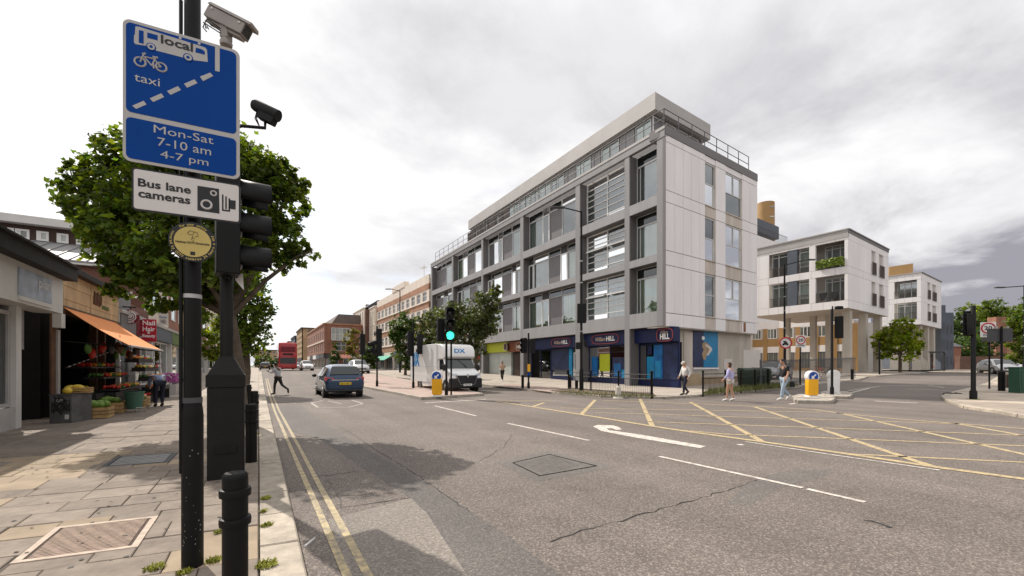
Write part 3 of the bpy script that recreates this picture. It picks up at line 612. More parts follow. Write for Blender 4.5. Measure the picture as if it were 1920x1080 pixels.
for r, (z0, z1) in enumerate(ROWS):
    a, b = PS[2][1], PS[1][0]; bk = [M['curtain_pale'], M['blind_dark'], M['blind_dark']][r]
    window(bld, PF, a + .02, b - .02, z0, z1 - .02, D, M['white'], M['glass'], bk, mul=(.49,), tra=(.15, .31, .46, .6, .72, .84), fw=.06, fd=.12)
    pbx(PF, a, b, z1 - .5, z1 - .01, -1.05, D - .16, 'transom_panel', M['dark_grey'], bld)
    if r < 2:
        for f0 in (.05, .53):
            s0, s1 = a + (b - a) * f0, a + (b - a) * (f0 + .42); zz0 = z0 + (z1 - z0) * .605
            MB().hexa([PF.pt(s0, zz0 + .04, D), PF.pt(s1, zz0 + .04, D), PF.pt(s1, zz0 - .16, D + .3), PF.pt(s0, zz0 - .16, D + .3)], [PF.pt(s0, zz0 + .1, D), PF.pt(s1, zz0 + .1, D), PF.pt(s1, zz0 - .1, D + .3), PF.pt(s0, zz0 - .1, D + .3)]).build('open_vent', M['white'], bld)
    a, b = PS[1][1], PS[0][0]; bk = [M['curtain_green'], M['curtain_pale'], M['blind_dark']][r]
    window(bld, PF, a + .02, b - .02, z0, z1 - .75, D, M['alu'], M['glass'], bk, mul=(.13,), fw=.05)
    pbx(PF, a, b, z1 - .75, z1, -1.05, D - .04, 'transom_panel', M['dark_grey'], bld); window(bld, PF, a + .02, b - .02, z1 - .74, z1 - .03, D, M['alu'], M['glass_dark'], M['room'], fw=.04, fd=.03, backd=.035)
# gable: panels in rows with recessed joints and two columns of windows
def ga(px): return PG.sz(px, 600)[0]
gx = [.06] + [ga(x) for x in (1265.5, 1281, 1296.5, 1311, 1322)]; w1 = (ga(1322), ga(1342)); mid = (ga(1342), ga(1360.5)); w2 = (ga(1360.5), ga(1391.5)); lastp = (ga(1391.5), ga(1406), LG)
zr = [4.11, 4.98, 8.06, 9.0, 12.1, 12.87, 15.97, 16.42]; J = .022
def panel(a, b, z0, z1, m='clad', d=0.0): pbx(PG, a + J / 2, b - J / 2, z0 + J, z1 - J, -.18, d, 'cladding_panel', M[m], bld)
for k in range(7):
    tall = k in (1, 3, 5); z0, z1 = zr[k], zr[k + 1]
    seg = [(a, b) for a, b in zip(gx, gx[1:])] + [mid] + [(lastp[0], lastp[1]), (lastp[1], lastp[2])]
    if not tall: seg = [(gx[0], gx[2]), (gx[2], gx[4]), (gx[4], gx[5]), mid, (lastp[0], lastp[2])]
    for a, b in seg: panel(a, b, z0, z1)
    for ww in (w1, w2):
        if not tall: panel(*ww, z0, z1, 'clad_stain' if k < 6 else 'clad', -.03)
        else:
            wide = ww is w2
            window(bld, PG, ww[0] + .03, ww[1] - .03, z0 + .03, z1 - .02, -.07, M['alu'], M['glass'], M['blind_dark'], mul=(), tra=(.52,), fw=.075, backd=.11)
            if wide: pbx(PG, (ww[0] + ww[1]) / 2 - .04, (ww[0] + ww[1]) / 2 + .04, z0 + (z1 - z0) * .54, z1 - .1, -.1, -.05, 'mullion', M['alu'], bld)
            pbx(PG, ww[1] - .1, ww[1] - .02, z0 + .02, z1 - .02, -.16, -.012, 'jamb', M['clad_stain'], bld); pbx(PG, ww[0] + .03, ww[1] - .1, z0, z0 + .07, -.15, .03, 'sill', M['clad_stain'], bld)
ox = (ga(1394), ga(1403)); M['rusty'] = mat('rusty', (0.2, 0.09, 0.045), .8, var=.4, scale=2, streak=.2)
pbx(PG, ox[0], ox[0] + .35, 4.2, 4.93, .0, .012, 'stain_panel', M['rusty'], bld)
pbx(PG, .0, LG, 16.42, 17.0, -1.2, .03, 'roof_edge', M['grey_panel'], bld); pbx(PG, .0, .05, zc, 16.4, -.18, .015, 'corner_trim', M['grey_panel'], bld)
pbx(PG, .05, LG, 4.06, 4.11, -1.4, -.02, 'soffit', M['soffit'], bld)
# set-back roof storey
pc0 = V((CB.x + 1.75, CB.y + 2.3, 0)); PP = Plane(pc0, (0, -1)); PPg = Plane(pc0, g); lp = -PP.sz(878, 418)[0]; lg2 = PPg.sz(1332, 245)[0]
r0, r1, r2, r3 = PP.pt(-lp, 0, 0), PPg.pt(0, 0, 0), PPg.pt(lg2, 0, 0), PPg.pt(lg2, 0, 0) + V((0, lp, 0))
roof = MB().prism([p + V((0, 0, 19.75)) for p in (r0, r1, r2, r3)], (0, 0, 1.2)).build('roof_box', M['grey_light'], bld)
ins = lambda p: p + V((.5, .5, 16.7)); MB().prism([ins(r0), ins(r1), ins(r2) - V((1, 0, 0)), ins(r3) - V((1, 1, 0))], (0, 0, 3.05)).build('roof_storey', M['grey_panel'], bld)
PPi = PP.off(-.5); PGi = PPg.off(-.5); s = -.75
rr = random.Random(3)
while s > -lp + 1.5:
    wd = rr.choice([1.1, 1.5, 1.5, 2.0]);
    if rr.random() < .75: window(bld, PPi, s - wd, s, 17.0, 19.6, .06, M['alu'], M['glass'], rr.choice([cp, cp, M['curtain_pale']]), mul=(.5,) if wd > 1.6 else (), fw=.07, backd=.05)
    else: pbx(PPi, s - wd, s, 17, 19.6, 0, .05, 'infill_panel', M['beam_grey'], bld)
    s -= wd + .12
s = .4
while s < lg2 - 2: window(bld, PGi, s, s + 1.3, 17, 19.6, .06, M['alu'], M['glass'], bd, fw=.07, backd=.05); s += 1.5
# roof railings
rl = ent('roof_railing', 'dark metal balustrade round the roof terrace of the corner block', 'railing', PF.pt(-.4, ztop, -.35))
def railing(P, s0, s1, z0, z1, d, step, rails, r=.03):
    n = max(1, round((s1 - s0) / step))
    for k in range(n + 1):
        s = s0 + (s1 - s0) * k / n; MB().tube([P.pt(s, z0, d), P.pt(s, z1, d)], r, 6).build('post', M['alu_dark'], rl)
    for f in rails: MB().tube([P.pt(s0, z0 + (z1 - z0) * f, d), P.pt(s1, z0 + (z1 - z0) * f, d)], r * .9, 6).build('rail', M['alu_dark'], rl)
railing(PF, PS[-1][0] + 1, -.4, ztop, 18.35, -.35, 1.7, (1, .55, .12)); railing(PG, .4, LG - .7, 17.0, 18.35, -.35, 1.7, (1, .55, .12))
for s0 in (-31, -28.3, -25.6, -22.9): pbx(PF, s0, s0 + 2.4, 17.1, 18.3, -.5, -.44, 'screen', M['door_brown'], rl)
# shops under the block
PS0 = PF.off(-1.1)
def shopfront(a, b, fas, backm, kind): pass
def oval(P, s, z, rx, rz, d, m, parent, tub=.045, name='ring', n=36):
    return MB().tube([P.pt(s + rx * math.copysign(abs(math.cos(t)) ** .55, math.cos(t)), z + rz * math.copysign(abs(math.sin(t)) ** .55, math.sin(t)), d) for t in [2 * math.pi * k / n for k in range(n + 1)]], tub, 5, False).build(name, m, parent)
def hill_sign(P, s, z, wd, hh, d, parent, small=False):
    oval(P, s, z, wd / 2, hh / 2, d + .03, M['ring_red'], parent, .035)
    if not small: put(P, 'William', s - wd * .36, s + wd * .02, z - hh * .2, hh * .42, d + .02, M['script_gold'], parent, shear=.35, bold=.012); put(P, 'HILL', s + wd * .05, s + wd * .36, z - hh * .22, hh * .46, d + .02, M['white'], parent, bold=.035)
    else: put(P, 'HILL', s - wd * .3, s + wd * .3, z - hh * .33, hh * .42, d + .02, M['white'], parent, bold=.04); put(P, 'William', s - wd * .26, s + wd * .2, z + hh * .12, hh * .24, d + .02, M['script_gold'], parent, shear=.35)
shop = ent('betting_shop', 'navy betting shop front with blue window posters under the corner block', 'shop front', PF.pt(-5, base, -1))
zt0, zt1, zf = base + .45, 3.1, 4.1
for i, (a, b) in enumerate([(PS[1][1], .3), (PS[2][1], PS[1][0]), (PS[3][1] + 3.4, PS[2][0])]):
    pbx(PF, a, b, 3.15, zf, -1.0, -.45 if i else -.5, 'fascia', M['fascia_blue'], shop)
    pbx(PF, a, b, base - .05, zt0, -1.2, -.9, 'stall_riser', M['fascia_blue'], shop)
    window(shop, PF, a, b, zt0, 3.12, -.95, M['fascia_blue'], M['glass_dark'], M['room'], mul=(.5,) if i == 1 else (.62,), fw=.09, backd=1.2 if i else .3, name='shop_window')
a, b = PS[2][1], PS[1][0]; W = b - a
PX = PF.off(-.925)
def poster(P, s0, s1, z0, z1, m, parent=shop, d=0, name='poster'): MB().pbox(P, s0, s1, z0, z1, d - .02, d).build(name, m, parent)
poster(PX, a + .08 * W, a + .22 * W, zt0 + .2, 2.3, M['poster_blue']); poster(PX, a + .27 * W, a + .5 * W, zt0 + .55, 2.5, M['lime']); poster(PX, a + .56 * W, a + .9 * W, zt0 + .1, 2.2, M['poster_navy'])
poster(PX, a + .6 * W, a + .74 * W, zt0 + .2, 1.75, M['poster_blue'], d=.03); poster(PX, a + .76 * W, a + .86 * W, zt0 + .1, 1.3, M['poster_cyan'], d=.03)
a2, b2 = PS[1][1], .3; W2 = b2 - a2
poster(PX, a2 + .05 * W2, a2 + .2 * W2, zt0, 3.0, M['dark_grey']); poster(PX, a2 + .22 * W2, a2 + .4 * W2, zt0 + .1, 2.2, M['poster_cyan']); poster(PX, a2 + .4 * W2, a2 + .62 * W2, zt0 + .1, 3.0, M['poster_blue']); poster(PX, a2 + .64 * W2, a2 + .98 * W2, zt0 + .1, 3.0, M['poster_navy'])
poster(PX, a2 + .24 * W2, a2 + .36 * W2, 2.35, 2.95, M['fascia_blue'], d=.03); poster(PX, a2 + .44 * W2, a2 + .58 * W2, .8, 1.9, M['poster_cyan'], d=.03)
a3, b3 = PS[3][1] + 3.4, PS[2][0]; W3 = b3 - a3
poster(PX, a3 + .02 * W3, a3 + .55 * W3, 1.2, 3.0, M['poster_navy']); poster(PX, a3 + .56 * W3, a3 + .66 * W3, zt0, 3.05, M['poster_cyan']); poster(PX, a3 + .1 * W3, a3 + .5 * W3, .8, 1.2, M['dark_grey'])
for q in (.72, .86): window(shop, PF, a3 + q * W3, a3 + (q + .13) * W3, base, 2.7, -.86, M['alu'], M['glass_dark'], M['room'], fw=.06, name='door', backd=.8)
hill_sign(PF, a + .5 * W, 3.62, 2.9, .72, -.45, shop); hill_sign(PF, a3 + .45 * W3, 3.62, 2.7, .7, -.45, shop)
hill_sign(PF, -.35, 3.58, 1.25, .8, -.5 + .1, shop, True)
pbx(PF, -1.0, .3, 3.16, 4.02, -.5, -.42, 'sign_board', M['fascia_blue'], shop)
grn = ent('shuttered_shop', 'closed shop with a lime green fascia and pale shutters', 'shop front', PF.pt(PS[3][1] - 5, base, -1))
a, b = PS[4][1], PS[3][0]; W = b - a
pbx(PF, a, a + .62 * W, 3.05, 4.12, -1.0, -.5, 'fascia', M['lime'], grn)
for q in (0, .31): pbx(PF, a + q * W, a + (q + .305) * W, .5, 3.04, -1.1, -.82, 'shutter', M['shutter'], grn)
pbx(PF, a, a + .62 * W, base - .1, .5, -1.1, -.8, 'stall_riser', M['dark_grey'], grn)
sm = ent('brown_shop', 'narrow dark doorway under a brown sign between the shutters and the betting shop', 'shop front', PF.pt(PS[3][1] - 1.5, base, -1))
pbx(PF, a + .63 * W, b - .02, 3.0, 4.12, -1.0, -.42, 'fascia', M['brown_sign'], sm); pbx(PF, a + .63 * W, b - .02, base - .1, 2.98, -1.3, -1.0, 'recess', M['room'], sm); pbx(PF, a + .68 * W, a + .83 * W, base, 2.9, -.98, -.9, 'door', M['door_brown'], sm); pbx(PF, a + .85 * W, a + .95 * W, base, 2.9, -.98, -.9, 'side_light', M['alu_dark'], sm)
put(PF, 'HILL', a + .84 * W, b - .25, 3.35, .3, -.4, M['white'], sm, bold=.03); oval(PF, b - .55 - .25, 3.55, .62, .42, -.38, M['script_gold'], sm, .03)
mb = MB().tube([PF.pt(a + .6 * W, 3.55, -.45), PF.pt(a + .6 * W, 3.55, -.2)], .42, 20); mb.build('round_sign', M['door_brown'], sm); oval(PF, a + .6 * W, 3.55, .36, .36, -.18, M['script_gold'], sm, .03)
a, b = PS[3][1], PS[3][1] + 3.35
pbx(PF, a, b, 3.1, 4.1, -1.0, -.5, 'fascia', M['fascia_blue'], shop); window(shop, PF, a, b, base, 3.1, -.95, M['fascia_blue'], M['glass_dark'], M['room'], mul=(.5,), fw=.09, backd=.8, name='shop_window')
for i in (4, 5):
    a, b = PS[i + 1][1], PS[i][0]; pbx(PF, a, b, 3.1, 4.1, -1.0, -.5, 'fascia', M['grey_panel'], bld); window(bld, PF, a, b, base, 3.1, -.9, M['grey_frame'], M['glass'], M['blind_dark'], mul=(.25, .5, .75), fw=.08, name='shop_window')
# side wall of the ground storey: picture panel, pale boards, brick plinth
PGs = PG.off(-.5)
def side(px0, px1, y0, y1, m, name, dd=.04, parent=bld):
    s0, zt = PGs.sz(px0, y0); s1, _ = PGs.sz(px1, y0); _, zb = PGs.sz(px0, y1); return pbx(PGs, s0, s1, zb, zt, 0, dd, name, M[m], parent)
M['plinth'] = brickmat('plinth', (0.42, 0.30, 0.17), (0.36, 0.25, 0.14), (0.35, 0.3, 0.24)); M['pale_board'] = mat('pale_board', (0.62, 0.57, 0.53), .7, var=.05)
side(1272, 1312, 702, 731, 'plinth', 'brick_plinth', .06); side(1312, 1392, 707, 729, 'plinth', 'brick_plinth', .05); side(1281, 1297, 622, 702, 'clad_stain', 'column', .07)
side(1393, 1425, 656, 690, 'pale_board', 'board'); side(1357, 1372, 673, 692, 'pale_board', 'board', .03)
MB().prism([PF.pt(.28, base - .1, -1.0), PF.pt(.28, base - .1, -1.1), PG.pt(1.74, base - .1, -.75), PG.pt(1.78, base - .1, -.52)], (0, 0, 3.95)).build('return_panel', M['fascia_blue'], shop)
pn_ = ent('wall_poster', 'tall blue poster of a footballer on the side wall of the corner block', 'poster', PGs.pt(PGs.sz(1322, 690)[0], PGs.sz(1322, 690)[1], 0))
def side2(px0, px1, y0, y1, m, name, dd): 
    s0, zt = PGs.sz(px0, y0); s1, _ = PGs.sz(px1, y0); _, zb = PGs.sz(px0, y1); pbx(PGs, s0, s1, zb, zt, 0, dd, name, m, pn_)
side2(1298.5, 1318, 620, 688, M['poster_navy'], 'left_half', .05); side2(1318.2, 1345, 621, 689, M['poster_cyan'], 'right_half', .05); side2(1298, 1346, 689.5, 692.5, M['clad'], 'ledge', .1)
def blob(pts, m, d, name): MB().hexa([PGs.pt(*PGs.sz(*p), d) for p in pts], [PGs.pt(*PGs.sz(*p), d + .008) for p in pts]).build(name, m, pn_)
M['tan'] = mat('tan', (.34, .24, .14), .6, var=.35, scale=3)
blob([(1316, 643), (1321, 641), (1326, 644), (1333, 652), (1331, 656), (1323, 668), (1321, 676), (1317, 673), (1315, 664), (1318, 655), (1315, 650)], M['tan'], .05, 'printed_figure')
blob([(1322, 645), (1332, 651), (1334, 656), (1326, 667), (1323, 666), (1329, 655), (1321, 648)], M['pale_board'], .06, 'printed_arm'); blob([(1314.5, 632), (1317, 630), (1320, 632), (1320, 636), (1317, 638), (1314.5, 636)], M['white'], .055, 'printed_cap')
# ------------------------------------------------------------------ the row of buildings beyond the corner block
M['brick_red'] = brickmat('brick_red', (0.30, 0.115, 0.065), (0.24, 0.085, 0.05), (0.3, 0.2, 0.15)); M['brick_orange'] = brickmat('brick_orange', (0.40, 0.19, 0.10), (0.34, 0.15, 0.08), (0.36, 0.25, 0.18))
M['brick_brown'] = brickmat('brick_brown', (0.16, 0.07, 0.045), (0.11, 0.05, 0.035), (0.16, 0.12, 0.09)); M['brick_yellow'] = brickmat('brick_yellow', (0.44, 0.29, 0.14), (0.38, 0.24, 0.12), (0.4, 0.33, 0.25))
M['render_cream'] = mat('render_cream', (0.66, 0.57, 0.46), .7, var=.12, scale=.6, streak=.2); M['stone_white'] = mat('stone_white', (0.72, 0.63, 0.54), .7, var=.1, scale=.8, streak=.2)
M['slate'] = mat('slate', (0.075, 0.075, 0.085), .6, var=.2, scale=1, streak=4); M['slate_brown'] = mat('slate_brown', (0.11, 0.085, 0.075), .7, var=.15, scale=1); M['slate_blue'] = mat('slate_blue', (0.09, 0.105, 0.13), .6, var=.15, scale=1)
M['pane_far'] = mat('pane_far', (0.10, 0.115, 0.12), .08, var=.5, scale=.35, rnd=.5, spec=.9); M['pane_pale'] = mat('pane_pale', (0.34, 0.36, 0.33), .15, var=.3, scale=.5, rnd=.4, spec=.7)
M['awning_green'] = mat('awning_green', (0.03, 0.3, 0.2), .7, var=.1); M['awning_pink'] = mat('awning_pink', (0.6, 0.26, 0.2), .8, var=.15)
def fwin(parent, P, s0, s1, z0, z1, fm, gm=None, mul=(), tra=(), d=-.02, fw=.07): return window(parent, P, s0, s1, z0, z1, d, fm, gm or M['pane_far'], None, mul, tra, fw, .06)
def walls(parent, P, s0, s1, z0, z1, holes, m, dep=.3, name='wall', d=0.0):
    """a front wall with real openings: piers and spandrels around a list of rows (z0,z1,[(s0,s1)..])"""
    mb = MB(); z = z0
    for (a, b, hs) in sorted(holes):
        if a > z: mb.pbox(P, s0, s1, z, a, d - dep, d)
        s = s0
        for (p, q) in sorted(hs):
            if p > s: mb.pbox(P, s, p, a, b, d - dep, d)
            s = q
        if s < s1: mb.pbox(P, s, s1, a, b, d - dep, d)
        z = b
    if z < z1: mb.pbox(P, s0, s1, z, z1, d - dep, d)
    return mb.build(name, m, parent)
def body(parent, P, s0, s1, dep, z0, z1, m, d=-.3, name='wall_core'): return pbx(P, s0, s1, z0, z1, -dep, d, name, m, parent)
def frow(s0, s1, n, frac): 
    w_ = (s1 - s0) / n; return [(s0 + w_ * (k + .5 - frac / 2), s0 + w_ * (k + .5 + frac / 2)) for k in range(n)]
ZF = 0.7
# 1. brick and white striped block with ribbon windows
Yn = CB.y + 44.6; PD = Plane((CB.x + .2, Yn), (0, -1)); sL = PD.sz(707, 600)[0]
ad = ent('striped_block', 'nineteen thirties block in bands of orange brick and white render with shops below', 'building', PD.pt(sL / 2, ZF, 0))
zz_ = lambda py, px=806: PD.sz(px, py)[1]
tp = zz_(517); b1 = (zz_(534), zz_(549)); w_hi = (zz_(583), zz_(549)); w_mid = (zz_(632), zz_(603))
z1a, z1b, z2a, z2b, z3a, z3b = 5.6, 7.3, 8.7, 10.4, 11.7, 13.2
rows = []
hs = frow(sL + .5, -.6, 11, .66)
rows = [(z1a, z1b, hs), (z2a, z2b, hs), (z3a, z3b, hs)]
body(ad, PD, sL, -.05, 14, 0, 15.2, M['render_cream'])
for k, (a, b, m) in enumerate([(4.3, 5.4, 'brick_orange'), (5.4, 7.5, 'stone_white'), (7.5, 8.5, 'brick_orange'), (8.5, 10.6, 'stone_white'), (10.6, 11.5, 'brick_orange'), (11.5, 13.4, 'stone_white'), (13.4, 14.3, 'brick_orange'), (14.3, 15.7, 'stone_white')]):
    walls(ad, PD, sL, -.05, a, b, [r for r in rows if a <= r[0] and r[1] <= b], M[m], .3, 'band', 0.04 if m == 'brick_orange' else 0)
pbx(PD, sL * .62, sL * .38, 15.7, 16.7, -.8, .1, 'raised_parapet', M['stone_white'], ad)
for a in (5.4, 8.5, 11.5): pbx(PD, sL, 0, a - .06, a + .06, 0.045, .16, 'string_course', M['stone_white'], ad)
for (a, b, h) in rows:
    for p, q in h: fwin(ad, PD, p, q, a, b, M['white'], mul=(.5,), tra=(.6,), d=-.1)
for k in range(5):
    a, b = sL + (0 - sL) * k / 5 + .25, sL + (0 - sL) * (k + 1) / 5 - .25
    pbx(PD, a, b, 3.2, 4.2, -.2, .1, 'fascia', M[['dark_grey', 'stone_white', 'slate_blue', 'clad', 'dark_grey'][k]], ad); fwin(ad, PD, a, b, .9, 3.15, M['alu'], M['pane_far'], mul=(.3, .6), d=-.25); pbx(PD, a - .45, a - .05, .4, 4.25, -.2, .12, 'pilaster', M['stone_white'], ad)
pbx(PD, sL, 0, .2, .9, -.35, .0, 'stall_riser', M['dark_grey'], ad)
aw = ent('shop_awning', 'small green shop awning on the striped block', 'awning', PD.pt(sL * .72, 3.3, .2))
a0, a1 = PD.sz(712, 670)[0], PD.sz(736, 670)[0]
MB().hexa([PD.pt(a0, 3.5, .12), PD.pt(a1, 3.5, .12), PD.pt(a1, 2.6, 1.6), PD.pt(a0, 2.6, 1.6)], [PD.pt(a0, 3.56, .12), PD.pt(a1, 3.56, .12), PD.pt(a1, 2.66, 1.6), PD.pt(a0, 2.66, 1.6)]).build('canvas', M['awning_green'], aw)
# aerial on the roof
t = ent('roof_aerial', 'thin television aerial on the roof of the striped block', 'aerial', PD.pt(-8, 15.7, -2)); MB().tube([PD.pt(-8, 15.7, -2), PD.pt(-8, 19, -2)], .04, 5).build('mast', M['steel'], t); mb = MB()
for k in range(5): mb.tube([PD.pt(-9 + k * .4, 18.5, -2.4), PD.pt(-9 + k * .4, 18.5, -1.6)], .025, 4)
mb.tube([PD.pt(-9.2, 18.5, -2), PD.pt(-7.2, 18.5, -2)], .03, 4).build('boom', M['steel'], t)
# 2. cream terrace with chimneys, 3. yellow brick house
def terrace(name, label, Yn, Yf, X, ztop_, m, nwin, storeys, roofm=None, shopm='dark_grey', frac=.45, chim=True, wm='white', side_m=None):
    P = Plane((X, Yn), (0, -1)); s0 = -(Yf - Yn); t = ent(name, label, 'building', P.pt(s0 / 2, ZF, 0)); body(t, P, s0, 0, 11, 0, ztop_ - .1, side_m or m)
    z = 4.6; hstep = (ztop_ - 4.9) / storeys; rows = [(z + hstep * k + .45, z + hstep * k + hstep - .45, frow(s0, 0, nwin, frac)) for k in range(storeys)]
    walls(t, P, s0, 0, 4.2, ztop_, rows, m); pbx(P, s0 - .05, .03, ztop_, ztop_ + .25, -.4, .15, 'cornice', M['stone_white'] if m is not M['stone_white'] else M['render_cream'], t)
    for (a, b, h) in rows:
        for p, q in h: fwin(t, P, p, q, a, b, M[wm], tra=(.5,), d=-.12); pbx(P, p - .1, q + .1, a - .14, a - .01, -.05, .08, 'sill', M['stone_white'], t)
    n = max(1, nwin // 2)
    for k in range(n):
        a, b = s0 * (1 - k / n) + .15, s0 * (1 - (k + 1) / n) - .15; pbx(P, a, b, 3.2, 4.15, -.3, .1, 'fascia', M[['dark_grey', 'slate_blue', 'stone_white', 'brown_sign'][k % 4]], t); fwin(t, P, a + .1, b - .1, .85, 3.15, M['alu'], mul=(.35,), d=-.2)
    pbx(P, s0, 0, .2, .85, -.3, .0, 'stall_riser', M['dark_grey'], t)
    if roofm:
        MB().hexa([P.pt(s0, ztop_ + .2, -.3), P.pt(-.02, ztop_ + .2, -.3), P.pt(-.02, ztop_ + .2, -10), P.pt(s0, ztop_ + .2, -10)], [P.pt(s0, ztop_ + 2.2, -3.2), P.pt(-.02, ztop_ + 2.2, -3.2), P.pt(-.02, ztop_ + 2.2, -6), P.pt(s0, ztop_ + 2.2, -6)]).build('roof', roofm, t)
    if chim: pbx(P, s0 + .2, s0 + 1.4, ztop_, ztop_ + 2.6, -4.5, -3, 'chimney', M['brick_brown'], t)
    return t, P
Y2 = Yn - sL
terrace('terrace_house', 'narrow cream terrace house with sash windows beside the striped block', Y2 + .1, Y2 + 6, CB.x - .2, 14.6, M['render_cream'], 3, 3, M['slate'])
t_, _p = terrace('terrace_house', 'taller cream terrace house with a brown brick flank', Y2 + 6.1, Y2 + 19, CB.x - 1.4, 14.8, M['stone_white'], 5, 3, M['slate'], side_m=M['brick_brown'])
terrace('terrace_house', 'low yellow brick terrace house beside the red corner building', Y2 + 19.1, Y2 + 34, CB.x - 1.8, 12.6, M['brick_yellow'], 5, 2, M['slate'])
# 4. red brick corner building with a glass box and a brown roof storey
Zr = 96; cr = GZ(608, Zr); PRf = Plane(cr, (1, -.02)); PRs = Plane(cr, (0, -1))
rb = ent('red_corner_building', 'red brick corner building with a glazed upper box and a brown set-back top', 'building', cr); fw_ = 13.0; ln = 38.0
zr1 = lambda py: zat(py, Zr); ztp = zr1(608)
body(rb, PRs, -ln, -.32, fw_, 0, ztp, M['brick_red']);
hs = frow(-ln, 0, 9, .42); rws = [(4.9, 6.6, hs), (7.7, 9.4, hs)]
walls(rb, PRs, -ln, 0, 4.3, ztp, rws, M['brick_red'])
for a, b, h in rws:
    for p, q in h: fwin(rb, PRs, p, q, a, b, M['white'], mul=(.5,), tra=(.5,), d=-.1)
pbx(PRs, -ln, .0, 7.0, 7.3, .005, .12, 'string_course', M['stone_white'], rb); pbx(PRs, -ln, .1, ztp, ztp + .35, -.6, .2, 'cornice', M['brick_orange'], rb)
hs2 = [(2.5, 4.6), (8.4, 10.4)]; walls(rb, PRf, .02, fw_, 4.3, ztp, [(4.9, 7.0, hs2)], M['brick_red'])
for p, q in hs2: fwin(rb, PRf, p, q, 4.9, 7.0, M['white'], mul=(.5,), tra=(.6,), d=-.1)
a, b = PRf.sz(621, 600)[0], PRf.sz(656, 600)[0]; zlo, zhi = zr1(638), zr1(614)
gb = window(rb, PRf, a, b, zlo, zhi, .5, M['alu'], M['pane_pale'], None, (.2, .4, .6, .8), (.5,), .12, .12, 'glass_box'); pbx(PRf, a, b, zlo, zhi, 0, .38, 'box_side', M['alu'], rb)
pbx(PRf, .0, fw_, ztp, ztp + .3, -.5, .2, 'cornice', M['brick_orange'], rb)
top = zr1(585); q = [PRs.pt(-ln, ztp, -1.5), PRs.pt(-2.0, ztp, -1.5), PRf.pt(fw_, ztp, -2.0), PRf.pt(fw_, ztp, -ln)]
MB().hexa(q, [PRs.pt(-ln, top, -3.4), PRs.pt(-2.5, top, -3.4), PRf.pt(fw_, top, -2.5), PRf.pt(fw_, top, -ln)]).build('top_storey', M['slate_brown'], rb)
for k in range(5):
    a, b = -ln + ln * k / 5 + .3, -ln + ln * (k + 1) / 5 - .3; pbx(PRs, a, b, 3.2, 4.2, -.3, .12, 'fascia', M[['stone_white', 'dark_grey', 'clad', 'slate_blue', 'dark_grey'][k]], rb); fwin(rb, PRs, a, b, .9, 3.15, M['alu'], mul=(.3, .65), d=-.15)
pbx(PRs, -ln, 0, .3, .9, -.3, 0, 'stall_riser', M['dark_grey'], rb)
pbx(PRf, .3, 3.2, 3.2, 4.1, -.2, .1, 'fascia', M['dark_grey'], rb); fwin(rb, PRf, .5, 3.0, .8, 3.1, M['white'], mul=(.5,), d=-.05); fwin(rb, PRf, 4, 7.5, .8, 3.1, M['white'], mul=(.33, .66), d=.0); pbx(PRf, 3.6, fw_, 3.2, 4.1, -.2, .12, 'fascia', M['stone_white'], rb)
for k, px in enumerate((632, 648)):
    aw = ent('shop_awning', ['pink pavement awning left of its twin at the red corner building', 'pink pavement awning right of its twin at the red corner building'][k], 'awning', GZ(px, 94), 0, 'pink awnings'); c = GZ(px, 93.5)
    MB().hexa([c + V((-1, 1.2, 3.2)), c + V((1, 1.2, 3.2)), c + V((1, -.6, 2.4)), c + V((-1, -.6, 2.4))], [c + V((-1, 1.2, 3.3)), c + V((1, 1.2, 3.3)), c + V((1, -.6, 2.5)), c + V((-1, -.6, 2.5))]).build('canvas', M['awning_pink'], aw)
# 5. blocks further up the street
def block(name, label, px0, px1, Z, py0, m, n, storeys, wm='white', fac_w=9, roofm=None, ln=26):
    c = GZ(px0, Z); Ps = Plane(c, (0, -1)); Pf = Plane(c, (1, 0)); t = ent(name, label, 'building', c); zt = zat(py0, Z); body(t, Ps, -ln, -.3, fac_w, 0, zt, m)
    st = (zt - 4.5) / storeys; hs = frow(-ln, 0, n, .5); hf = frow(.2, fac_w, max(2, n // 3), .45); rows = [(4.5 + st * k + .3 * st, 4.5 + st * k + .8 * st) for k in range(storeys)]
    walls(t, Ps, -ln, 0, .5, zt, [(a, b, hs) for a, b in rows], m); walls(t, Pf, .02, fac_w, .5, zt, [(a, b, hf) for a, b in rows], m)
    for a, b in rows:
        for p, q in hs: fwin(t, Ps, p, q, a, b, M[wm], d=-.15)
        for p, q in hf: fwin(t, Pf, p, q, a, b, M[wm], d=-.15)
    pbx(Ps, -ln - .1, .3, zt, zt + .4, -fac_w, .3, 'roof_edge', roofm or m, t); pbx(Ps, -ln, 0, 3.3, 4.1, .01, .15, 'fascia', M['dark_grey'], t); fwin(t, Ps, -ln + 1, -1, .9, 3.2, M['alu'], mul=(.2, .4, .6, .8), d=.06)
    return t
block('brick_block', 'tall yellow brick block with a dark roof edge beyond the red corner building', 566, 577, 138, 616, M['brick_yellow'], 6, 5, 'alu_dark', 12, M['slate_brown'], 22)
block('dark_block', 'dark blue clad block between two brick blocks far up the street', 553, 566, 172, 631, M['slate_blue'], 5, 5, 'alu_dark', 10, None, 24)
block('brick_block', 'farthest tan brick block at the end of the right hand row', 541, 552, 205, 641, M['brick_orange'], 5, 5, 'white', 10, None, 26)
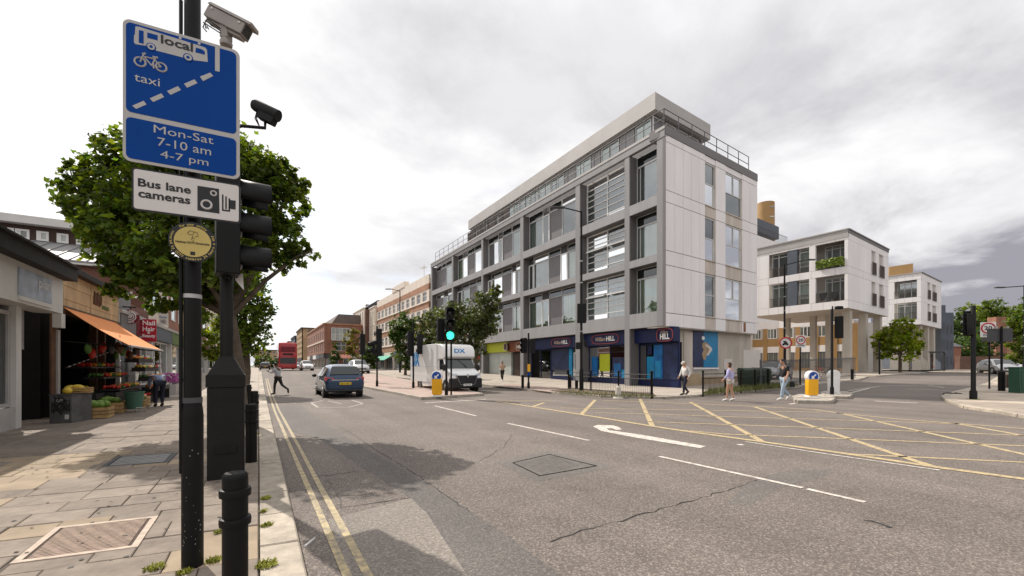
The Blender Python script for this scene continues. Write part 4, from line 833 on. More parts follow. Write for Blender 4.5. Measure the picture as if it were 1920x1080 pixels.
# far left row seen past the trees
def lblock(name, label, px, Z, py0, wd, m, n, storeys, dep=12):
    c = GZ(px, Z); Pf = Plane(c, (1, 0)); t = ent(name, label, 'building', c); zt = zat(py0, Z); body(t, Pf, 0, wd, dep, 0, zt, m); st = (zt - 1) / storeys; hs = frow(0, wd, n, .5)
    rows = [(1 + st * k + .3 * st, 1 + st * k + .8 * st) for k in range(storeys)]; walls(t, Pf, 0, wd, 0, zt, [(a, b, hs) for a, b in rows], m)
    for a, b in rows:
        for p, q in hs: fwin(t, Pf, p, q, a, b, M['white'], d=-.12)
    pbx(Pf, -.1, wd + .1, zt, zt + .35, -dep, .2, 'roof_edge', M['slate'], t)
lblock('far_building', 'cream brick building closing the view at the end of the street', 478, 160, 657, 9, M['brick_yellow'], 5, 4)
lblock('far_building', 'low dark roofed building beside the trees at the end of the street', 500, 190, 667, 12, M['brick_brown'], 5, 3)
# ------------------------------------------------------------------ white blocks on stilts along the side road
M['alcove'] = mat('alcove', (0.5, 0.46, 0.42), .8, var=.1); M['ochre'] = mat('ochre', (0.36, 0.215, 0.085), .6, var=.1, scale=.7); M['glassrail'] = glassmat('glassrail', (.55, .57, .56), .05)
M['balcony_bar'] = mat('balcony_bar', (0.09, 0.07, 0.06), .6, var=.2)
def stilt_block(label, px, Z, pyt, pys, wl_, wr, rows_px, detail):
    c = GZ(px, Z); uL = (FW + RT * ((430 - HX) / FP)).normalized(); uR = (FW + RT * ((2085 - HX) / FP)).normalized()
    PLf = Plane(c, -uL); PRf_ = Plane(c, uR); t = ent('stilt_building', label, 'building', V((c.x, c.y, gz(c.x, c.y)))); zt, zs = zat(pyt, Z), zat(pys, Z); ws = [zat(p, Z) for p in rows_px]
    LL = wl_ if wl_ < 0 else -wl_
    # rear body (leaves room for the balconies), floor slab, roof
    a = [PLf.pt(LL, 0, -1.9), PLf.pt(-.2, 0, -1.9) , PRf_.pt(wr, 0, -.2), PRf_.pt(wr, 0, -10) + (-uL) * LL]
    a[1] = PRf_.pt(1.95 / max(.3, abs(uR.dot(PLf.n))), 0, -.2)
    core = [PLf.pt(LL, 0, -1.9), a[1], PRf_.pt(wr - .05, 0, -.2), PRf_.pt(wr - .05, 0, -.2) - uL * LL * -1 * -1]
    core[3] = core[2] + uL * (-LL)
    MB().prism([p + V((0, 0, zs + .2)) for p in core], (0, 0, zt - zs - .4)).build('wall', M['alcove'], t)
    slab_ = [PLf.pt(LL, 0, -.05), PLf.pt(-.05, 0, -.05), PRf_.pt(wr - .05, 0, -.05), PRf_.pt(wr - .05, 0, -.05) + uL * (-LL)]
    MB().prism([p + V((0, 0, zs)) for p in slab_], (0, 0, .35)).build('soffit', M['soffit'], t); MB().prism([p + V((0, 0, zt - .45)) for p in slab_], (0, 0, .45)).build('roof', M['grey_panel'], t)
    pbx(PLf, LL, .08, zt, zt + .12, -.6, .12, 'coping', M['grey_light'], t); pbx(PRf_, .1, wr, zt, zt + .12, -.6, .12, 'coping', M['grey_panel'], t)
    return t, PLf, PRf_, zt, zs, LL, c
def clad_strip(t, P, s0, s1, z0, z1, n, d0=-.3, m='clad'):
    w_ = (s1 - s0) / n
    for k in range(n): pbx(P, s0 + w_ * k + .012, s0 + w_ * (k + 1) - .012, z0 + .012, z1 - .012, d0, 0, 'cladding_panel', M[m], t)
def rail(t, P, s0, s1, z, h, d, step=.12):
    mb = MB().pbox(P, s0, s1, z + h - .05, z + h, d - .03, d + .03).pbox(P, s0, s1, z, z + .05, d - .02, d + .02); s = s0
    while s < s1: mb.pbox(P, s, s + .03, z + .05, z + h - .05, d - .012, d + .012); s += step
    return mb.build('balcony_rail', M['balcony_bar'], t, kind='stuff')
def cols(t, P, slist, zs, dd, w_=.75):
    for s in slist:
        c = P.pt(s, 0, dd); MB().pbox(P, s - w_ / 2, s + w_ / 2, gz(c.x, c.y) - .1, zs, dd - w_, dd).build('column', M['concrete'], t)
Z2 = 43.0
t, PA, PB, zt, zs, LL, c2 = stilt_block('white flats on concrete stilts with planted balconies across the side road', 1590, Z2, 430, 577, 24, 0, [], 0) if False else (None,) * 7
def px_s(P, px): return P.sz(px, 600)[0]
def make_stilt(label, px, Z, pyt, pys, lpx, rpx, k):
    c = GZ(px, Z); uR = (FW + RT * ((2085 - HX) / FP)).normalized(); uL = (FW + RT * ((430 - HX) / FP)).normalized(); Pb = Plane(c, uR); wr = Pb.sz(rpx, 600)[0]; Pa = Plane(c, -uL); LL = Pa.sz(lpx, 600)[0]
    t, Pa, Pb, zt, zs, LL, c = stilt_block(label, px, Z, pyt, pys, abs(LL), wr, [], 0)
    f = (zt - zs) / (577 - 430); zy = lambda y: zs + (577 - y) * f      # heights read off the nearer block
    z = [zs, zy(562), zy(512), zy(498), zy(448), zt]
    return t, Pa, Pb, z, LL, wr, c
t, PA, PB, z, LL, wr, c2 = make_stilt('white flats on concrete stilts with planted balconies across the side road', 1590, 43.0, 430, 577, 1405, 1666, 1)
sp = lambda px: PA.sz(px, 600)[0]
clad_strip(t, PA, LL, 0, z[0], z[1], 9); clad_strip(t, PA, LL, 0, z[2], z[3], 9); clad_strip(t, PA, LL, 0, z[4], z[5] - .02, 9)
pbx(PA, LL, 0, z[5] - .75, z[5], -.3, .04, 'roof_band', M['grey_light'], t)
for fl, (za, zb) in enumerate(((z[1], z[2]), (z[3], z[4]))):
    clad_strip(t, PA, sp(1584), 0, za, zb, 1); clad_strip(t, PA, sp(1517), sp(1529), za, zb, 1)
    clad_strip(t, PA, LL, sp(1442), za, zb, 2, -.12)
    pbx(PA, sp(1476), sp(1494), za, zb, -.4, -.03, 'infill_panel', M['slate_blue'], t)
    h = zb - za
    window(t, PA, sp(1529) + .3, sp(1583), za, zb - .02, -1.5, M['alu'], M['glass'], M['blind_dark'], mul=(.3, .62), tra=(.84,), fw=.1)
    window(t, PA, sp(1442) + .05, sp(1475), za, zb, -.55, M['alu'], M['glass'], M['blind_dark'], mul=(.42,), tra=(.84,), fw=.1); window(t, PA, sp(1495), sp(1516), za, zb, -.45, M['alu'], M['glass'], M['curtain_pale'], tra=(.28, .86), fw=.1)
    for s0, s1 in ((LL, sp(1475)), (sp(1495), sp(1516)), (sp(1529), sp(1584))): rail(t, PA, s0 + .04, s1 - .04, za + .02, 1.0, -.12)
    clad_strip(t, PB, .02, PB.sz(1634, 600)[0], za, zb, 2); bb = PB.sz(1643, 600)[0]; cc_ = PB.sz(1650, 600)[0]; dd_ = PB.sz(1658, 600)[0]
    aa = PB.sz(1634, 600)[0]; clad_strip(t, PB, bb - .25, cc_ - .35, za, zb, 1); clad_strip(t, PB, dd_ - .3, wr, za, zb, 1)
    for s0, s1 in ((aa, bb - .25), (cc_ - .35, dd_ - .3)): window(t, PB, s0 + .02, s1 - .02, za, zb, -.18, M['alu'], M['glass'], M['blind_dark'], mul=(.5,), fw=.08, backd=.1, fd=.05); rail(t, PB, s0, s1, za + .02, 1.35, .1, .09)
for a, b in ((z[0], z[1]), (z[2], z[3]), (z[4], z[5] - .3)): clad_strip(t, PB, .02, wr, a, b, 3)
pbx(PB, 0, wr, z[5] - .3, z[5], -.3, .05, 'roof_band', M['grey_panel'], t)
cols(t, PB, [PB.sz(1601, 600)[0] + .1, PB.sz(1631, 600)[0], PB.sz(1656, 600)[0] + .3], z[0], -.25, .68); cols(t, PA, [sp(1432), sp(1482), sp(1512)], z[0], -5.5, .55)
# planting and washing on its balconies
pl = ent('balcony_plants', 'row of bright green plants hanging along the upper balcony rail', 'plants', PA.pt(sp(1556), z[3] + .6, 0)); prop(pl, kind='stuff'); mb = MB(); M['bright_leaf'] = mat('bright_leaf', (0.19, 0.26, 0.03), .6, var=.5, scale=4)
for k in range(420):
    q = PA.pt(random.uniform(sp(1531), sp(1583)), z[3] + random.uniform(.15, 1.0), random.uniform(-.05, .25)); mb.obox(q, (random.uniform(.1, .25), random.uniform(.05, .2), .02), random.uniform(0, 3), random.uniform(-1, 1), random.uniform(-1, 1))
mb.build('foliage', M['bright_leaf'], pl, kind='stuff')
for k, (a, b) in enumerate(((1535, 1551), (1556, 1573))):
    w_ = ent('washing', ['black garment hung over the lower balcony rail, left of two', 'black garment hung over the lower balcony rail, right of two'][k], 'clothing', PA.pt(sp(a), z[1] + .9, 0), 0, 'black clothes on the balcony')
    MB().hexa([PA.pt(sp(a), z[1] + .95, -.06), PA.pt(sp(b), z[1] + .95, -.06), PA.pt(sp(b) - .25, z[1] + .25, -.04), PA.pt(sp(a) + .2, z[1] + .15, -.04)], [PA.pt(sp(a), z[1] + .98, -.01), PA.pt(sp(b), z[1] + .98, -.01), PA.pt(sp(b) - .25, z[1] + .25, .02), PA.pt(sp(a) + .2, z[1] + .15, .02)]).build('cloth', M['rubber'], w_)
# the lower building seen beneath: pale bands, ochre panels, dark windows
PU = Plane(GZ(1600, 56), PA.u); lb = ent('lower_wing', 'two storey wing with ochre panels and white windows seen between the stilts', 'building', PU.pt(-8, .7, 0))
za = lambda y: zat(y, 56); s0, s1 = PU.sz(1405, 600)[0], PU.sz(1600, 600)[0]
body(lb, PU, s0, s1, 8, 0, za(600), M['alcove'], -.12)
for y0, y1, m in ((606, 590, 'clad'), (645, 628, 'ochre'), (658, 645, 'clad'), (700, 690, 'ochre')): pbx(PU, s0, s1, za(y0), za(y1), -.12, 0, 'band', M[m], lb)
for a, b in frow(s0, s1, 6, .62): window(lb, PU, a, b, za(628), za(606), -.02, M['white'], M['glass'], M['blind_dark'], mul=(.33, .66), fw=.1); window(lb, PU, a, b, za(690), za(658), -.02, M['alu_dark'], M['glass'], M['blind_dark'], mul=(.25, .5, .75), tra=(.5,), fw=.1); pbx(PU, b + .3, b + .9, .6, za(606), -.1, .06, 'ochre_panel', M['ochre'], lb)
# railings in front of it
fn = ent('garden_fence', 'dark close-barred fence under the first stilt block', 'fence', GZ(1500, 40)); fs = GP((1426, 727), (1500, 719), (1560, 712.5), (1605, 708), up=.1); 
for a, b in zip(fs, fs[1:]):
    n = max(2, round((b - a).length / .16)); mb = MB()
    for k in range(n):
        p = a.lerp(b, k / n); z0 = gz(p.x, p.y) + .1; mb.box((p.x - .012, p.y - .012, z0), (p.x + .012, p.y + .012, z0 + 1.75))
    mb.build('bars', M['alu_dark'], fn, kind='stuff')
    for h in (.2, 1.65): MB().tube([a + V((0, 0, h)), b + V((0, 0, h))], .03, 5).build('rail', M['alu_dark'], fn)
    MB().tube([a, a + V((0, 0, 1.8))], .05, 6).build('post', M['alu_dark'], fn)
# second stilt block, ochre top
t, PA, PB, z, LL, wr, c3 = make_stilt('farther white flats on stilts with an ochre roof storey', 1727, 64.0, 511, 608, 1640, 1765, 2)
sp = lambda px: PA.sz(px, 600)[0]
for a, b in ((z[0], z[1]), (z[2], z[3]), (z[4], z[5])): clad_strip(t, PA, LL, 0, a, b, 6); clad_strip(t, PB, .02, wr, a, b, 3)
for za_, zb_ in ((z[1], z[2]), (z[3], z[4])):
    clad_strip(t, PA, sp(1719), 0, za_, zb_, 1); clad_strip(t, PA, LL, sp(1677), za_, zb_, 3); window(t, PA, sp(1677), sp(1719), za_, zb_, -1.3, M['alu'], M['glass'], M['blind_dark'], mul=(.35, .65), tra=(.85,), fw=.1); rail(t, PA, sp(1677), sp(1719), za_, 1.1, -.1)
    a1, a2, a3, a4 = (PB.sz(p, 600)[0] for p in (1739, 1744, 1748, 1755)); clad_strip(t, PB, .02, a1, za_, zb_, 2); clad_strip(t, PB, a2, a3, za_, zb_, 1); clad_strip(t, PB, a4, wr, za_, zb_, 1)
    for p, q in ((a1, a2), (a3, a4)): window(t, PB, p, q, za_, zb_, -.18, M['alu'], M['glass'], M['blind_dark'], fw=.08, backd=.1, fd=.05); rail(t, PB, p, q, za_, 1.4, .1, .09)
cols(t, PB, [PB.sz(p, 600)[0] for p in (1733, 1746, 1757)], z[0], -.3, 1.0); cols(t, PA, [sp(1690), sp(1670)], z[0], -1.5, 1.0)
otp = [PA.pt(sp(1655), 0, -3), PA.pt(-1.6, 0, -3), PB.pt(5.5, 0, -2), PB.pt(5.5, 0, -2) + PA.u * sp(1655)]
MB().prism([p + V((0, 0, z[5] + .1)) for p in otp], (0, 0, 2.0)).build('roof_storey', M['ochre'], t)
# ochre stair tower behind the corner block, with the grey roof terrace in front of it
tw = ent('stair_tower', 'round ochre stair tower rising behind the corner block', 'tower', GZ(1437, 92)); c = GZ(1435, 92); MB().lathe(V((c.x, c.y, 0)), [(1.75, 0), (1.75, zat(382, 92)), (1.6, zat(382, 92))], 24).build('shaft', M['ochre'], tw, smooth=40)
for zz2 in (zat(393, 92), zat(411, 92), zat(428, 92)): MB().obox(c - FW * 1.72 + RT * .4 + V((0, 0, zz2 - c.z)), (.9, .12, .25), -YAW).build('slit_window', M['pane_pale'], tw)
pt_ = ent('roof_terrace_wing', 'grey rooftop wing with a barred terrace behind the corner block', 'building', GZ(1440, 74)); PT = Plane(GZ(1477, 74), g); a = PT.sz(1405, 600)[0]
pbx(PT, a, 0, 0, zat(462, 74), -8, 0, 'wall', M['clad'], pt_); pbx(PT, a, .0, zat(445, 74), zat(428, 74) + .6, -7, -1.4, 'roof_storey', M['slate_blue'], pt_); rail(pt_, PT, a, 0, zat(462, 74), 1.6, -.1, .3)
# dark slate clad house, brick walls and houses at the end of the side road
def solid(name, label, px0, px1, Z, pyt, dep, m, u=None, cat='building', roof=None, wins=0):
    c = GZ(px0, Z); P = Plane(c, u or (RT.x, RT.y)); s1 = P.sz(px1, 600)[0]; t = ent(name, label, cat, V((c.x, c.y, .7))); zt_ = zat(pyt, Z); pbx(P, 0, s1, 0, zt_, -dep, 0, 'wall', M[m], t)
    if roof: MB().hexa([P.pt(-.3, zt_, .3), P.pt(s1 + .3, zt_, .3), P.pt(s1 + .3, zt_, -dep - .3), P.pt(-.3, zt_, -dep - .3)], [P.pt(-.3, zt_ + roof, -dep * .45), P.pt(s1 + .3, zt_ + roof, -dep * .45), P.pt(s1 + .3, zt_ + roof, -dep * .55), P.pt(-.3, zt_ + roof, -dep * .55)]).build('roof', M['slate'], t)
    for k in range(wins):
        for (a, b) in frow(0, s1, 2, .3): fwin(t, P, a, b, 1.6 + 2.8 * k, 3.2 + 2.8 * k, M['alu_dark'], d=.03)
    return t
solid('slate_house', 'tall narrow dark slate clad house past the second stilt block', 1764, 1773, 72, 572, 14, 'slate_blue', wins=3); solid('slate_house', 'lower dark slate clad house beside the taller one', 1773, 1788, 76, 586, 12, 'slate_blue', wins=3)
solid('brick_house', 'small red brick house with a dark roof at the end of the side road', 1788, 1802, 88, 650, 10, 'brick_red', roof=2.2, wins=1); solid('brick_house', 'red brick house with a tall chimney stack among the trees', 1866, 1912, 110, 640, 12, 'brick_orange', roof=3, wins=1); solid('chimney_stack', 'red brick chimney stack rising above the trees', 1868, 1888, 105, 594, 2, 'brick_red', cat='chimney')
solid('garden_wall', 'long dark brick wall under the trees beyond the parked cars', 1800, 1990, 84, 668, 1, 'brick_brown', cat='wall')
# ------------------------------------------------------------------ the parade of shops on the left
PL = Plane(V((PVL, 0, 0)), (0, 1))            # s = distance along the street
LF = PL.off(.35)
M['shop_white'] = mat('shop_white', (0.62, 0.60, 0.57), .5, var=.08, scale=1.2); M['shop_frame'] = mat('shop_frame', (0.42, 0.40, 0.38), .5, var=.1)
M['felt'] = mat('felt', (0.022, 0.02, 0.019), .8, var=.3, bump=.2); M['pale_blue'] = mat('pale_blue', (0.36, 0.40, 0.47), .5, var=.3, scale=2.5)
M['wood'] = mat('wood', (0.50, 0.35, 0.19), .7, var=.28, scale=2.2, streak=.3); M['wood_dark'] = mat('wood_dark', (0.12, 0.06, 0.03), .7, var=.3, scale=3)
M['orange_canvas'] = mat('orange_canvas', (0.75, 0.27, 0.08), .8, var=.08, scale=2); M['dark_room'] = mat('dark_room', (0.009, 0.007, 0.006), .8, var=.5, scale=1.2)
M['brick_wine'] = brickmat('brick_wine', (0.17, 0.062, 0.04), (0.13, 0.045, 0.03), (0.16, 0.11, 0.08)); M['roof_grey'] = mat('roof_grey', (0.26, 0.25, 0.25), .6, var=.15, scale=1.5, streak=6)
ss = lambda px, P=PL: P.sz(px, 600)[0]
zl = lambda px, py, P=PL: P.sz(px, py)[1]
# estate agent
ea = ent('estate_agent_shop', 'white fronted estate agent shop with a wide window and dark doorway', 'shop', PL.pt(13, .1, 0))
s_e = ss(118, LF); zft, zfb = zl(112, 523, LF), zl(112, 587, LF); s0 = 6.0
pbx(PL, s0, s_e, zfb, zft, -.2, .35, 'fascia', M['shop_white'], ea); pbx(PL, s0, s_e + .1, zft, zft + .33, -.4, .62, 'roof_edge', M['felt'], ea); pbx(PL, s0, s_e + .05, zft + .33, zft + .38, -6, .7, 'roof', M['felt'], ea)
a, b = ss(33, LF), ss(95, LF); pbx(PL, a, b, zl(60, 560, LF) , zl(60, 511, LF), .35, .375, 'sign_panel', M['pale_blue'], ea); pbx(PL, a, b, zl(60, 567, LF) - .02, zl(60, 560, LF) - .01, .35, .385, 'sign_strip', M['shop_white'], ea)
putpx(LF, 'plan', (70, 538), 93, 520, .03, M['shop_white'], ea, bold=.01); putpx(LF, 'Fax: 020 8533 3478', (39, 562), 91, 551, .01, M['sign_black'], ea, bold=.03)
xw = ss(28); window(ea, PL, s0, xw, .62, zl(20, 582), -.08, M['shop_frame'], M['glass_dark'], None, mul=(.55,), fw=.09, name='shop_window'); pbx(PL, s0, xw, .08, .6, -.3, 0, 'stall_riser', M['shop_frame'], ea); pbx(PL, xw + .003, ss(38), .08, zfb, -.1, .02, 'pillar', M['shop_white'], ea)
pbx(PL, s0, xw, .1, zfb + .3, -2.6, -2.5, 'back_wall', mat('magnolia', (.42, .33, .24), .8, var=.2, scale=.7), ea); pbx(PL, xw - .15, xw, .1, zfb + .3, -2.5, -.32, 'side_wall', M['wood_dark'], ea)
for k, (q, z) in enumerate(((11.2, 1.1), (12.0, 1.1), (12.0, 1.7), (12.8, 1.1))): pbx(PL, q, q + .5, z, z + .4, -.5, -.47, 'window_card', [M['shop_white'], M['pale_blue']][k % 2], ea)
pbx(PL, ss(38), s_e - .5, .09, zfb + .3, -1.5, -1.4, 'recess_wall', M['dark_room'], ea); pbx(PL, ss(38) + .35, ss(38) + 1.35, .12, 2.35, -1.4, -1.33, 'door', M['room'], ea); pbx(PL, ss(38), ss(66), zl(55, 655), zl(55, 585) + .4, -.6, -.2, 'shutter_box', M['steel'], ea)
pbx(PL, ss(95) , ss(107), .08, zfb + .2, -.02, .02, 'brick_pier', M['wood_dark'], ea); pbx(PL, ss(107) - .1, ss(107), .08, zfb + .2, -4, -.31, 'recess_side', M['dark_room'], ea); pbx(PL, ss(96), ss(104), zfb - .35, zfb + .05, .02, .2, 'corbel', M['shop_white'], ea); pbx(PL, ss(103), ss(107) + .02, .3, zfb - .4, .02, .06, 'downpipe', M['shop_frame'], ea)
# greengrocer
gg = ent('greengrocer_shop', 'greengrocer shop front with a pale wooden fascia and deep dark interior', 'shop', PL.pt(20, .1, 0))
ga0, ga1 = ss(112), ss(217); zt1, zb1 = zl(150, 540) + .25, zl(150, 590) + .1
for a, b in ((ga0, ss(163)), (ss(163) + .06, ga1)):
    n = 5
    for k in range(n): pbx(PL, a, b, zb1 + (zt1 - zb1) * k / n + .006, zb1 + (zt1 - zb1) * (k + 1) / n, -.1, .08 + .012 * (k % 2), 'board', M['wood'], gg)
pbx(PL, ga0, ga1, zb1 - .22, zb1, -.1, .12, 'red_rail', M['wood_dark'], gg); pbx(PL, ga0 - .1, ga1 + .1, zt1, zt1 + .16, -.6, .3, 'flashing', M['felt'], gg); pbx(PL, ga0 - .1, ga1 + .1, zt1 + .16, zt1 + .5, -.6, -.2, 'parapet', M['brick_wine'], gg)
M['sign_green'] = mat('sign_green', (.12, .17, .06), .7)
for k in range(7): a_ = ss(168) + k * .11; MB().tube([PL.pt(a_, zb1 + .35, .115), PL.pt(a_ + .05, zb1 + .8 - .05 * (k % 3), .115), PL.pt(a_ + .09, zb1 + .42, .115), PL.pt(a_ + .14, zb1 + .7, .115)], .022, 5).build('faded_logo', M['wood_dark'], gg)
for k in range(6): a_ = ss(184) + k * .13; MB().tube([PL.pt(a_, zb1 + .3, .115), PL.pt(a_ + .04, zb1 + .42, .115), PL.pt(a_ + .1, zb1 + .3, .115)], .014, 5).build('faded_script', M['sign_green'], gg)
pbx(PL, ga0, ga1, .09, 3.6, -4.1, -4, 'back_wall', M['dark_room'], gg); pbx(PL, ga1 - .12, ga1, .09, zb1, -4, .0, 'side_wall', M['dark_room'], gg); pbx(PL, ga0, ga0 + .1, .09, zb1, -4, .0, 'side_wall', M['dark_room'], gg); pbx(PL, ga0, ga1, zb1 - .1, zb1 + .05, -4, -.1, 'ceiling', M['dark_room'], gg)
for q in (188, 203): pbx(PL, ss(q), ss(q) + .14, .1, zb1 - .2, -.3, -.1, 'post', M['wood_dark'], gg)
cb = ent('chalkboard', 'tall black chalkboard with faint chalk writing inside the shop', 'board', PL.pt(ss(152), .1, -1)); pbx(PL, ss(135), ss(175), .5, 2.5, -1.1, -1, 'board_panel', M['felt'], cb)
M['chalk'] = mat('chalk', (.12, .11, .1), .9)
for k in range(5):
    a_, b_ = ss(140 + k % 2 * 3), ss(170 - k % 3 * 3); MB().tube([PL.pt(a_ + (b_ - a_) * j / 26, 2.25 - k * .36 + .06 * math.sin(j * 2.1 + k) + .03 * math.cos(j * 5.3), -.99) for j in range(27)], .008, 4).build('chalk_line', M['chalk'], cb)
ch = ent('rope', 'striped rope strung diagonally across the shop opening', 'rope', PL.pt(ss(118), 1.6, .3)); pa, pb = PL.pt(ss(113), zl(113, 690) , .1), PL.pt(ss(195), zl(195, 656), .3)
for k in range(24): MB().tube([pa.lerp(pb, k / 24), pa.lerp(pb, (k + 1) / 24)], .018, 5).build('rope_piece', M['shop_frame'] if k % 2 else M['felt'], ch)
# its awning
aw = ent('orange_awning', 'faded orange canvas awning sloping out over the greengrocer display', 'awning', V((-4.2, 19.8, 2.8)))
Y0, Y1, zw, zf_, xw_, xf = 17.25, 22.4, 3.28, 2.2, PVL + .1, -3.4
nn = 6; mb = MB(); q = []
for k in range(nn + 1):
    f = k / nn; sag = -.05 * math.sin(math.pi * f); q.append((xw_ + (xf - xw_) * f, zw + (zf_ - zw) * f + sag))
for (x0, z0), (x1, z1) in zip(q, q[1:]): mb.hexa([V((x0, Y0, z0)), V((x1, Y0, z1)), V((x1, Y1, z1)), V((x0, Y1, z0))], [V((x0, Y0, z0 + .012)), V((x1, Y0, z1 + .012)), V((x1, Y1, z1 + .012)), V((x0, Y1, z0 + .012))])
mb.build('canvas', M['orange_canvas'], aw); MB().tube([V((xf, Y0, zf_)), V((xf, Y1, zf_))], .035, 8).build('front_bar', M['shop_frame'], aw)
for yy in (Y0 + .2, Y1 - .2): MB().tube([V((PVL, yy, 2.3)), V((xf, yy, zf_ - .03))], .025, 6).build('arm', M['black_metal'], aw)
# display goods
M['crate_wood'] = mat('crate_wood', (.42, .27, .12), .75, var=.25, scale=8, rnd=.15); M['melon_y'] = mat('melon_y', (.6, .42, .04), .5, var=.15, scale=6); M['melon_g'] = mat('melon_g', (.13, .22, .03), .5, var=.35, scale=14); M['tomato'] = mat('tomato', (.5, .03, .015), .35, var=.2); M['orange_f'] = mat('orange_f', (.65, .2, .01), .5, var=.15); M['leafy'] = mat('leafy', (.08, .17, .03), .6, var=.5, scale=12)
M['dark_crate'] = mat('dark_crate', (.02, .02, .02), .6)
def crate(label, c, sx, sy, h, m='crate_wood', slats=3, group='produce crates'):
    t = ent('produce_crate', label, 'crate', c, 0, group); x, y, z = c
    for k in range(slats):
        za, zb = z + h * k / slats + .012, z + h * (k + 1) / slats - .012
        for (p, q) in (((x - sx, y - sy), (x + sx, y - sy + .015)), ((x - sx, y + sy - .015), (x + sx, y + sy)), ((x - sx, y - sy + .016), (x - sx + .015, y + sy - .016)), ((x + sx - .015, y - sy + .016), (x + sx, y + sy - .016))): MB().box((*p, za), (*q, zb)).build('slat', M[m], t)
    for i in (-1, 1):
        for j in (-1, 1): MB().box((x + i * (sx - .03) - .015, y + j * (sy - .03) - .015, z), (x + i * (sx - .03) + .015, y + j * (sy - .03) + .015, z + h)).build('corner_post', M[m], t)
    MB().box((x - sx + .016, y - sy + .016, z + .01), (x + sx - .016, y + sy - .016, z + .03)).build('base', M[m], t); return t
def fruit(name, label, c, sx, sy, r, n, m, group, elong=1.0, each=True):
    for k in range(n):
        p = V((c[0] + random.uniform(-sx, sx), c[1] + random.uniform(-sy, sy), c[2] + r * random.uniform(.6, 1.5)))
        o = MB().ell(p, (r, r * elong, r * .95), 10, 6, Matrix.Rotation(random.uniform(0, 3), 3, 'Z')).build(name, M[m], smooth=60); prop(o, label, 'fruit', group)
G1 = G(205, 783, .1); G2 = G(226, 775, .1)
crate('slatted wooden crate of melons nearest the kerb in the shade', (G1.x - .3, G1.y + .1, .1), .33, .27, .32); fruit('melon', 'green melon heaped in the wooden crate', (G1.x - .3, G1.y + .1, .38), .2, .17, .11, 8, 'melon_g', 'green melons in the front crate', 1.25)
crate('second slatted wooden crate of green melons behind the front one', (G2.x - .3, G2.y + .35, .1), .33, .27, .34); fruit('melon', 'green melon in the rear wooden crate', (G2.x - .3, G2.y + .35, .4), .2, .17, .1, 7, 'melon_g', 'green melons in the rear crate', 1.25)
G3 = G(190, 775, .1); crate('dark crate of yellow melons set behind the wooden crates', (G3.x - .55, G3.y + .5, .1), .42, .42, .62, 'dark_crate'); fruit('melon', 'round yellow melon on the dark crate', (G3.x - .6, G3.y + .5, .7), .2, .2, .11, 6, 'melon_y', 'yellow melons')
gbx = G(118, 792, .1); t = ent('graffiti_cabinet', 'grey metal cabinet scrawled with black graffiti beside the brick pier', 'cabinet', gbx); bx0 = G(93, 794, .1); PB_ = Plane(V((bx0.x, bx0.y, 0)), (.96, -.28)); wb = PB_.sz(134, 780)[0]; hb = zat(742, depth(bx0))
M['cab_grey'] = mat('cab_grey', (.10, .098, .1), .6, var=.35, scale=4, bump=.1); pbx(PB_, 0, wb, .1, hb, -.75, 0, 'cabinet_body', M['cab_grey'], t); pbx(PB_, -.02, wb + .02, hb, hb + .03, -.77, .02, 'lid', M['dark_grey'], t); pbx(PB_, wb * .3, wb * .62, hb - .17, hb - .09, 0, .008, 'label', M['shop_white'], t); pbx(PB_, wb * .7, wb * .88, .2, .32, 0, .008, 'sticker', M['shop_white'], t)
for k in range(9):
    pts = []; s_, z_ = random.uniform(.15, .8) * wb, random.uniform(.35, .65) * hb
    for j in range(14): a_ = j * .55 + k; pts.append(PB_.pt(min(max(s_ + math.cos(a_) * .13 + j * .004, .04), wb - .04), .1 + z_ + math.sin(a_ * 1.3 + k) * .17, .004))
    MB().tube(pts, .009, 4).build('graffiti_stroke', M['felt'], t)
fruit('squash', 'orange squash resting on the graffiti cabinet', (PB_.pt(wb * .4, 0, -.35).x, PB_.pt(wb * .4, 0, -.35).y, hb + .05), .2, .2, .1, 4, 'melon_y', 'squashes on the cabinet', 1.5)
crate('small cardboard coloured crate on the graffiti cabinet', (PB_.pt(wb * .85, 0, -.5).x, PB_.pt(wb * .85, 0, -.5).y, hb + .032), .2, .15, .16)
# stepped racks along the front: shelves of fruit
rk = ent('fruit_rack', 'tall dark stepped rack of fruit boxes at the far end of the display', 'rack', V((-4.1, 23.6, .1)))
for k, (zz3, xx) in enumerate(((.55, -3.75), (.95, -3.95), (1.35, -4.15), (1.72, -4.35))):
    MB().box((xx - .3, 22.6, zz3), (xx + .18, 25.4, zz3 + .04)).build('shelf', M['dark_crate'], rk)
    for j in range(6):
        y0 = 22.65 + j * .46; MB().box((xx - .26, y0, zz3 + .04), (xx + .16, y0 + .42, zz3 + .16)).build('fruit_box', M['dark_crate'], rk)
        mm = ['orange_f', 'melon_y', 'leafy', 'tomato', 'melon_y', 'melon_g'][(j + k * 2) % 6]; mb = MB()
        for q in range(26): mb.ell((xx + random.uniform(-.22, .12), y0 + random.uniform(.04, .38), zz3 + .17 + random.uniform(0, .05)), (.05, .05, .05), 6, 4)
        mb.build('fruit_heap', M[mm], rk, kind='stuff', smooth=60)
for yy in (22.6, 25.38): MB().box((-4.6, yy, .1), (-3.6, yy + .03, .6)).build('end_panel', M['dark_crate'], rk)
rk2 = ent('vegetable_stand', 'low dark stand of tomatoes and greens inside the shop opening', 'rack', V((-4.4, 20.5, .1)))
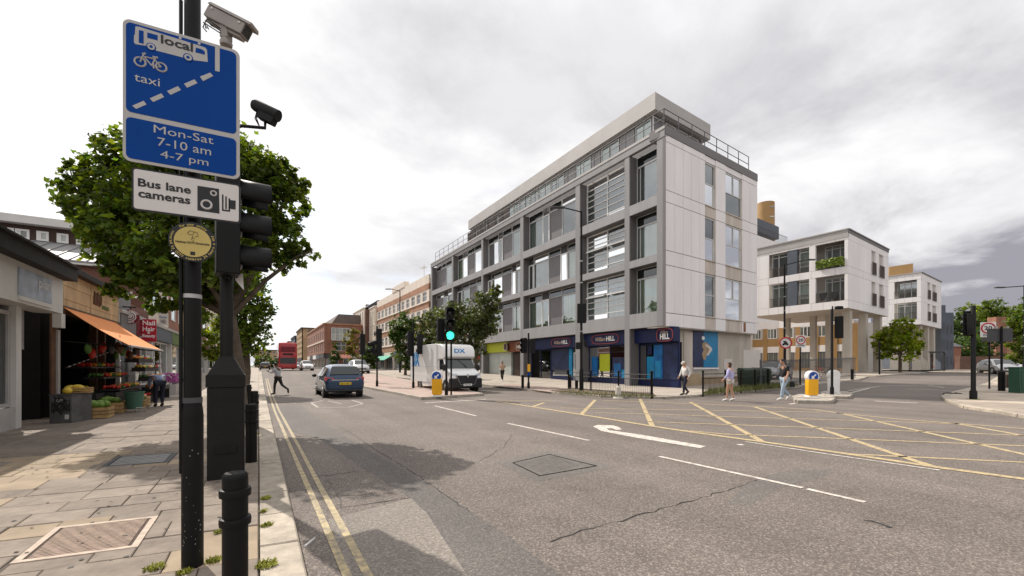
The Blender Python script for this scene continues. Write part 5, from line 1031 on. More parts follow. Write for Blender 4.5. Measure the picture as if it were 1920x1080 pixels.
for k, (zz3, xx) in enumerate(((.75, -4.2), (1.15, -4.6), (1.5, -4.9))):
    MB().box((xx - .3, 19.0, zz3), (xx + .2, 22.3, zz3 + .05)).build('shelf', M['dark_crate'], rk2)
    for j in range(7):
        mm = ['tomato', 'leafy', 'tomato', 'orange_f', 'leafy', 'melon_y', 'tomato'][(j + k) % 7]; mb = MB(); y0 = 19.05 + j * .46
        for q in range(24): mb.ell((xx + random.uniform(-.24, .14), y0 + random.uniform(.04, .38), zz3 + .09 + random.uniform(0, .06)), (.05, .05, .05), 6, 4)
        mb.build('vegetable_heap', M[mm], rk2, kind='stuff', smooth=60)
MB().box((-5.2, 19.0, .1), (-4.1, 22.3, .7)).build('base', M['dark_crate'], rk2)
for k in range(16):
    q = V((-3.55 - .2 * (k % 4) + .02, 22.7 + (k * .37) % 2.6, .78 + .4 * (k % 4))); c = ent('price_card', 'small white price card stuck among the fruit boxes', 'card', q, 0, 'price cards on the fruit rack'); MB().obox(q, (.015, .12, .09), 0, 0, -.2).build('card', M['white'], c)
for k in range(14):
    q = V((-3.6 - random.random() * 1.2, 17.6 + k * .34, 2.25 + random.uniform(-.1, .25))); c = ent('hanging_bag', 'dark net bag of produce hanging under the orange awning', 'bag', q, 0, 'bags hanging under the awning'); MB().ell(q - V((0, 0, .2)), (.09, .09, .16), 8, 6).build('bag_body', M[['leafy', 'tomato', 'wood_dark', 'dark_grey'][k % 4]], c, smooth=60); MB().tube([q - V((0, 0, .06)), q + V((0, 0, .25))], .008, 4).build('string', M['rubber'], c)
for k, (x, yy, hh, lb) in enumerate(((-3.75, 19.9, .3, 'low crate of greens at the foot of the vegetable stand'), (-3.8, 20.6, .34, 'wooden crate of onions left of the green tub'), (-4.0, 22.2, .3, 'dark crate behind the green tub'))):
    crate(lb, (x, yy, .1), .28, .28, hh, ['crate_wood', 'crate_wood', 'dark_crate'][k]); mb = MB()
    for q in range(30): mb.ell((x + random.uniform(-.2, .2), yy + random.uniform(-.2, .2), .1 + hh + random.uniform(-.04, .06)), (.05, .05, .045), 6, 4)
    o = mb.build('produce_heap', M[['leafy', 'wood', 'tomato'][k]], smooth=60); prop(o, ['heap of leafy greens in the low crate', 'heap of onions in the wooden crate', 'heap of tomatoes in the dark crate'][k], 'produce', None, 'stuff')
gbn = G(252, 772, .1); t = ent('green_tub', 'tall green plastic tub standing by the fruit display', 'tub', gbn); M['tub_green'] = mat('tub_green', (.05, .13, .09), .5, var=.12)
MB().lathe(gbn, [(.19, .1), (.25, .62), (.27, .62), (.27, .66), (.24, .66), (.23, .6), (.18, .13)], 20).build('tub_body', M['tub_green'], t, smooth=40); MB().tube([gbn + V((.1, -.3, .0)), gbn + V((.1, -.32, .15)), gbn + V((.3, -.28, .15)), gbn + V((.3, -.26, 0))], .015, 6).build('trolley_leg', M['steel'], t)
t = ent('flower_stand', 'stand of pink and purple flowers beyond the fruit rack', 'flowers', V((-3.9, 27.6, .1))); MB().box((-4.2, 27.2, .1), (-3.6, 28.2, .6)).build('stand', M['shop_frame'], t); mb = MB()
for k in range(160): mb.ell((random.uniform(-4.25, -3.5), random.uniform(27.1, 28.3), random.uniform(.7, 1.2)), (.05, .05, .04), 5, 3)
mb.build('blooms', mat('bloom', (.45, .1, .35), .6, var=.4, scale=9), t, kind='stuff')
# projecting signs
PS1 = Plane(V((-4.9, 24.2, 0)), (1, 0)); t = ent('round_cafe_sign', 'round dark red cafe sign with a white swirl hung over the pavement', 'sign', PS1.pt(.3, 3.6, 0))
c0, _ = PS1.sz(226, 594); c1, _ = PS1.sz(262, 594); zm = PS1.sz(244, 594)[1]; cs = (c0 + c1) / 2; rr_ = (c1 - c0) / 2; M['maroon'] = mat('maroon', (.16, .012, .02), .5)
MB().tube([PS1.pt(cs, zm, -.05), PS1.pt(cs, zm, .05)], rr_, 28).build('disc', M['maroon'], t)
for q in (.62, .4): MB().tube([PS1.pt(cs + rr_ * q * math.cos(x), zm + rr_ * q * math.sin(x), .055) for x in [2 * math.pi * k / 24 for k in range(25)]], .016, 5, False).build('white_ring', M['white'], t)
MB().tube([PS1.pt(cs + rr_ * .22 * math.cos(x) * (1 - x / 14), zm + rr_ * .25 * math.sin(x) * (1 - x / 14), .055) for x in [k * .5 for k in range(20)]], .02, 5).build('swirl', M['white'], t)
def arc_text(P, s, cs, cz, r, a0, a1, h, d, m, parent, inside=False, bold=.0, name='lettering'):
    vs, fs = [], []; n = len(s); off = wloc(parent)
    for i, chh in enumerate(s):
        if chh == ' ': continue
        me, v = text_mesh(chh, bold); a = a0 + (a1 - a0) * (i + .5) / n; k = h / CAPH; xm = (v[:, 0].min() + v[:, 0].max()) / 2; b0 = len(vs); sg = -1 if inside else 1
        for x, y, z in v:
            lx, ly = (x - xm) * k, y * k - h / 2; R_ = r + sg * ly; ang = a - sg * lx / r; p = P.pt(cs + R_ * math.cos(ang), cz + R_ * math.sin(ang), d + z * .3) - off; vs.append(tuple(p))
        fs += [tuple(b0 + q for q in p.vertices) for p in me.polygons]; bpy.data.meshes.remove(me)
    me = bpy.data.meshes.new(name); me.from_pydata(vs, [], fs); me.materials.append(m); return link(name, me, parent)
arc_text(PS1, 'MARE STREET', cs, zm, rr_ * .8, RAD(160), RAD(20), rr_ * .24, .055, M['white'], t, bold=.02); arc_text(PS1, 'CAFE', cs, zm, rr_ * .8, RAD(235), RAD(305), rr_ * .24, .055, M['white'], t, True, bold=.02)
MB().tube([PS1.pt(-.2, zm + rr_ + .1, 0), PS1.pt(cs + .2, zm + rr_ + .1, 0)], .03, 6).build('bracket', M['black_metal'], t); MB().tube([PS1.pt(cs, zm + rr_ + .1, 0), PS1.pt(cs, zm + rr_ - .05, 0)], .02, 6).build('hanger', M['black_metal'], t)
PS2 = Plane(V((-4.9, 26.5, 0)), (1, 0)); t = ent('nail_salon_sign', 'red projecting nail and hair salon sign with white lettering', 'sign', PS2.pt(.3, 3, 0)); a0, zt_ = PS2.sz(265, 598); a1, zb_ = PS2.sz(293, 641)
pbx(PS2, a0, a1, zb_, zt_, -.08, .0, 'panel', mat('nail_red', (.42, .012, .03), .4), t); pbx(PS2, a0 - .12, a0 - .005, zb_ - .05, zt_ + .06, -.1, .02, 'edge', M['shop_white'], t); hh = zt_ - zb_
for tx, f, q, w0, w1 in (('Nail', .74, .19, .08, .92), ('Hair', .47, .19, .08, .92), ('&', .36, .09, .4, .6), ('Beauty', .2, .13, .06, .94)): put(PS2, tx, a0 + (a1 - a0) * w0, a0 + (a1 - a0) * w1, zb_ + hh * f, hh * q, .005, M['white'], t, bold=.02)
PS3 = Plane(V((-4.9, 31, 0)), (1, 0)); t = ent('free_sign', 'pale projecting board reading member free beyond the salon sign', 'sign', PS3.pt(.3, 3, 0)); a0, zt_ = PS3.sz(297, 586); a1, zb_ = PS3.sz(315, 610); pbx(PS3, a0, a1, zb_, zt_, -.05, 0, 'panel', M['pale_board'], t); put(PS3, 'Member', a0 + .05, a1 - .05, zb_ + (zt_ - zb_) * .55, .14, .004, M['sign_blue'], t); put(PS3, 'FREE', a0 + .1, a1 - .1, zb_ + (zt_ - zb_) * .15, .2, .004, M['dark_grey'], t, bold=.02)
# further shops down the parade
def parade(name, label, s0, s1, zt_, zf0, wm, fm, upm, wins, awn=None):
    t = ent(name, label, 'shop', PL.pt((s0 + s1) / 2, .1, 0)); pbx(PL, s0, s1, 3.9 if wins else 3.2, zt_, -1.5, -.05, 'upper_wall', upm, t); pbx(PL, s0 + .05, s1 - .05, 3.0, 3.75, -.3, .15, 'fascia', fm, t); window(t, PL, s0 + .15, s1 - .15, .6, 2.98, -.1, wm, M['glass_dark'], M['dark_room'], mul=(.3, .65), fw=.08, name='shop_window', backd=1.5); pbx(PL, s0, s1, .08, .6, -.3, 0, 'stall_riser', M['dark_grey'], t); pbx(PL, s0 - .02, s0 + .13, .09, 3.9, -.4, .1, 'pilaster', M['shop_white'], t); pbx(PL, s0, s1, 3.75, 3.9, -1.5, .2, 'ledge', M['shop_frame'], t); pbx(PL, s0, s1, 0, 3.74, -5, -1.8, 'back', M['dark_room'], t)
    for k in range(1 if wins else 0):
        for j in range(2): a = s0 + (s1 - s0) * (j + .25) / 2; b = a + (s1 - s0) / 4; z0 = 4.6 + k * 2.9; window(t, PL, a, b, z0, z0 + 1.7, .0, M['white'], M['glass_dark'], M['blind_dark'], tra=(.5,), fw=.08, fd=.04, backd=.045)
    return t
parade('cafe_shop', 'grey fronted cafe between the greengrocer and the salon', ga1 + .05, 25.6, 4.6, 3, M['grey_frame'], M['grey_panel'], M['grey_panel'], 0)
parade('salon_shop', 'nail salon shop under the red projecting sign', 25.65, 29.2, 4.4, 3, M['shop_white'], M['maroon'], M['brick_wine'], 0)
parade('tall_shop', 'white rendered shop building with brown sash windows above', 29.25, 35, 6.9, 3, M['white'], M['slate_blue'], M['stone_white'], 2); parade('tall_shop', 'red brick shop building next to the white rendered one', 35.05, 41, 7.6, 3, M['shop_white'], M['sign_green'] if 'sign_green' in M else M['leafy'], M['brick_red'], 2)
parade('tall_shop', 'yellow brick shop building further along the parade', 41.05, 48, 8.6, 3, M['shop_white'], M['dark_grey'], M['brick_yellow'], 2); parade('tall_shop', 'tall dark brick building at the far end of the parade', 48.05, 58, 9.2, 3, M['white'], M['maroon'], M['brick_wine'], 2)
parade('tall_shop', 'cream rendered shop building past the dark brick one', 58.05, 72, 9.6, 3, M['white'], M['dark_grey'], M['render_cream'], 2); parade('tall_shop', 'long yellow brick shop building near the end of the parade', 72.05, 90, 10.2, 3, M['white'], M['slate_blue'], M['brick_yellow'], 2); parade('tall_shop', 'long red brick building closing the left side of the street', 90.05, 125, 10.6, 3, M['white'], M['maroon'], M['brick_red'], 2)
# roof clutter behind the fascia
t = ent('satellite_dish', 'grey round satellite dish on the roof above the greengrocer', 'dish', V((-5.6, 21.5, 4.6))); dc = V((-5.6, 22.2, zat(545, 16))); MB().lathe(dc, [(.05, 0), (.3, .06), (.45, .16), (.47, .16), (.3, .03), (.03, -.03)], 20, axis=(.5, -.85, .15)).build('dish', M['steel'], t, smooth=50); MB().tube([dc, dc + V((0, .1, -1))], .03, 6).build('mast', M['steel'], t)
# brick building set back behind the shops
YH = 29.22; PB1 = Plane(V((0, YH, 0)), (1, 0)); PB2 = Plane(V((0, YH + 4, 0)), (1, 0))
bb_ = ent('brick_hall', 'dark brick building behind the shops with a grey sloping roof and strip windows', 'building', V((-14, YH, 0))); xr = -5.2
zz_b = PB1.sz(90, 489)[1]; zc1, zc2, zc3 = PB2.sz(90, 457)[1], PB2.sz(90, 427)[1], PB2.sz(90, 413)[1]
pbx(PB1, -34, xr, 0, zz_b, -3.9, 0, 'wall', M['brick_wine'], bb_); MB().hexa([V((-34, YH - .3, zz_b)), V((xr, YH - .3, zz_b)), V((xr, YH + 4, zc1)), V((-34, YH + 4, zc1))], [V((-34, YH - .3, zz_b + .1)), V((xr, YH - .3, zz_b + .1)), V((xr, YH + 4, zc1 + .1)), V((-34, YH + 4, zc1 + .1))]).build('roof', M['roof_grey'], bb_)
for k in range(46): x = -34 + k * .62; MB().hexa([V((x, YH - .32, zz_b + .1)), V((x + .05, YH - .32, zz_b + .1)), V((x + .05, YH + 4, zc1 + .1)), V((x, YH + 4, zc1 + .1))], [V((x, YH - .32, zz_b + .15)), V((x + .05, YH - .32, zz_b + .15)), V((x + .05, YH + 4, zc1 + .15)), V((x, YH + 4, zc1 + .15))]).build('roof_rib', M['roof_grey'], bb_)
pbx(PB2, -38, xr - 1, 0, zc2, -8, 0, 'upper_wall', mat('brick_dk', (.075, .045, .035), .9, var=.2), bb_); pbx(PB2, -38.3, xr - .8, zc2, zc3, -8, .5, 'eaves', M['shop_white'], bb_); pbx(PB1, -34, xr, zz_b - .1, zz_b - .01, .0, .3, 'gutter', M['shop_white'], bb_)
for p, q in ((-30, 12), (14, 27), (29, 56), (69, 92), (107, 129), (143, 170), (186, 214)): a, b = PB2.sz(p, 440)[0], PB2.sz(q, 440)[0]; window(bb_, PB2, a, b, PB2.sz(70, 451)[1], PB2.sz(70, 433)[1], .06, M['white'], M['pane_pale'], None, mul=(.3,), fw=.1)
t = ent('graffiti_wall', 'low parapet wall covered in silver bubble graffiti', 'wall', V((-6.2, 27, 4))); PGr = Plane(V((-6.2, 0, 0)), (0, 1)); a, b = PGr.sz(195, 570)[0], PGr.sz(262, 570)[0]; z0, z1 = PGr.sz(230, 600)[1], PGr.sz(230, 552)[1]; pbx(PGr, a, b, z0 - 1.5, z1, -.3, 0, 'wall_face', M['shop_frame'], t)
for k in range(9):
    sx = a + (b - a) * (k + .5) / 9; MB().tube([PGr.pt(sx + math.cos(x) * .42 * (1 + .2 * math.sin(k + x)), (z0 + z1) / 2 + .1 + math.sin(x) * .42, .012) for x in [j * .5 for j in range(13)]], .045, 5).build('graffiti_letter', [M['felt'], M['white'], M['steel']][k % 3], t)
# ------------------------------------------------------------------ sign post in the foreground
PB = G(361, 1060, .1); ZP = depth(PB)
sp_ = ent('sign_post', 'tall black lamp post with a thicker base sleeve carrying the bus lane signs', 'post', PB)
zs_ = zat(765, ZP); r0_ = 43 * ZP * .8 / 800 / 2; r1_ = 35 * ZP * .8 / 800 / 2
MB().lathe(PB, [(r0_, -.1), (r0_, zs_ - .1 - .06), (r0_ * .97, zs_ - .1 - .03), (r1_ * 1.05, zs_ - .1 + .04)], 28).build('base_sleeve', M['black_metal'], sp_, smooth=50)
MB().lathe(PB, [(r1_, zs_ - .1 + .0), (r1_ * .84, 6.6)], 24).build('pole', M['black_metal'], sp_, smooth=60); MB().lathe(PB, [(r1_ * 1.12, zs_ - .06), (r1_ * 1.12, zs_ - .02)], 24).build('collar', M['dark_grey'], sp_, smooth=40)
M['paint_fleck'] = mat('paint_fleck', (.35, .34, .32), .8)
mb = MB()
for k in range(26):
    a = random.uniform(-2.6, -.6); zf2 = random.uniform(.1, .55) if random.random() < .75 else random.uniform(.6, 1.0); rr2 = r0_ + .0008; c = PB + V((math.cos(a) * rr2, math.sin(a) * rr2, zf2)); tgt = V((-math.sin(a), math.cos(a), 0)); s2 = random.uniform(.0015, .004)
    mb.poly([c - tgt * s2, c + V((0, 0, -s2 * 1.3)), c + tgt * s2, c + V((0, 0, s2 * random.uniform(1, 2.5)))])
mb.build('paint_fleck', M['paint_fleck'], sp_, kind='stuff')
for k in range(3): MB().lathe(PB + V((0, 0, [2.0, 2.52, 2.95][k])), [(r1_ * 1.05, 0), (r1_ * 1.05, .03)], 20).build('band_clip', M['steel'], sp_, smooth=40)
MB().tube([PB + V((-r1_ - .012, -.01, .7)), PB + V((-r1_ - .012, -.01, 4.2))], .012, 6).build('conduit', M['black_metal'], sp_)
US = V((.9987, -.05)); PSg = Plane(V((PB.x, PB.y, 0)) - V((0, 1, 0)) * .14, US)
def rrect(P, s0, s1, z0, z1, r, d0, d1, name, m, parent, n=6):
    pts = []
    for cx_, cz_, a0 in ((s1 - r, z1 - r, 0), (s0 + r, z1 - r, 90), (s0 + r, z0 + r, 180), (s1 - r, z0 + r, 270)):
        for k in range(n + 1): a = RAD(a0 + 90 * k / n); pts.append((cx_ + r * math.cos(a), cz_ + r * math.sin(a)))
    return MB().hexa([P.pt(a, b, d0) for a, b in pts], [P.pt(a, b, d1) for a, b in pts]).build(name, m, parent)
bs = ent('bus_lane_sign', 'large blue bus lane sign with a bus, bicycle, taxi wording and dashed line', 'road sign', PSg.pt(0, 3, 0))
bl, tl = PSg.sz(230, 31); br, tr_ = PSg.sz(449.5, 97); _, bb0 = PSg.sz(230, 300); _, bb1 = PSg.sz(449.5, 337); T, B = (tl + tr_) / 2, (bb0 + bb1) / 2
rrect(PSg, bl, br, B, T, .045, -.008, .0, 'plate', M['grey_sign'], bs); Wd = br - bl; e = .022
_, y1_ = PSg.sz(235, 213); _, y2_ = PSg.sz(235, 221); dv0 = T - (T - B) * (213 - 31) / (300 - 31); dv1 = dv0 - .018
zA = PSg.sz(231, 207)[1]; zB = PSg.sz(231, 217)[1]
rrect(PSg, bl + e * .8, br - e, zA, T - e, .03, .0, .0025, 'upper_field', M['sign_blue'], bs); rrect(PSg, bl + e * .8, br - e, B + e * .9, zB, .03, .0, .0025, 'lower_field', M['sign_blue'], bs)
def art(px, m, name, d=.0026, t=.0012, parent=bs, P=PSg): q = [P.sz(*p) for p in px]; return MB().hexa([P.pt(a, z, d) for a, z in q], [P.pt(a, z, d + t) for a, z in q]).build(name, m, parent)
gs, gb_, gk = M['grey_sign'], M['sign_blue'], M['sign_black']
z6 = lambda x, y: (220 + x / 6, 20 + y / 6)
art([z6(*p) for p in ((205, 180), (245, 184), (960, 408), (990, 420), (1010, 445), (1018, 580), (860, 560), (760, 535), (430, 450), (330, 400), (205, 380), (188, 355), (190, 280), (200, 270))], gs, 'bus_symbol')
for q in (((245, 222), (298, 235), (298, 378), (243, 362)), ((340, 250), (455, 282), (455, 340), (338, 308)), ((885, 420), (955, 440), (985, 465), (985, 500), (880, 472))): art([z6(*p) for p in q], gb_, 'bus_window', .004)
def disc(x, y, rx, m, name, d, P=PSg, parent=bs): c = P.sz(x, y); r = abs(P.sz(x + rx, y)[0] - c[0]); MB().tube([P.pt(c[0], c[1], d), P.pt(c[0], c[1], d + .0014)], r, 20).build(name, m, parent)
for x, y in ((383, 412), (798, 532)): disc(*z6(x, y), 9.3, gb_, 'wheel_gap', .0045); disc(*z6(x, y), 7.2, gs, 'bus_wheel', .0062); disc(*z6(x, y), 3.2, gb_, 'wheel_hub', .0078)
def txt(s, x0, yb, x1, ytop, m, parent=bs, P=PSg, **k): return putpx(P, s, (x0, yb), x1, ytop, k.pop('d', .004), m, parent, ext=.0012, **k)
txt('local', 302, 81, 362, 66, gk, bold=.022, d=.0052)
def ringpx(x, y, r, wd, name, d=.0045, m=gs, P=PSg, parent=bs): c = P.sz(x, y); rr_ = abs(P.sz(x + r, y)[0] - c[0]); MB().tube([P.pt(c[0] + rr_ * math.cos(a), c[1] + rr_ * math.sin(a), d) for a in [2 * math.pi * k / 24 for k in range(25)]], wd, 4, False).build(name, m, parent)
w_a, w_b = z6(258, 580), z6(495, 640); ringpx(*w_a, 10.5, .0055, 'cycle_wheel'); ringpx(*w_b, 10, .0055, 'cycle_wheel')
def bar(pts, wd=.0045, m=gs, name='cycle_frame', P=PSg, parent=bs, d=.0045): MB().tube([P.pt(*P.sz(*z6(*p)), d) for p in pts], wd, 4).build(name, m, parent)
bar([(258, 580), (300, 490)]); bar([(300, 520), (425, 550)]); bar([(305, 525), (390, 625)]); bar([(430, 535), (390, 625)]); bar([(425, 560), (495, 640)]); bar([(400, 625), (495, 640)]); bar([(400, 525), (460, 535)], .007, name='saddle'); bar([(280, 490), (325, 487)], .006, name='handlebar'); bar([(405, 600), (412, 655)], .005, name='crank')
txt('taxi', 252, 151.5, 300, 136, gs)
z63 = lambda x, y: (220 + x / 6.75, 190 + y / 6.75)
for q in (((1100, 395), (1152, 405), (1152, 690), (1100, 680)),): art([z6(*p) for p in q], gs, 'lane_bar')
for q in (((930, 745), (1045, 700), (1080, 738), (965, 795)), ((752, 825), (868, 775), (902, 818), (785, 870)), ((560, 908), (682, 852), (718, 895), (600, 950)), ((365, 990), (495, 933), (528, 975), (405, 1030)), ((168, 1072), (298, 1017), (330, 1058), (213, 1108))): art([z6(*p) for p in q], gs, 'lane_dash')
txt('Mon-Sat', 288.5, 248.5, 400.5, 234, gs); txt('7-10 am', 295.5, 273, 396, 257.5, gs); txt('4-7 pm', 301, 295.5, 391, 282, gs)
cs_ = ent('bus_lane_camera_sign', 'white rectangular sign reading bus lane cameras with a camera symbol', 'road sign', PSg.pt(0, 2.4, 0))
cl, ct0 = PSg.sz(247, 309); cr_, ct1 = PSg.sz(451, 350); _, cb0 = PSg.sz(247, 391); _, cb1 = PSg.sz(451, 421); CT, CBm = (ct0 + ct1) / 2, (cb0 + cb1) / 2
rrect(PSg, cl, cr_, CBm, CT, .022, -.008, .0, 'plate', gk, cs_); rrect(PSg, cl + .011, cr_ - .011, CBm + .011, CT - .011, .016, .0, .0022, 'white_field', M['sign_white'], cs_)
txt('Bus lane', 259, 348.5, 358, 334.5, gk, cs_, bold=.025); txt('cameras', 259.5, 369, 357, 358.5 - 4, gk, cs_, bold=.025)
z49 = lambda x, y: (240 + x / 4.91, 300 + y / 4.91)
art([z49(*p) for p in ((640, 238), (838, 268), (843, 495), (640, 465))], gk, 'camera_body', parent=cs_)
for x, y, r, wd in ((788, 308, 5.2, .0045), (724, 412, 9.4, .0065)): ringpx(*z49(x, y), r, wd, 'lens_ring', m=M['sign_white'], parent=cs_)
for q in (((866, 318), (880, 320), (880, 462), (866, 460)), ((896, 335), (910, 337), (910, 455), (896, 452)), ((926, 352), (940, 355), (940, 475), (926, 472)), ((866, 455), (938, 464), (938, 478), (866, 468)), ((930, 368), (992, 376), (990, 458), (930, 448))): art([z49(*p) for p in q], gk, 'camera_detail', parent=cs_)
for z_, nm in ((T - .15, 0), (B + .12, 0), (CT - .06, 0)): MB().pbox(PSg, -.11, .11, z_ - .02, z_ + .02, -.06, -.009).build('channel', M['steel'], bs)
for zz4, nm in ((T - .035, bs),):
    for s4 in (-.055, .055): MB().lathe(PSg.pt(s4, zz4, .002), [(.009, 0), (.009, .004), (.004, .006)], 8, axis=PSg.n).build('bolt', M['steel'], nm)
# round safety notice
rs = ent('safety_notice', 'round black and gold notice about safety cameras strapped under the signs', 'sign', PSg.pt(0, 2.1, 0)); c0, cz = PSg.sz(361.5, 453.5); rr0 = abs(PSg.sz(407, 453)[0] - PSg.sz(316, 453)[0]) / 2
def dsc(r, d0, d1, m, name, n=40): MB().tube([PSg.pt(c0, cz, d0), PSg.pt(c0, cz, d1)], r, n).build(name, m, rs)
dsc(rr0, -.008, 0, gk, 'plate'); dsc(rr0 * .77, .0, .002, M['gold'], 'gold_disc')
arc_text(PSg, 'For your safety', c0, cz, rr0 * .875, RAD(128), RAD(48), rr0 * .115, .002, M['gold'], rs, bold=.02); arc_text(PSg, 'covered by CCTV cameras 24 hours a day', c0, cz, rr0 * .875, RAD(150), RAD(388), rr0 * .115, .002, M['gold'], rs, True, bold=.02)
put(PSg, 'Hackney CCTV Partnership', c0 - rr0 * .7, c0 + rr0 * .7, cz - rr0 * .1, rr0 * .09, .0035, gk, rs, bold=.01); pass
for pts in ([(-.22, .42), (-.1, .55), (.05, .5), (.02, .36), (-.12, .34), (-.22, .42)], [(.05, .52), (.2, .48), (.22, .3), (.08, .26)], [(0, .3), (-.05, .12), (.05, .02)], [(-.02, .2), (.08, .15)]): MB().tube([PSg.pt(c0 + a * rr0, cz + b * rr0, .003) for a, b in pts], .0016, 4).build('emblem_line', gk, rs)
pbx(PSg, c0 - rr0 * .1, c0 + rr0 * .1, cz - rr0 * .68, cz - rr0 * .5, .002, .003, 'emblem_block', gk, rs)
# ------------------------------------------------------------------ traffic signal standing on its tapered cabinet
QB = G(425, 898, .1); ZQ = depth(QB); kq = ZQ / 800 * .84; QC = QB + V((0, .17, 0))
sg = ent('signal_cabinet_post', 'black control cabinet with a pyramid top and a signal pole rising from it', 'traffic signal', QC)
PQ = Plane(QC - V((0, .17, 0)), (1, 0)); q0, q1 = PQ.sz(387.5, 800)[0], PQ.sz(458, 800)[0]; zc_, zp0, zp1 = zat(726, ZQ), zat(703, ZQ), zat(668, ZQ)
pbx(PQ, q0, q1, .08, zc_, -.36, 0, 'cabinet', M['cabinet'], sg, bevel=.012); pbx(PQ, q0 - .012, q1 + .012, zc_, zp0, -.37, .012, 'collar', M['cabinet'], sg); mq = (q0 + q1) / 2 + .0; rp = 26 * kq / 2 * .98
MB().hexa([PQ.pt(q0, zp0, 0), PQ.pt(q1, zp0, 0), PQ.pt(q1, zp0, -.36), PQ.pt(q0, zp0, -.36)], [PQ.pt(mq - rp, zp1, -.18 + rp), PQ.pt(mq + rp, zp1, -.18 + rp), PQ.pt(mq + rp, zp1, -.18 - rp), PQ.pt(mq - rp, zp1, -.18 - rp)]).build('pyramid_cap', M['cabinet'], sg)
pbx(PQ, (q0 + q1) / 2 - .12, (q0 + q1) / 2 + .12, zat(850, ZQ), zat(835, ZQ), 0, .018, 'label_plate', M['black_plastic'], sg, bevel=.004)
c_ = PQ.pt(mq, 0, -.18); MB().lathe(V((c_.x, c_.y, 0)), [(rp, zp1 - .05), (rp, zat(335, ZQ)), (rp * .55, zat(335, ZQ) + .05), (rp * .55, zat(88, ZQ))], 18).build('pole', M['cabinet'], sg, smooth=40)
# signal head facing the junction (towards the right)
hd = V((1, .12, 0)).normalized()
def signal_head(parent, c, face, n=3, sp=.3, lit=None, hood=.2, r=.105, wd=.32, dep=.22, board=None, name='signal_head'):
    """c = centre of the box; face = direction the lamps look"""
    f = V(face).normalized(); s = V((-f.y, f.x, 0)); hh = sp * n; rz = math.atan2(s.y, s.x)
    b = MB().obox(c, (wd, dep, hh + .04), rz).build(name, M['black_plastic'], parent, bevel=.015)
    if board: MB().obox(c - f * .0 + f * (dep * .3), (board[0], .02, board[1]), rz).build('backing_board', M['black_plastic'], parent)
    for k in range(n):
        z = (n - 1) / 2 * sp - k * sp; p = c + f * (dep / 2) + V((0, 0, z)); lm = [M['lens_dark'], M['lens_dark'], M['lens_dark']][k % 3]
        if lit == k: lm = M['lens_green']
        MB().lathe(p, [(r, 0), (r * .85, .03), (.01, .045)], 16, axis=f).build('lens', lm, b, smooth=50)
        mb = MB(); m_ = 12; i0 = 0; vs = []
        for t_ in (0, hood):
            for j in range(m_ + 1):
                a = RAD(-35 + 250 * j / m_); rr3 = r * (1.12 + (.0 if t_ == 0 else .05)); vs.append(p + s * (math.cos(a) * rr3) + V((0, 0, math.sin(a) * rr3)) + f * (t_ * (1 if 60 < -35 + 250 * j / m_ < 120 or True else 1)))
        mb.v = [tuple(v) for v in vs]; mb.f = [(j, j + 1, m_ + 1 + j + 1, m_ + 1 + j) for j in range(m_)]; o = mb.build('hood', M['black_plastic'], b, smooth=60); md = o.modifiers.new('thickness', 'SOLIDIFY'); md.thickness = .008
    return b
hz_ = [zat(y, ZQ) for y in (361, 422, 484)]; sp2 = (hz_[0] - hz_[2]) / 2; hc = V((c_.x, c_.y, hz_[1])) + V((.02, -.22, 0))
signal_head(sg, hc, hd, 3, sp2, None, .36, sp2 * .38, .36, .26)
for z in (hz_[0] + .25, hz_[2] - .25): MB().tube([V((c_.x, c_.y, z)), V((hc.x, hc.y, z))], .03, 6).build('bracket', M['black_metal'], sg)
wp = ent('warning_flag', 'small white plastic tag hanging from the signal pole', 'tag', V((c_.x + .1, c_.y - .1, zat(520, ZQ)))); MB().poly([V((c_.x + .1, c_.y - .06, zat(510, ZQ))), V((c_.x + .19, c_.y - .1, zat(508, ZQ))), V((c_.x + .2, c_.y - .1, zat(540, ZQ))), V((c_.x + .1, c_.y - .06, zat(521, ZQ)))]).build('sheet', M['white'], wp)
# cameras on top of the signal pole
def on(px, py): P = FW * ZQ + RT * ((px - HX) / FP * ZQ); P.z = zat(py, ZQ); return P
gc = ent('grey_camera', 'long grey surveillance camera tilted down on top of the signal pole', 'camera', on(424, 70)); a, b = on(396, 24), on(470, 62); ax = (b - a).normalized(); sd = ax.cross(V((0, 0, 1))).normalized(); up_ = sd.cross(ax).normalized()
def cbox(name, t0, t1, w_, u0, u1, m, taper=1.0): 
    A, Bq = a.lerp(b, t0), a.lerp(b, t1); return MB().hexa([A - sd * w_ + up_ * u0, A + sd * w_ + up_ * u0, A + sd * w_ * taper + up_ * u1, A - sd * w_ * taper + up_ * u1], [Bq - sd * w_ + up_ * u0, Bq + sd * w_ + up_ * u0, Bq + sd * w_ * taper + up_ * u1, Bq - sd * w_ * taper + up_ * u1]).build(name, m, gc, bevel=.008)
cbox('housing', 0, .92, .085, -.10, .05, M['cam_grey']); cbox('sun_shield', -.02, 1.04, .10, .055, .10, M['cam_grey'], .75); cbox('window', .921, .935, .07, -.08, .04, M['car_glass']); cbox('lower_rail', .05, .9, .05, -.14, -.103, M['cam_grey'])
for t_ in (.12, .8): MB().ell(a.lerp(b, t_) + sd * .09 + up_ * .02, (.014,) * 3, 6, 4).build('screw', M['white'], gc)
yb = on(424, 52); MB().obox(yb - V((0, 0, .06)), (.1, .12, .2), -.5).build('yoke', M['cam_grey'], gc, bevel=.01); MB().lathe(yb - V((0, 0, .24)), [(.07, 0), (.075, .04), (.05, .1)], 14).build('pan_head', M['cam_grey'], gc, smooth=40); MB().lathe(V((c_.x, c_.y, zat(92, ZQ))), [(.045, 0), (.045, .28)], 12).build('stem', M['cam_grey'], gc, smooth=40)
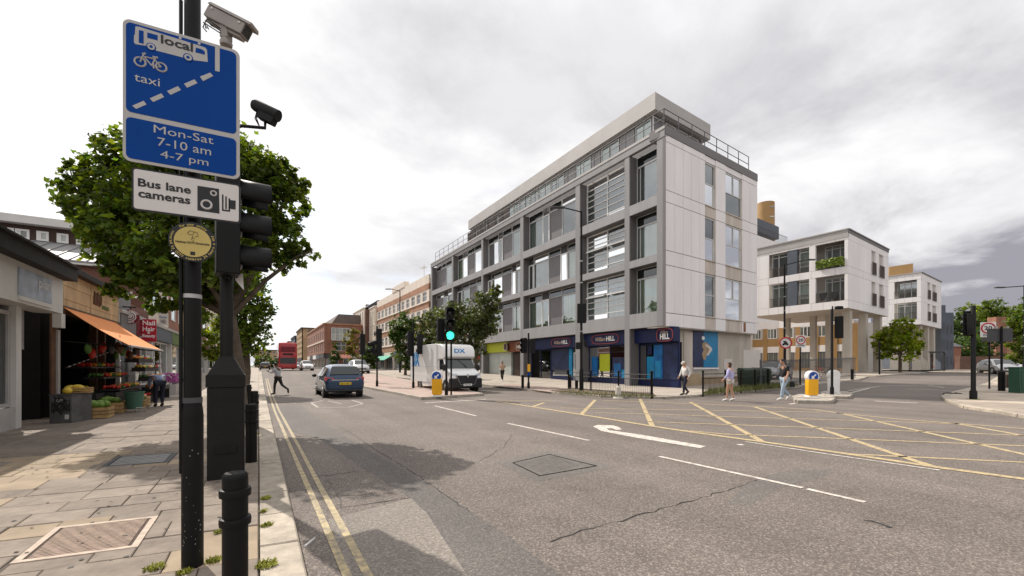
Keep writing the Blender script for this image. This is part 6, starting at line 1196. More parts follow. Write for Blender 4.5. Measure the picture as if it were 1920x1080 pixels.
for k in range(3): MB().tube([yb + V((-.05, -.03, -.06 - .03 * k)), yb + V((-.2 - .02 * k, -.08, -.02 - .03 * k)), yb + V((-.24 + .03 * k, -.1, -.16)), yb + V((-.2, -.1, -.2 + .05 * k))], .007, 5).build('cable', M['rubber'], gc)
bc = ent('black_camera', 'black bullet camera on an angled bracket beside the blue sign', 'camera', on(498, 236)); a, b = on(476, 196), on(522, 218); ax = (b - a).normalized(); sd = ax.cross(V((0, 0, 1))).normalized(); up_ = sd.cross(ax).normalized()
MB().lathe(a, [(.065, 0), (.075, .03), (.075, (b - a).length)], 16, axis=ax).build('barrel', M['black_plastic'], bc, smooth=40); MB().obox((a + b) / 2 - up_ * .09 + ax * .06, (.22, .11, .1), math.atan2(ax.y, ax.x), 0, math.asin(-ax.z)).build('infrared_lamp', M['black_plastic'], bc, bevel=.01)
A_ = V((c_.x, c_.y, zat(234, ZQ))); e_ = on(497, 240); MB().tube([A_, on(452, 236), e_, on(497, 216)], .022, 8).build('bracket', M['black_metal'], bc)
for k in range(2): MB().tube([on(482, 208), on(478 + 3 * k, 222), on(486, 236)], .008, 5).build('cable', M['rubber'], bc)
# ------------------------------------------------------------------ bollards along the left kerb
def bollard(label, P, h=.9, r=.063):
    t = ent('bollard', label, 'bollard', (0, 0, 0), 0, 'black bollards along the left kerb')
    MB().lathe(V((0, 0, 0)), [(r, -.1), (r, h - .03), (r * .98, h - .012), (r * .8, h)], 24).build('shaft', M['black_metal'], t, smooth=40)
    for z in (h - .13, h - .29): MB().lathe(V((0, 0, 0)), [(r * 1.0, z - .005), (r * 1.22, z), (r * 1.24, z + .012), (r * 1.24, z + .03), (r * 1.2, z + .042), (r, z + .046)], 24).build('ring', M['black_metal'], t, smooth=40)
    t.location = P; return t
B0 = GZ(441, 2.39, .1); b0 = bollard('black ringed bollard nearest the camera beside the sign post', B0)
for lb, px, py in (('black ringed bollard just past the control cabinet', 471, 866), ('black ringed bollard third along the left kerb', 477, 805), ('black ringed bollard farthest along the left kerb', 466, 775)):
    c = copy_tree(b0); c.location = G(px, py, .1); c['label'] = lb
    c.scale = (1.25, 1.25, 1.0)
# ------------------------------------------------------------------ trees
M['bark'] = mat('bark', (.09, .07, .05), .9, var=.4, scale=6, bump=.5, bscale=25)
M['leaf_plane'] = leafmat('leaf_plane', (.098, .145, .016), .52); M['leaf_dark'] = leafmat('leaf_dark', (.055, .095, .018)); M['leaf_olive'] = leafmat('leaf_olive', (.085, .105, .03), .4); M['leaf_lime'] = leafmat('leaf_lime', (.2, .25, .016), .58)
M['leaf_gold'] = leafmat('leaf_gold', (.15, .14, .02), .45)
def leaves(name, blobs, n, size, lm, parent, seed, clump=.3, fill=.55):
    """leaf-sized faces gathered in sprays through the crown's volume; blobs = (centre, (rx,ry,rz))"""
    rg = np.random.default_rng(seed); vol = np.array([b[1][0] * b[1][2] for b in blobs]); k = max(12, n // 22)
    bi = rg.choice(len(blobs), k, p=vol / vol.sum()); d = rg.normal(size=(k, 3)); d /= np.linalg.norm(d, axis=1)[:, None]; rad = (fill + (1.05 - fill) * rg.random(k)) ** .7
    C = np.array([tuple(b[0]) for b in blobs])[bi]; R_ = np.array([b[1] for b in blobs])[bi]; cc2 = C + d * R_ * rad[:, None]; cr2 = R_.mean(axis=1) * clump * rg.uniform(.6, 1.3, k); ct = rg.uniform(.5, 1.4, k)
    ci = rg.integers(0, k, n); P = cc2[ci] + rg.normal(size=(n, 3)) * cr2[ci][:, None] * np.array([.6, .6, .42])
    tpl = np.array([(0, -.5, 0), (.28, -.28, .03), (.5, .02, .1), (.24, .12, .02), (0, .56, .0), (-.24, .12, .02), (-.5, .02, .1), (-.28, -.28, .03)]); m = len(tpl)
    # leaf normals lean upwards and outwards
    nr = rg.normal(size=(n, 3)) * .75 + np.array([0, 0, .75]) + d[ci] * .45; nr /= np.linalg.norm(nr, axis=1)[:, None]; t = rg.normal(size=(n, 3)); t -= nr * (t * nr).sum(1)[:, None]; t /= np.linalg.norm(t, axis=1)[:, None]; b = np.cross(nr, t); s = size * rg.uniform(.6, 1.35, n)
    Vv = P[:, None, :] + s[:, None, None] * (tpl[None, :, 0, None] * t[:, None, :] + tpl[None, :, 1, None] * b[:, None, :] + tpl[None, :, 2, None] * nr[:, None, :])
    me = bpy.data.meshes.new(name); me.vertices.add(n * m); off = np.array(wloc(parent)); me.vertices.foreach_set('co', (Vv.reshape(-1, 3) - off).ravel().astype('f')); me.loops.add(n * m); me.loops.foreach_set('vertex_index', np.arange(n * m, dtype='i')); me.polygons.add(n); me.polygons.foreach_set('loop_start', np.arange(0, n * m, m, dtype='i'))
    at = me.color_attributes.new('tint', 'FLOAT_COLOR', 'POINT'); g_ = ct[ci] * rg.uniform(.7, 1.3, n); hue = rg.normal(0, .13, n); col = np.stack([g_ * (1 + hue), g_, g_ * (1 - hue), np.ones(n)], 1); at.data.foreach_set('color', np.repeat(col, m, axis=0).ravel().astype('f'))
    me.materials.append(lm); me.update(calc_edges=True); me.validate(); return link(name, me, parent, kind='stuff')
def pblob(px, py, Z, r, flat=1.0):
    P = FW * Z + RT * ((px - HX) / FP * Z); P.z = zat(py, Z); R_ = r * Z / FP; co = 1 / math.sqrt(1 + ((px - HX) / FP) ** 2); return (P, (R_ * co * 1.06, R_ * co * 1.06, R_ * flat))
def tree(name, label, bpx, Z, blobs, n, size, lm, seed, tr=.14, group=None, bend=None, up=.1, limbs=True, clump=.3, fill=.55, cat='tree', th=.55, twigs=0):
    base = GZ(bpx, Z, up); t = ent(name, label, cat, base, 0, group); bl = [pblob(*b) for b in blobs]; cen = sum((b[0] for b in bl), V()) / len(bl)
    lowz = min(b[0].z - b[1][2] for b in bl); fork = V((base.x + (cen.x - base.x) * .25, base.y + (cen.y - base.y) * .25, base.z + (cen.z - base.z) * th))
    mid = base.lerp(fork, .5) + V((.06, -.04, 0)) * (1 if bend is None else bend)
    MB().tube([base - V((0, 0, .1)), base + V((0, 0, .25)), mid, fork], [tr * 1.5, tr * 1.12, tr, tr * .85], 10).build('trunk', M['bark'], t, smooth=60)
    if limbs:
        for c, r in bl:
            md_ = fork.lerp(c, .5) + V((0, 0, .12 * r[2])); MB().tube([fork - V((0, 0, .15)), md_, c, c + V((0, 0, r[2] * .4))], [tr * .55, tr * .34, tr * .18, .01], 6).build('limb', M['bark'], t, smooth=60)
    if twigs:
        mb = MB(); rt_ = random.Random(seed)
        for k in range(twigs):
            c, r = rt_.choice(bl); d = V((rt_.gauss(0, 1), rt_.gauss(0, 1), rt_.gauss(.2, .8))).normalized(); e_ = c + V((d.x * r[0], d.y * r[1], d.z * r[2])) * rt_.uniform(.8, 1.1); mb.tube([c, c.lerp(e_, .5) + V((0, 0, -.05)), e_], [.022, .014, .004], 5)
        mb.build('twigs', M['bark'], t, smooth=60, kind='stuff')
    leaves('crown', bl, n, size, lm, t, seed, clump, fill); return t
tree('street_tree', 'large leafy tree spreading over the pavement behind the blue sign', 452, 11.0, [(235, 335, 10.6, 80), (320, 320, 10.2, 85), (405, 330, 10.6, 95), (175, 385, 10.2, 62), (255, 440, 10.0, 90), (335, 470, 9.7, 85), (140, 340, 10.4, 42), (235, 515, 10.0, 45), (310, 540, 10.2, 52), (480, 335, 10.8, 62), (530, 385, 11, 50), (515, 455, 11, 52), (565, 475, 11, 30), (450, 420, 10.6, 80), (425, 500, 11, 70), (215, 285, 10.6, 34), (520, 320, 10.8, 30), (365, 570, 10.6, 40), (205, 430, 10.2, 50), (550, 345, 11, 26), (300, 265, 10.4, 40)], 31000, .125, M['leaf_plane'], 11, .15, clump=.23, fill=.48, twigs=90)
tree('street_tree', 'second leafy tree on the left pavement beyond the large one', 459, 23, [(462, 590, 23, 42), (485, 560, 23, 30), (498, 600, 23, 22), (470, 635, 23, 36), (445, 560, 23, 35), (490, 645, 23, 14), (430, 610, 23, 30), (455, 530, 23, 34)], 6500, .17, M['leaf_plane'], 12, .2)
tree('street_tree', 'pale yellow green tree by the shops down the left pavement', 405, 36, [(400, 620, 36, 20), (412, 640, 36, 22), (395, 655, 36, 18), (420, 605, 36, 18), (408, 665, 36, 14)], 2200, .22, M['leaf_lime'], 13, .12)
tree('street_tree', 'olive leaved street tree leaning beside the white van', 893, 30.5, [(868, 600, 31, 32), (915, 562, 31, 22), (895, 590, 31, 30), (838, 625, 31, 30), (880, 635, 31, 32), (915, 610, 31, 22), (850, 585, 31, 22), (930, 545, 31, 11), (895, 660, 31, 16), (822, 600, 31, 18), (925, 590, 31, 15)], 6500, .2, M['leaf_olive'], 14, .13, clump=.34, fill=.3)
tree('street_tree', 'dense dark green tree in front of the striped block', 760, 46, [(752, 610, 46, 20), (770, 620, 46, 20), (760, 640, 46, 22), (775, 655, 46, 16), (752, 660, 46, 17), (745, 625, 46, 15), (765, 598, 46, 14), (766, 680, 46, 12)], 5200, .24, M['leaf_dark'], 15, .14)
tree('street_tree', 'light green tree between the dark tree and the corner block', 812, 42, [(805, 620, 42, 18), (820, 590, 42, 16), (800, 600, 42, 15), (815, 645, 42, 18), (792, 640, 42, 16)], 2800, .22, M['leaf_olive'], 16, .1)
tree('street_tree', 'low bushy tree beyond the traffic signals on the island', 688, 62, [(690, 655, 62, 12), (698, 668, 62, 13), (684, 672, 62, 11), (692, 685, 62, 10)], 1600, .3, M['leaf_dark'], 17, .09)
tree('street_tree', 'thin pale golden tree in front of the yellow terrace house', 662, 76, [(660, 628, 76, 12), (668, 648, 76, 13), (655, 655, 76, 11), (663, 668, 76, 10), (650, 640, 76, 8)], 1300, .3, M['leaf_gold'], 18, .08, fill=.2)
tree('conifer', 'slender pointed green tree by the red corner building', 629, 84, [(629, 645, 84, 5, 1.4), (629, 655, 84, 8), (629, 666, 84, 10), (629, 676, 84, 9)], 1200, .28, M['leaf_dark'], 19, .08, limbs=False)
tree('conifer', 'tall thin tree standing above the others at the far end of the street', 503, 130, [(503, 660, 130, 4, 1.6), (503, 672, 130, 6), (503, 684, 130, 7)], 700, .4, M['leaf_dark'], 20, .12, limbs=False)
for i, (px, py, r) in enumerate(((488, 680, 9), (513, 678, 9), (524, 676, 10), (532, 682, 8), (496, 686, 7))):
    tree('street_tree', ['rounded far tree left of the pointed one', 'rounded far tree just right of the pointed one', 'far tree beside the red bus', 'low far tree half behind the red bus', 'small far tree under the pointed one'][i], px, 118 + i * 4, [(px, py, 118 + i * 4, r), (px + 4, py + 5, 118 + i * 4, r * .8), (px - 4, py + 4, 118 + i * 4, r * .8)], 700, .42, M['leaf_dark'], 30 + i, .14, 'trees at the far end of the street', limbs=False)
tree('street_tree', 'bright yellow green tree between the two stilt blocks', 1688, 46, [(1690, 620, 46, 24), (1665, 635, 46, 22), (1712, 635, 46, 20), (1690, 650, 46, 26), (1660, 655, 46, 18), (1718, 655, 46, 14), (1645, 640, 46, 14), (1700, 610, 46, 14)], 5200, .24, M['leaf_lime'], 21, .12, clump=.28)
bgt = [(1800, 610, 105, 22, 'dark spiky tree just past the slate houses'), (1822, 590, 115, 24, 'tall tree behind the dark signal board'), (1845, 585, 120, 20, 'light tree behind the speed limit sign'), (1862, 578, 118, 20, 'tall tree left of the brick chimney stack'), (1812, 650, 92, 26, 'low dense tree over the brick wall at left'), (1842, 640, 95, 26, 'low dense tree over the brick wall in the middle'), (1895, 585, 125, 20, 'tree behind the brick chimney stack')]
for i, (px, py, Z, r, lb) in enumerate(bgt):
    tree('park_tree', lb, px, Z, [(px, py, Z, r), (px + r * .7, py + r * .6, Z, r * .8), (px - r * .7, py + r * .5, Z, r * .8), (px, py + r * 1.2, Z, r)], 2200, .5, M[['leaf_dark', 'leaf_plane', 'leaf_lime', 'leaf_plane', 'leaf_dark', 'leaf_dark', 'leaf_plane'][i]], 40 + i, .2, 'trees at the end of the side road', limbs=False)
tree('street_tree', 'large sunlit tree at the right edge over the corner pavement', 1935, 48, [(1915, 605, 48, 26), (1940, 590, 48, 34), (1900, 635, 48, 20), (1930, 640, 48, 30), (1890, 615, 48, 13), (1910, 665, 48, 18), (1960, 620, 48, 40)], 6500, .26, M['leaf_plane'], 22, .2)
# ------------------------------------------------------------------ signals, lamps, signs and barriers across the junction
def signal(label, px, by, heads, up=.12, extra=None, rpole=.057, top=None, button=None):
    P = G(px, by, up); Z = depth(P); t = ent('traffic_signal', label, 'traffic signal', P, 0, 'traffic signals'); tops = [zat(h[1], Z) for h in heads]; zt = zat(top, Z) if top else max(tops) + .1
    MB().lathe(V((P.x, P.y, 0)), [(rpole * 1.5, P.z - .1), (rpole * 1.5, P.z + .35), (rpole, P.z + .42), (rpole, zt), (rpole * .9, zt + .02)], 12).build('pole', M['black_metal'], t, smooth=40)
    for hx, y0, y1, face, lit, n in heads:
        z0, z1 = zat(y1, Z), zat(y0, Z); lat = (hx - px) / FP * Z; c = V((P.x, P.y, (z0 + z1) / 2)) + RT * lat; hh = z1 - z0; sp = hh / n
        signal_head(t, c + V(face).normalized() * .05, face, n, sp * .97, lit, sp * .6, sp * .34, min(.36, sp * 1.1), .2); MB().tube([V((P.x, P.y, c.z + hh * .3)), c + V((0, 0, hh * .3))], .02, 5).build('bracket', M['black_metal'], t)
    if button:
        z0, z1 = zat(button[1], Z), zat(button[0], Z); MB().obox(V((P.x, P.y, (z0 + z1) / 2)) - FW * .1 + RT * .02, (.17, .12, z1 - z0), -YAW).build('push_button_box', M['yellow'], t, bevel=.01); MB().obox(V((P.x, P.y, z0 - .13)) - FW * .1 + RT * .02, (.15, .1, .2), -YAW).build('push_button', M['sign_blue'], t)
    return t
AW, TO = (0, 1, 0), (0, -1, 0)
signal('signal pole farthest along the pink island, seen from behind', 679, 716, [(680, 626, 664, AW, None, 3)], top=620)
signal('signal pole on the island with a side box, right of the farthest one', 707, 724.5, [(711, 616, 668, AW, None, 3), (702, 640, 665, (-1, 0, 0), None, 2)], top=612)
signal('signal pole by the rear of the white van, seen from behind', 775, 727.5, [(770, 622, 668, AW, None, 3), (788, 626, 664, AW, None, 3)], top=600)
signal('signal pole showing a green light at the near end of the island', 837, 741, [(843, 576, 641, (-.25, -1, 0), 2, 3), (827, 598, 640, AW, None, 3)], top=578)
MB_ = G(846, 741, .12); t = ent('guard_pole', 'thin black pole standing close beside the green signal', 'pole', MB_); Z_ = depth(MB_); MB().lathe(MB_, [(.045, -.1), (.045, zat(632, Z_) - MB_.z)], 10).build('shaft', M['black_metal'], t, smooth=40)
signal('signal pole in front of the brown shop doorway with a yellow button box', 991, 729, [(983, 634, 662, (-1, -.5, 0), None, 3), (999, 636, 662, (.3, 1, 0), None, 3)], up=.1, top=625, button=(683, 697))
signal('signal pole on the small island with a detector on top', 1560, 740, [(1573, 593, 634, (1, .35, 0), None, 3)], top=580)
P = G(1561, 740, .12); Z_ = depth(P); t = ent('detector', 'black vehicle detector clipped to the top of the island signal', 'detector', V((P.x, P.y, zat(580, Z_)))); MB().obox(V((P.x, P.y, zat(577, Z_))) + RT * .32, (.34, .2, .16), -YAW).build('detector_body', M['black_plastic'], t, bevel=.04); MB().tube([V((P.x, P.y, zat(584, Z_))), V((P.x, P.y, zat(574, Z_)))], .03, 6).build('stem', M['black_metal'], t)
signal('thick signal pole on the right hand corner pavement, its board seen from behind', 1825, 749, [(1824, 588, 628, AW, None, 3)], up=.1, top=574, rpole=.085)
P = G(1825, 749, .1); Z_ = depth(P); t = ent('signal_board', 'black backing board of the corner signal seen from behind', 'board', V((P.x, P.y, zat(630, Z_)))); MB().obox(V((P.x, P.y, zat(606, Z_))) + V((0, .12, 0)), (.46, .03, zat(583, Z_) - zat(630, Z_)), -.75).build('panel', M['black_plastic'], t)
tuft('weed_tuft', 'weeds round the foot of the corner signal pole', P, .22, 160, None)
# the tall lamp columns
def lamp(label, px, Z, ytop, arm_px, arm_y, up=.1, boxes=()):
    P = GZ(px, Z, up); t = ent('street_lamp', label, 'street lamp', P, 0, 'tall street lamps'); zt = zat(ytop, Z); lat = (arm_px - px) / FP * Z
    MB().lathe(P, [(.12, -.1), (.12, 1.2), (.075, 1.35), (.06, zt - P.z)], 12).build('column', M['black_metal'], t, smooth=40); e_ = V((P.x, P.y, zat(arm_y, Z))) + RT * lat
    MB().tube([V((P.x, P.y, zt - .05)), e_], .035, 8).build('arm', M['black_metal'], t); d = (RT * (1 if lat > 0 else -1)); MB().obox(e_ + d * .3, (.75, .24, .1), -YAW).build('lantern', M['dark_grey'], t, bevel=.03)
    for (dx, y0, y1, w_) in boxes: MB().obox(V((P.x, P.y, (zat(y0, Z) + zat(y1, Z)) / 2)) + RT * (dx / FP * Z) - FW * .1, (w_, .22, zat(y0, Z) - zat(y1, Z)), -YAW).build('signal_box', M['black_plastic'], t, bevel=.02)
    for z in (.33, .45, .6, .72): q = P + V((0, 0, (zt - P.z) * z)); MB().lathe(q, [(.085, 0), (.085, .06)], 10).build('band', M['steel'], t)
    return t
LP = lamp('tall lamp column in front of the betting shop with signal boxes on it', 1090, 24.5, 396, 1056, 389, boxes=((0, 570, 606, .5), (-6, 642, 655, .3), (7, 638, 650, .14)))
lamp('tall lamp column by the stilt block, its arm pointing right', 1471, 34, 496, 1512, 487); lamp('tall lamp column in front of the striped block', 750, 52, 545, 733, 542); lamp('lamp column at the right edge of the picture, arm pointing left', 1921, 34, 535, 1882, 539)
# round and square traffic signs
M['sign_face'] = mat('sign_face', (.72, .70, .68), .45, var=.05)
def signpost(name, label, px, by, up=.1, r=.04, top=None):
    P = G(px, by, up); Z = depth(P); t = ent(name, label, 'road sign', P); MB().lathe(V((P.x, P.y, 0)), [(r, P.z - .1), (r, zat(top, Z))], 10).build('pole', M['black_metal'], t, smooth=40); return t, P, Z
def zone20(label, px, by, x0, x1, y0, y1, top, word='ZONE', yaw=None):
    t, P, Z = signpost('speed_limit_sign', label, px, by, top=top); u = V((math.cos(yaw), math.sin(yaw), 0)) if yaw is not None else RT; Ps = Plane(V((P.x, P.y, 0)) - FW * .07, u); a0, zt = Ps.sz(x0, y0); a1, _ = Ps.sz(x1, y0); zb = zat(y1, Z); zt = zat(y0, Z)
    rrect(Ps, a0, a1, zb, zt, .03, -.01, 0, 'plate', M['sign_face'], t); c = (a0 + a1) / 2; R_ = min((a1 - a0) * .42, (zt - zb) * .36); cz2 = zt - R_ * 1.22
    MB().tube([Ps.pt(c + R_ * math.cos(k * RAD(10)), cz2 + R_ * math.sin(k * RAD(10)), .004) for k in range(37)], R_ * .13, 5, False).build('red_ring', M['sign_red'], t); put(Ps, '20', c - R_ * .6, c + R_ * .6, cz2 - R_ * .38, R_ * .76, .006, M['sign_black'], t, bold=.02); put(Ps, word, a0 + (a1 - a0) * .15, a1 - (a1 - a0) * .15, zb + (zt - zb) * .08, (zt - zb) * .13, .006, M['sign_black'], t, bold=.02); return t
zone20('white twenty zone sign on a black post on the corner pavement', 1855, 729, 1838, 1868, 604, 632, 604, yaw=-RAD(55)); zone20('white twenty sign on a post by the fence below the stilt block', 1500.5, 722, 1492, 1511, 629, 651, 629, 'ZONE', yaw=-RAD(42))
zone20('small white and red speed sign by the bus shelter', 1753, 691, 1746, 1760, 640, 656, 640, 'ZONE', yaw=-RAD(50))
t, P, Z = signpost('no_motor_sign', 'round white sign with a red ring and black vehicle symbols on the lamp column', 1472.5, 719, top=640, r=.05); Ps = Plane(V((P.x, P.y, 0)) - FW * .16, V((math.cos(-RAD(42)), math.sin(-RAD(42)), 0))); c, cz2 = Ps.sz(1473, 643); cz2 = zat(643, Z); R_ = .42
MB().tube([Ps.pt(c, cz2, -.01), Ps.pt(c, cz2, 0)], R_, 28).build('plate', M['sign_face'], t); MB().tube([Ps.pt(c + R_ * .9 * math.cos(k * RAD(10)), cz2 + R_ * .9 * math.sin(k * RAD(10)), .004) for k in range(37)], .05, 5, False).build('red_ring', M['sign_red'], t)
for s_, z_, w_, h_ in ((-.02, -.1, .4, .1), (0, .0, .26, .1), (-.05, .1, .22, .08)): MB().pbox(Ps, c + s_ - w_ / 2, c + s_ + w_ / 2, cz2 + z_ - h_ / 2, cz2 + z_ + h_ / 2, .001, .005).build('symbol', M['sign_black'], t)
for s_ in (-.14, .12): MB().tube([Ps.pt(c + s_, cz2 - .14, .001), Ps.pt(c + s_, cz2 - .14, .006)], .06, 12).build('symbol_wheel', M['sign_black'], t)
t, P, Z = signpost('direction_sign', 'dark rectangular sign seen from behind on a sleeved post at the corner', 1878, 733, top=612, r=.05); MB().lathe(P, [(.14, -.1), (.14, zat(697, Z) - P.z), (.06, zat(694, Z) - P.z)], 14).build('sleeve', M['black_metal'], t, smooth=40)
MB().obox(V((P.x, P.y, zat(628, Z))) + FW * .09, (1.0, .02, zat(616, Z) - zat(641, Z)), -.95).build('panel', M['dark_grey'], t)
for k in (-.3, .3): MB().obox(V((P.x, P.y, zat(614, Z))) + RT * k, (.1, .1, .12), -YAW).build('lamp', M['steel'], t)
for i, px in enumerate((1885.5, 1889.5)): t = ent('post', ['left of two short brown posts behind the corner sign', 'right of two short brown posts behind the corner sign'][i], 'post', G(px, 727, .1), 0, 'short brown posts'); MB().lathe(G(px, 727, .1), [(.04, -.1), (.04, .75), (.02, .78)], 10).build('shaft', M['rust_dark'], t, smooth=40)
# triangular warning sign far down the side road and a bus shelter
t, P, Z = signpost('warning_sign', 'small red and white triangular warning sign down the side road', 1802, 689, top=658, r=.04); Ps = Plane(V((P.x, P.y, 0)) - FW * .06, RT); zb = zat(664, Z); MB().hexa([Ps.pt(-.5, zb, -.01), Ps.pt(.5, zb, -.01), Ps.pt(0, zb + .9, -.01)], [Ps.pt(-.5, zb, 0), Ps.pt(.5, zb, 0), Ps.pt(0, zb + .9, 0)]).build('border', M['sign_red'], t); MB().hexa([Ps.pt(-.3, zb + .12, .0), Ps.pt(.3, zb + .12, .0), Ps.pt(0, zb + .66, .0)], [Ps.pt(-.3, zb + .12, .006), Ps.pt(.3, zb + .12, .006), Ps.pt(0, zb + .66, .006)]).build('face', M['sign_face'], t)
c = GZ(1770, 58, .1); t = ent('bus_shelter', 'dark framed glass bus shelter beside the second stilt block', 'bus shelter', c); u2 = (FW + RT * 1.1).normalized(); Pq = Plane(c, u2)
for s_ in (-2, 0, 2):
    for d_ in (-1.2, -.0): MB().pbox(Pq, s_ - .04, s_ + .04, c.z, c.z + 2.5, d_ - .04, d_ + .04).build('post', M['alu_dark'], t)
MB().pbox(Pq, -2.2, 2.2, c.z + 2.5, c.z + 2.62, -1.4, .2).build('roof', M['alu_dark'], t)
for s_ in (-1.96, .04): MB().pbox(Pq, s_, s_ + 1.92, c.z + .3, c.z + 2.2, -1.21, -1.19).build('glass_panel', M['glassrail'], t)
MB().pbox(Pq, -1.5, 1.5, c.z + .5, c.z + .56, -1.1, -.8).build('bench', M['sign_red'], t)
# keep left bollards
def keep_left(label, px, by, back=False, body='yellow'):
    P = G(px, by, .13); Z = depth(P); t = ent('keep_left_bollard', label, 'traffic bollard', P, 0, 'keep left bollards'); u = (RT * 1).copy(); Ps = Plane(P, u); w_ = .23; z0 = P.z; zt = .78
    pts = [(-.2, 0), (.2, 0), (w_, .1), (w_, zt - .04), (w_ * .96, zt), (-w_ * .96, zt), (-w_, zt - .04), (-w_, .1)]
    MB().hexa([Ps.pt(a, z0 + .07 + b, -.14) for a, b in pts], [Ps.pt(a, z0 + .07 + b, .14) for a, b in pts]).build('shell', M[body], t, bevel=.03)
    MB().pbox(Ps, -.24, .24, z0 - .02, z0 + .06, -.18, .18).build('base', M['white'], t, bevel=.01)
    cz3 = z0 + zt + .17; MB().tube([Ps.pt(0, cz3, -.13), Ps.pt(0, cz3, .13)], .27, 28).build('head', M['white'], t, bevel=.02)
    if not back:
        MB().tube([Ps.pt(0, cz3, .131), Ps.pt(0, cz3, .137)], .215, 28).build('blue_disc', mat('keep_blue', (.005, .06, .34), .45, var=0), t)
        d = V((-.707, -.707)); n = V((.707, -.707)); f = lambda a, b: Ps.pt(d.x * a + n.x * b, cz3 + d.y * a + n.y * b, .138); arr = [(-.14, -.03), (.03, -.03), (.03, -.1), (.15, 0), (.03, .1), (.03, .03), (-.14, .03)]
        MB().hexa([f(a, b) for a, b in arr], [f(a, b) + Ps.n * .006 for a, b in arr]).build('white_arrow', M['white'], t)
    return t
keep_left('yellow keep left bollard at the near end of the pink island', 819.5, 743); keep_left('yellow keep left bollard on the small island by the crossing man', 1522, 744); keep_left('white keep left bollard seen from behind, behind the island signal pole', 1563, 738, True, 'white')
# guard railings
def guard(label, pts, up=.1, h=1.05, bars=True, step=1.85):
    t = ent('guard_railing', label, 'railing', pts[0], 0, 'black guard railings')
    for a, b in zip(pts, pts[1:]):
        n = max(1, round((b - a).length / step))
        for k in range(n):
            p, q = a.lerp(b, k / n), a.lerp(b, (k + 1) / n); p.z = gz(p.x, p.y) + up; q.z = gz(q.x, q.y) + up; Z3 = lambda z: V((0, 0, z))
            MB().lathe(p, [(.045, -.1), (.045, h + .08), (.06, h + .1), (.06, h + .16), (.02, h + .2)], 10).build('post', M['black_metal'], t, smooth=40)
            for z in (h, h - .22, .12): MB().tube([p + Z3(z), q + Z3(z)], .022, 6).build('rail', M['black_metal'], t)
            m = int((q - p).length / .125)
            if bars:
                for j in range(1, m): c = p.lerp(q, j / m); MB().tube([c + Z3(.12), c + Z3(h - .22)], .009, 4).build('bar', M['black_metal'], t)
    p = pts[-1]; p.z = gz(p.x, p.y) + up; MB().lathe(p, [(.06, -.1), (.06, h + .08), (.075, h + .1), (.075, h + .16), (.02, h + .2)], 10).build('post', M['black_metal'], t, smooth=40); return t
guard('black guard railing with bars in front of the betting shop', GP((1066, 730), (1108, 733.5), (1222, 743), up=.12)); guard('black guard railing beside the green bins along the side road', GP((1318, 739.5), (1360, 736), (1440, 728.5), up=.12))
guard('dark rails on thick posts beside the bus shelter road', GP((1787, 692), (1815, 689), (1840, 688), up=.1), bars=False, h=1.2)
# bins, bollards, stump, litter
M['bin_green'] = mat('bin_green', (.018, .035, .02), .5, var=.15)
def wheelie(label, px, Z, w_=.95):
    P = GZ(px, Z, .1); Ps = Plane(P, RT); t = ent('wheelie_bin', label, 'bin', P, 0, 'green bins by the side wall'); z = P.z
    MB().hexa([Ps.pt(-w_ / 2 + .06, z + .1, .3), Ps.pt(w_ / 2 - .06, z + .1, .3), Ps.pt(w_ / 2 - .06, z + .1, -.4), Ps.pt(-w_ / 2 + .06, z + .1, -.4)], [Ps.pt(-w_ / 2, z + 1.08, .38), Ps.pt(w_ / 2, z + 1.08, .38), Ps.pt(w_ / 2, z + 1.08, -.45), Ps.pt(-w_ / 2, z + 1.08, -.45)]).build('tub', M['bin_green'], t, bevel=.03)
    MB().hexa([Ps.pt(-w_ / 2 - .02, z + 1.09, .4), Ps.pt(w_ / 2 + .02, z + 1.09, .4), Ps.pt(w_ / 2 + .02, z + 1.09, -.47), Ps.pt(-w_ / 2 - .02, z + 1.09, -.47)], [Ps.pt(-w_ / 2 + .05, z + 1.22, .3), Ps.pt(w_ / 2 - .05, z + 1.22, .3), Ps.pt(w_ / 2 - .05, z + 1.27, -.4), Ps.pt(-w_ / 2 + .05, z + 1.27, -.4)]).build('lid', M['bin_green'], t, bevel=.02)
    for s_ in (-w_ * .35, w_ * .35): MB().tube([Ps.pt(s_ - .03, z + .09, .2), Ps.pt(s_ + .03, z + .09, .2)], .09, 12).build('wheel', M['rubber'], t)
wheelie('left of two dark green wheeled bins behind the railing', 1402, 27.5); wheelie('right of two dark green wheeled bins behind the railing', 1427, 28)
P = G(1916, 737, .1); t = ent('green_cabinet', 'green street cabinet standing at the right edge on the corner pavement', 'cabinet', P); Ps = Plane(P, RT); M['cab_green'] = mat('cab_green', (.02, .07, .04), .5, var=.15); Zc = depth(P); a0 = Ps.sz(1912, 700)[0]; pbx(Ps, a0, a0 + 1.1, P.z, zat(690, Zc), -.5, 0, 'cabinet_body', M['cab_green'], t, bevel=.015); pbx(Ps, a0 - .02, a0 + 1.12, zat(690, Zc), zat(690, Zc) + .05, -.52, .02, 'top', M['cab_green'], t); pbx(Ps, a0 + .1, a0 + .5, P.z + .2, zat(695, Zc), .0, .012, 'door', M['cab_green'], t)
def post_b(label, px, by, y0, r=.09, up=.1):
    P = G(px, by, up); Z = depth(P); t = ent('bollard', label, 'bollard', P, 0, 'black bollards by the shops'); h = zat(y0, Z) - P.z; MB().lathe(P, [(r, -.1), (r, h * .93), (r * 1.15, h * .94), (r * 1.15, h * .97), (r * .6, h)], 14).build('shaft', M['black_metal'], t, smooth=40); MB().lathe(P, [(r * 1.1, h * .6), (r * 1.1, h * .64)], 14).build('band', M['black_metal'], t, smooth=40)
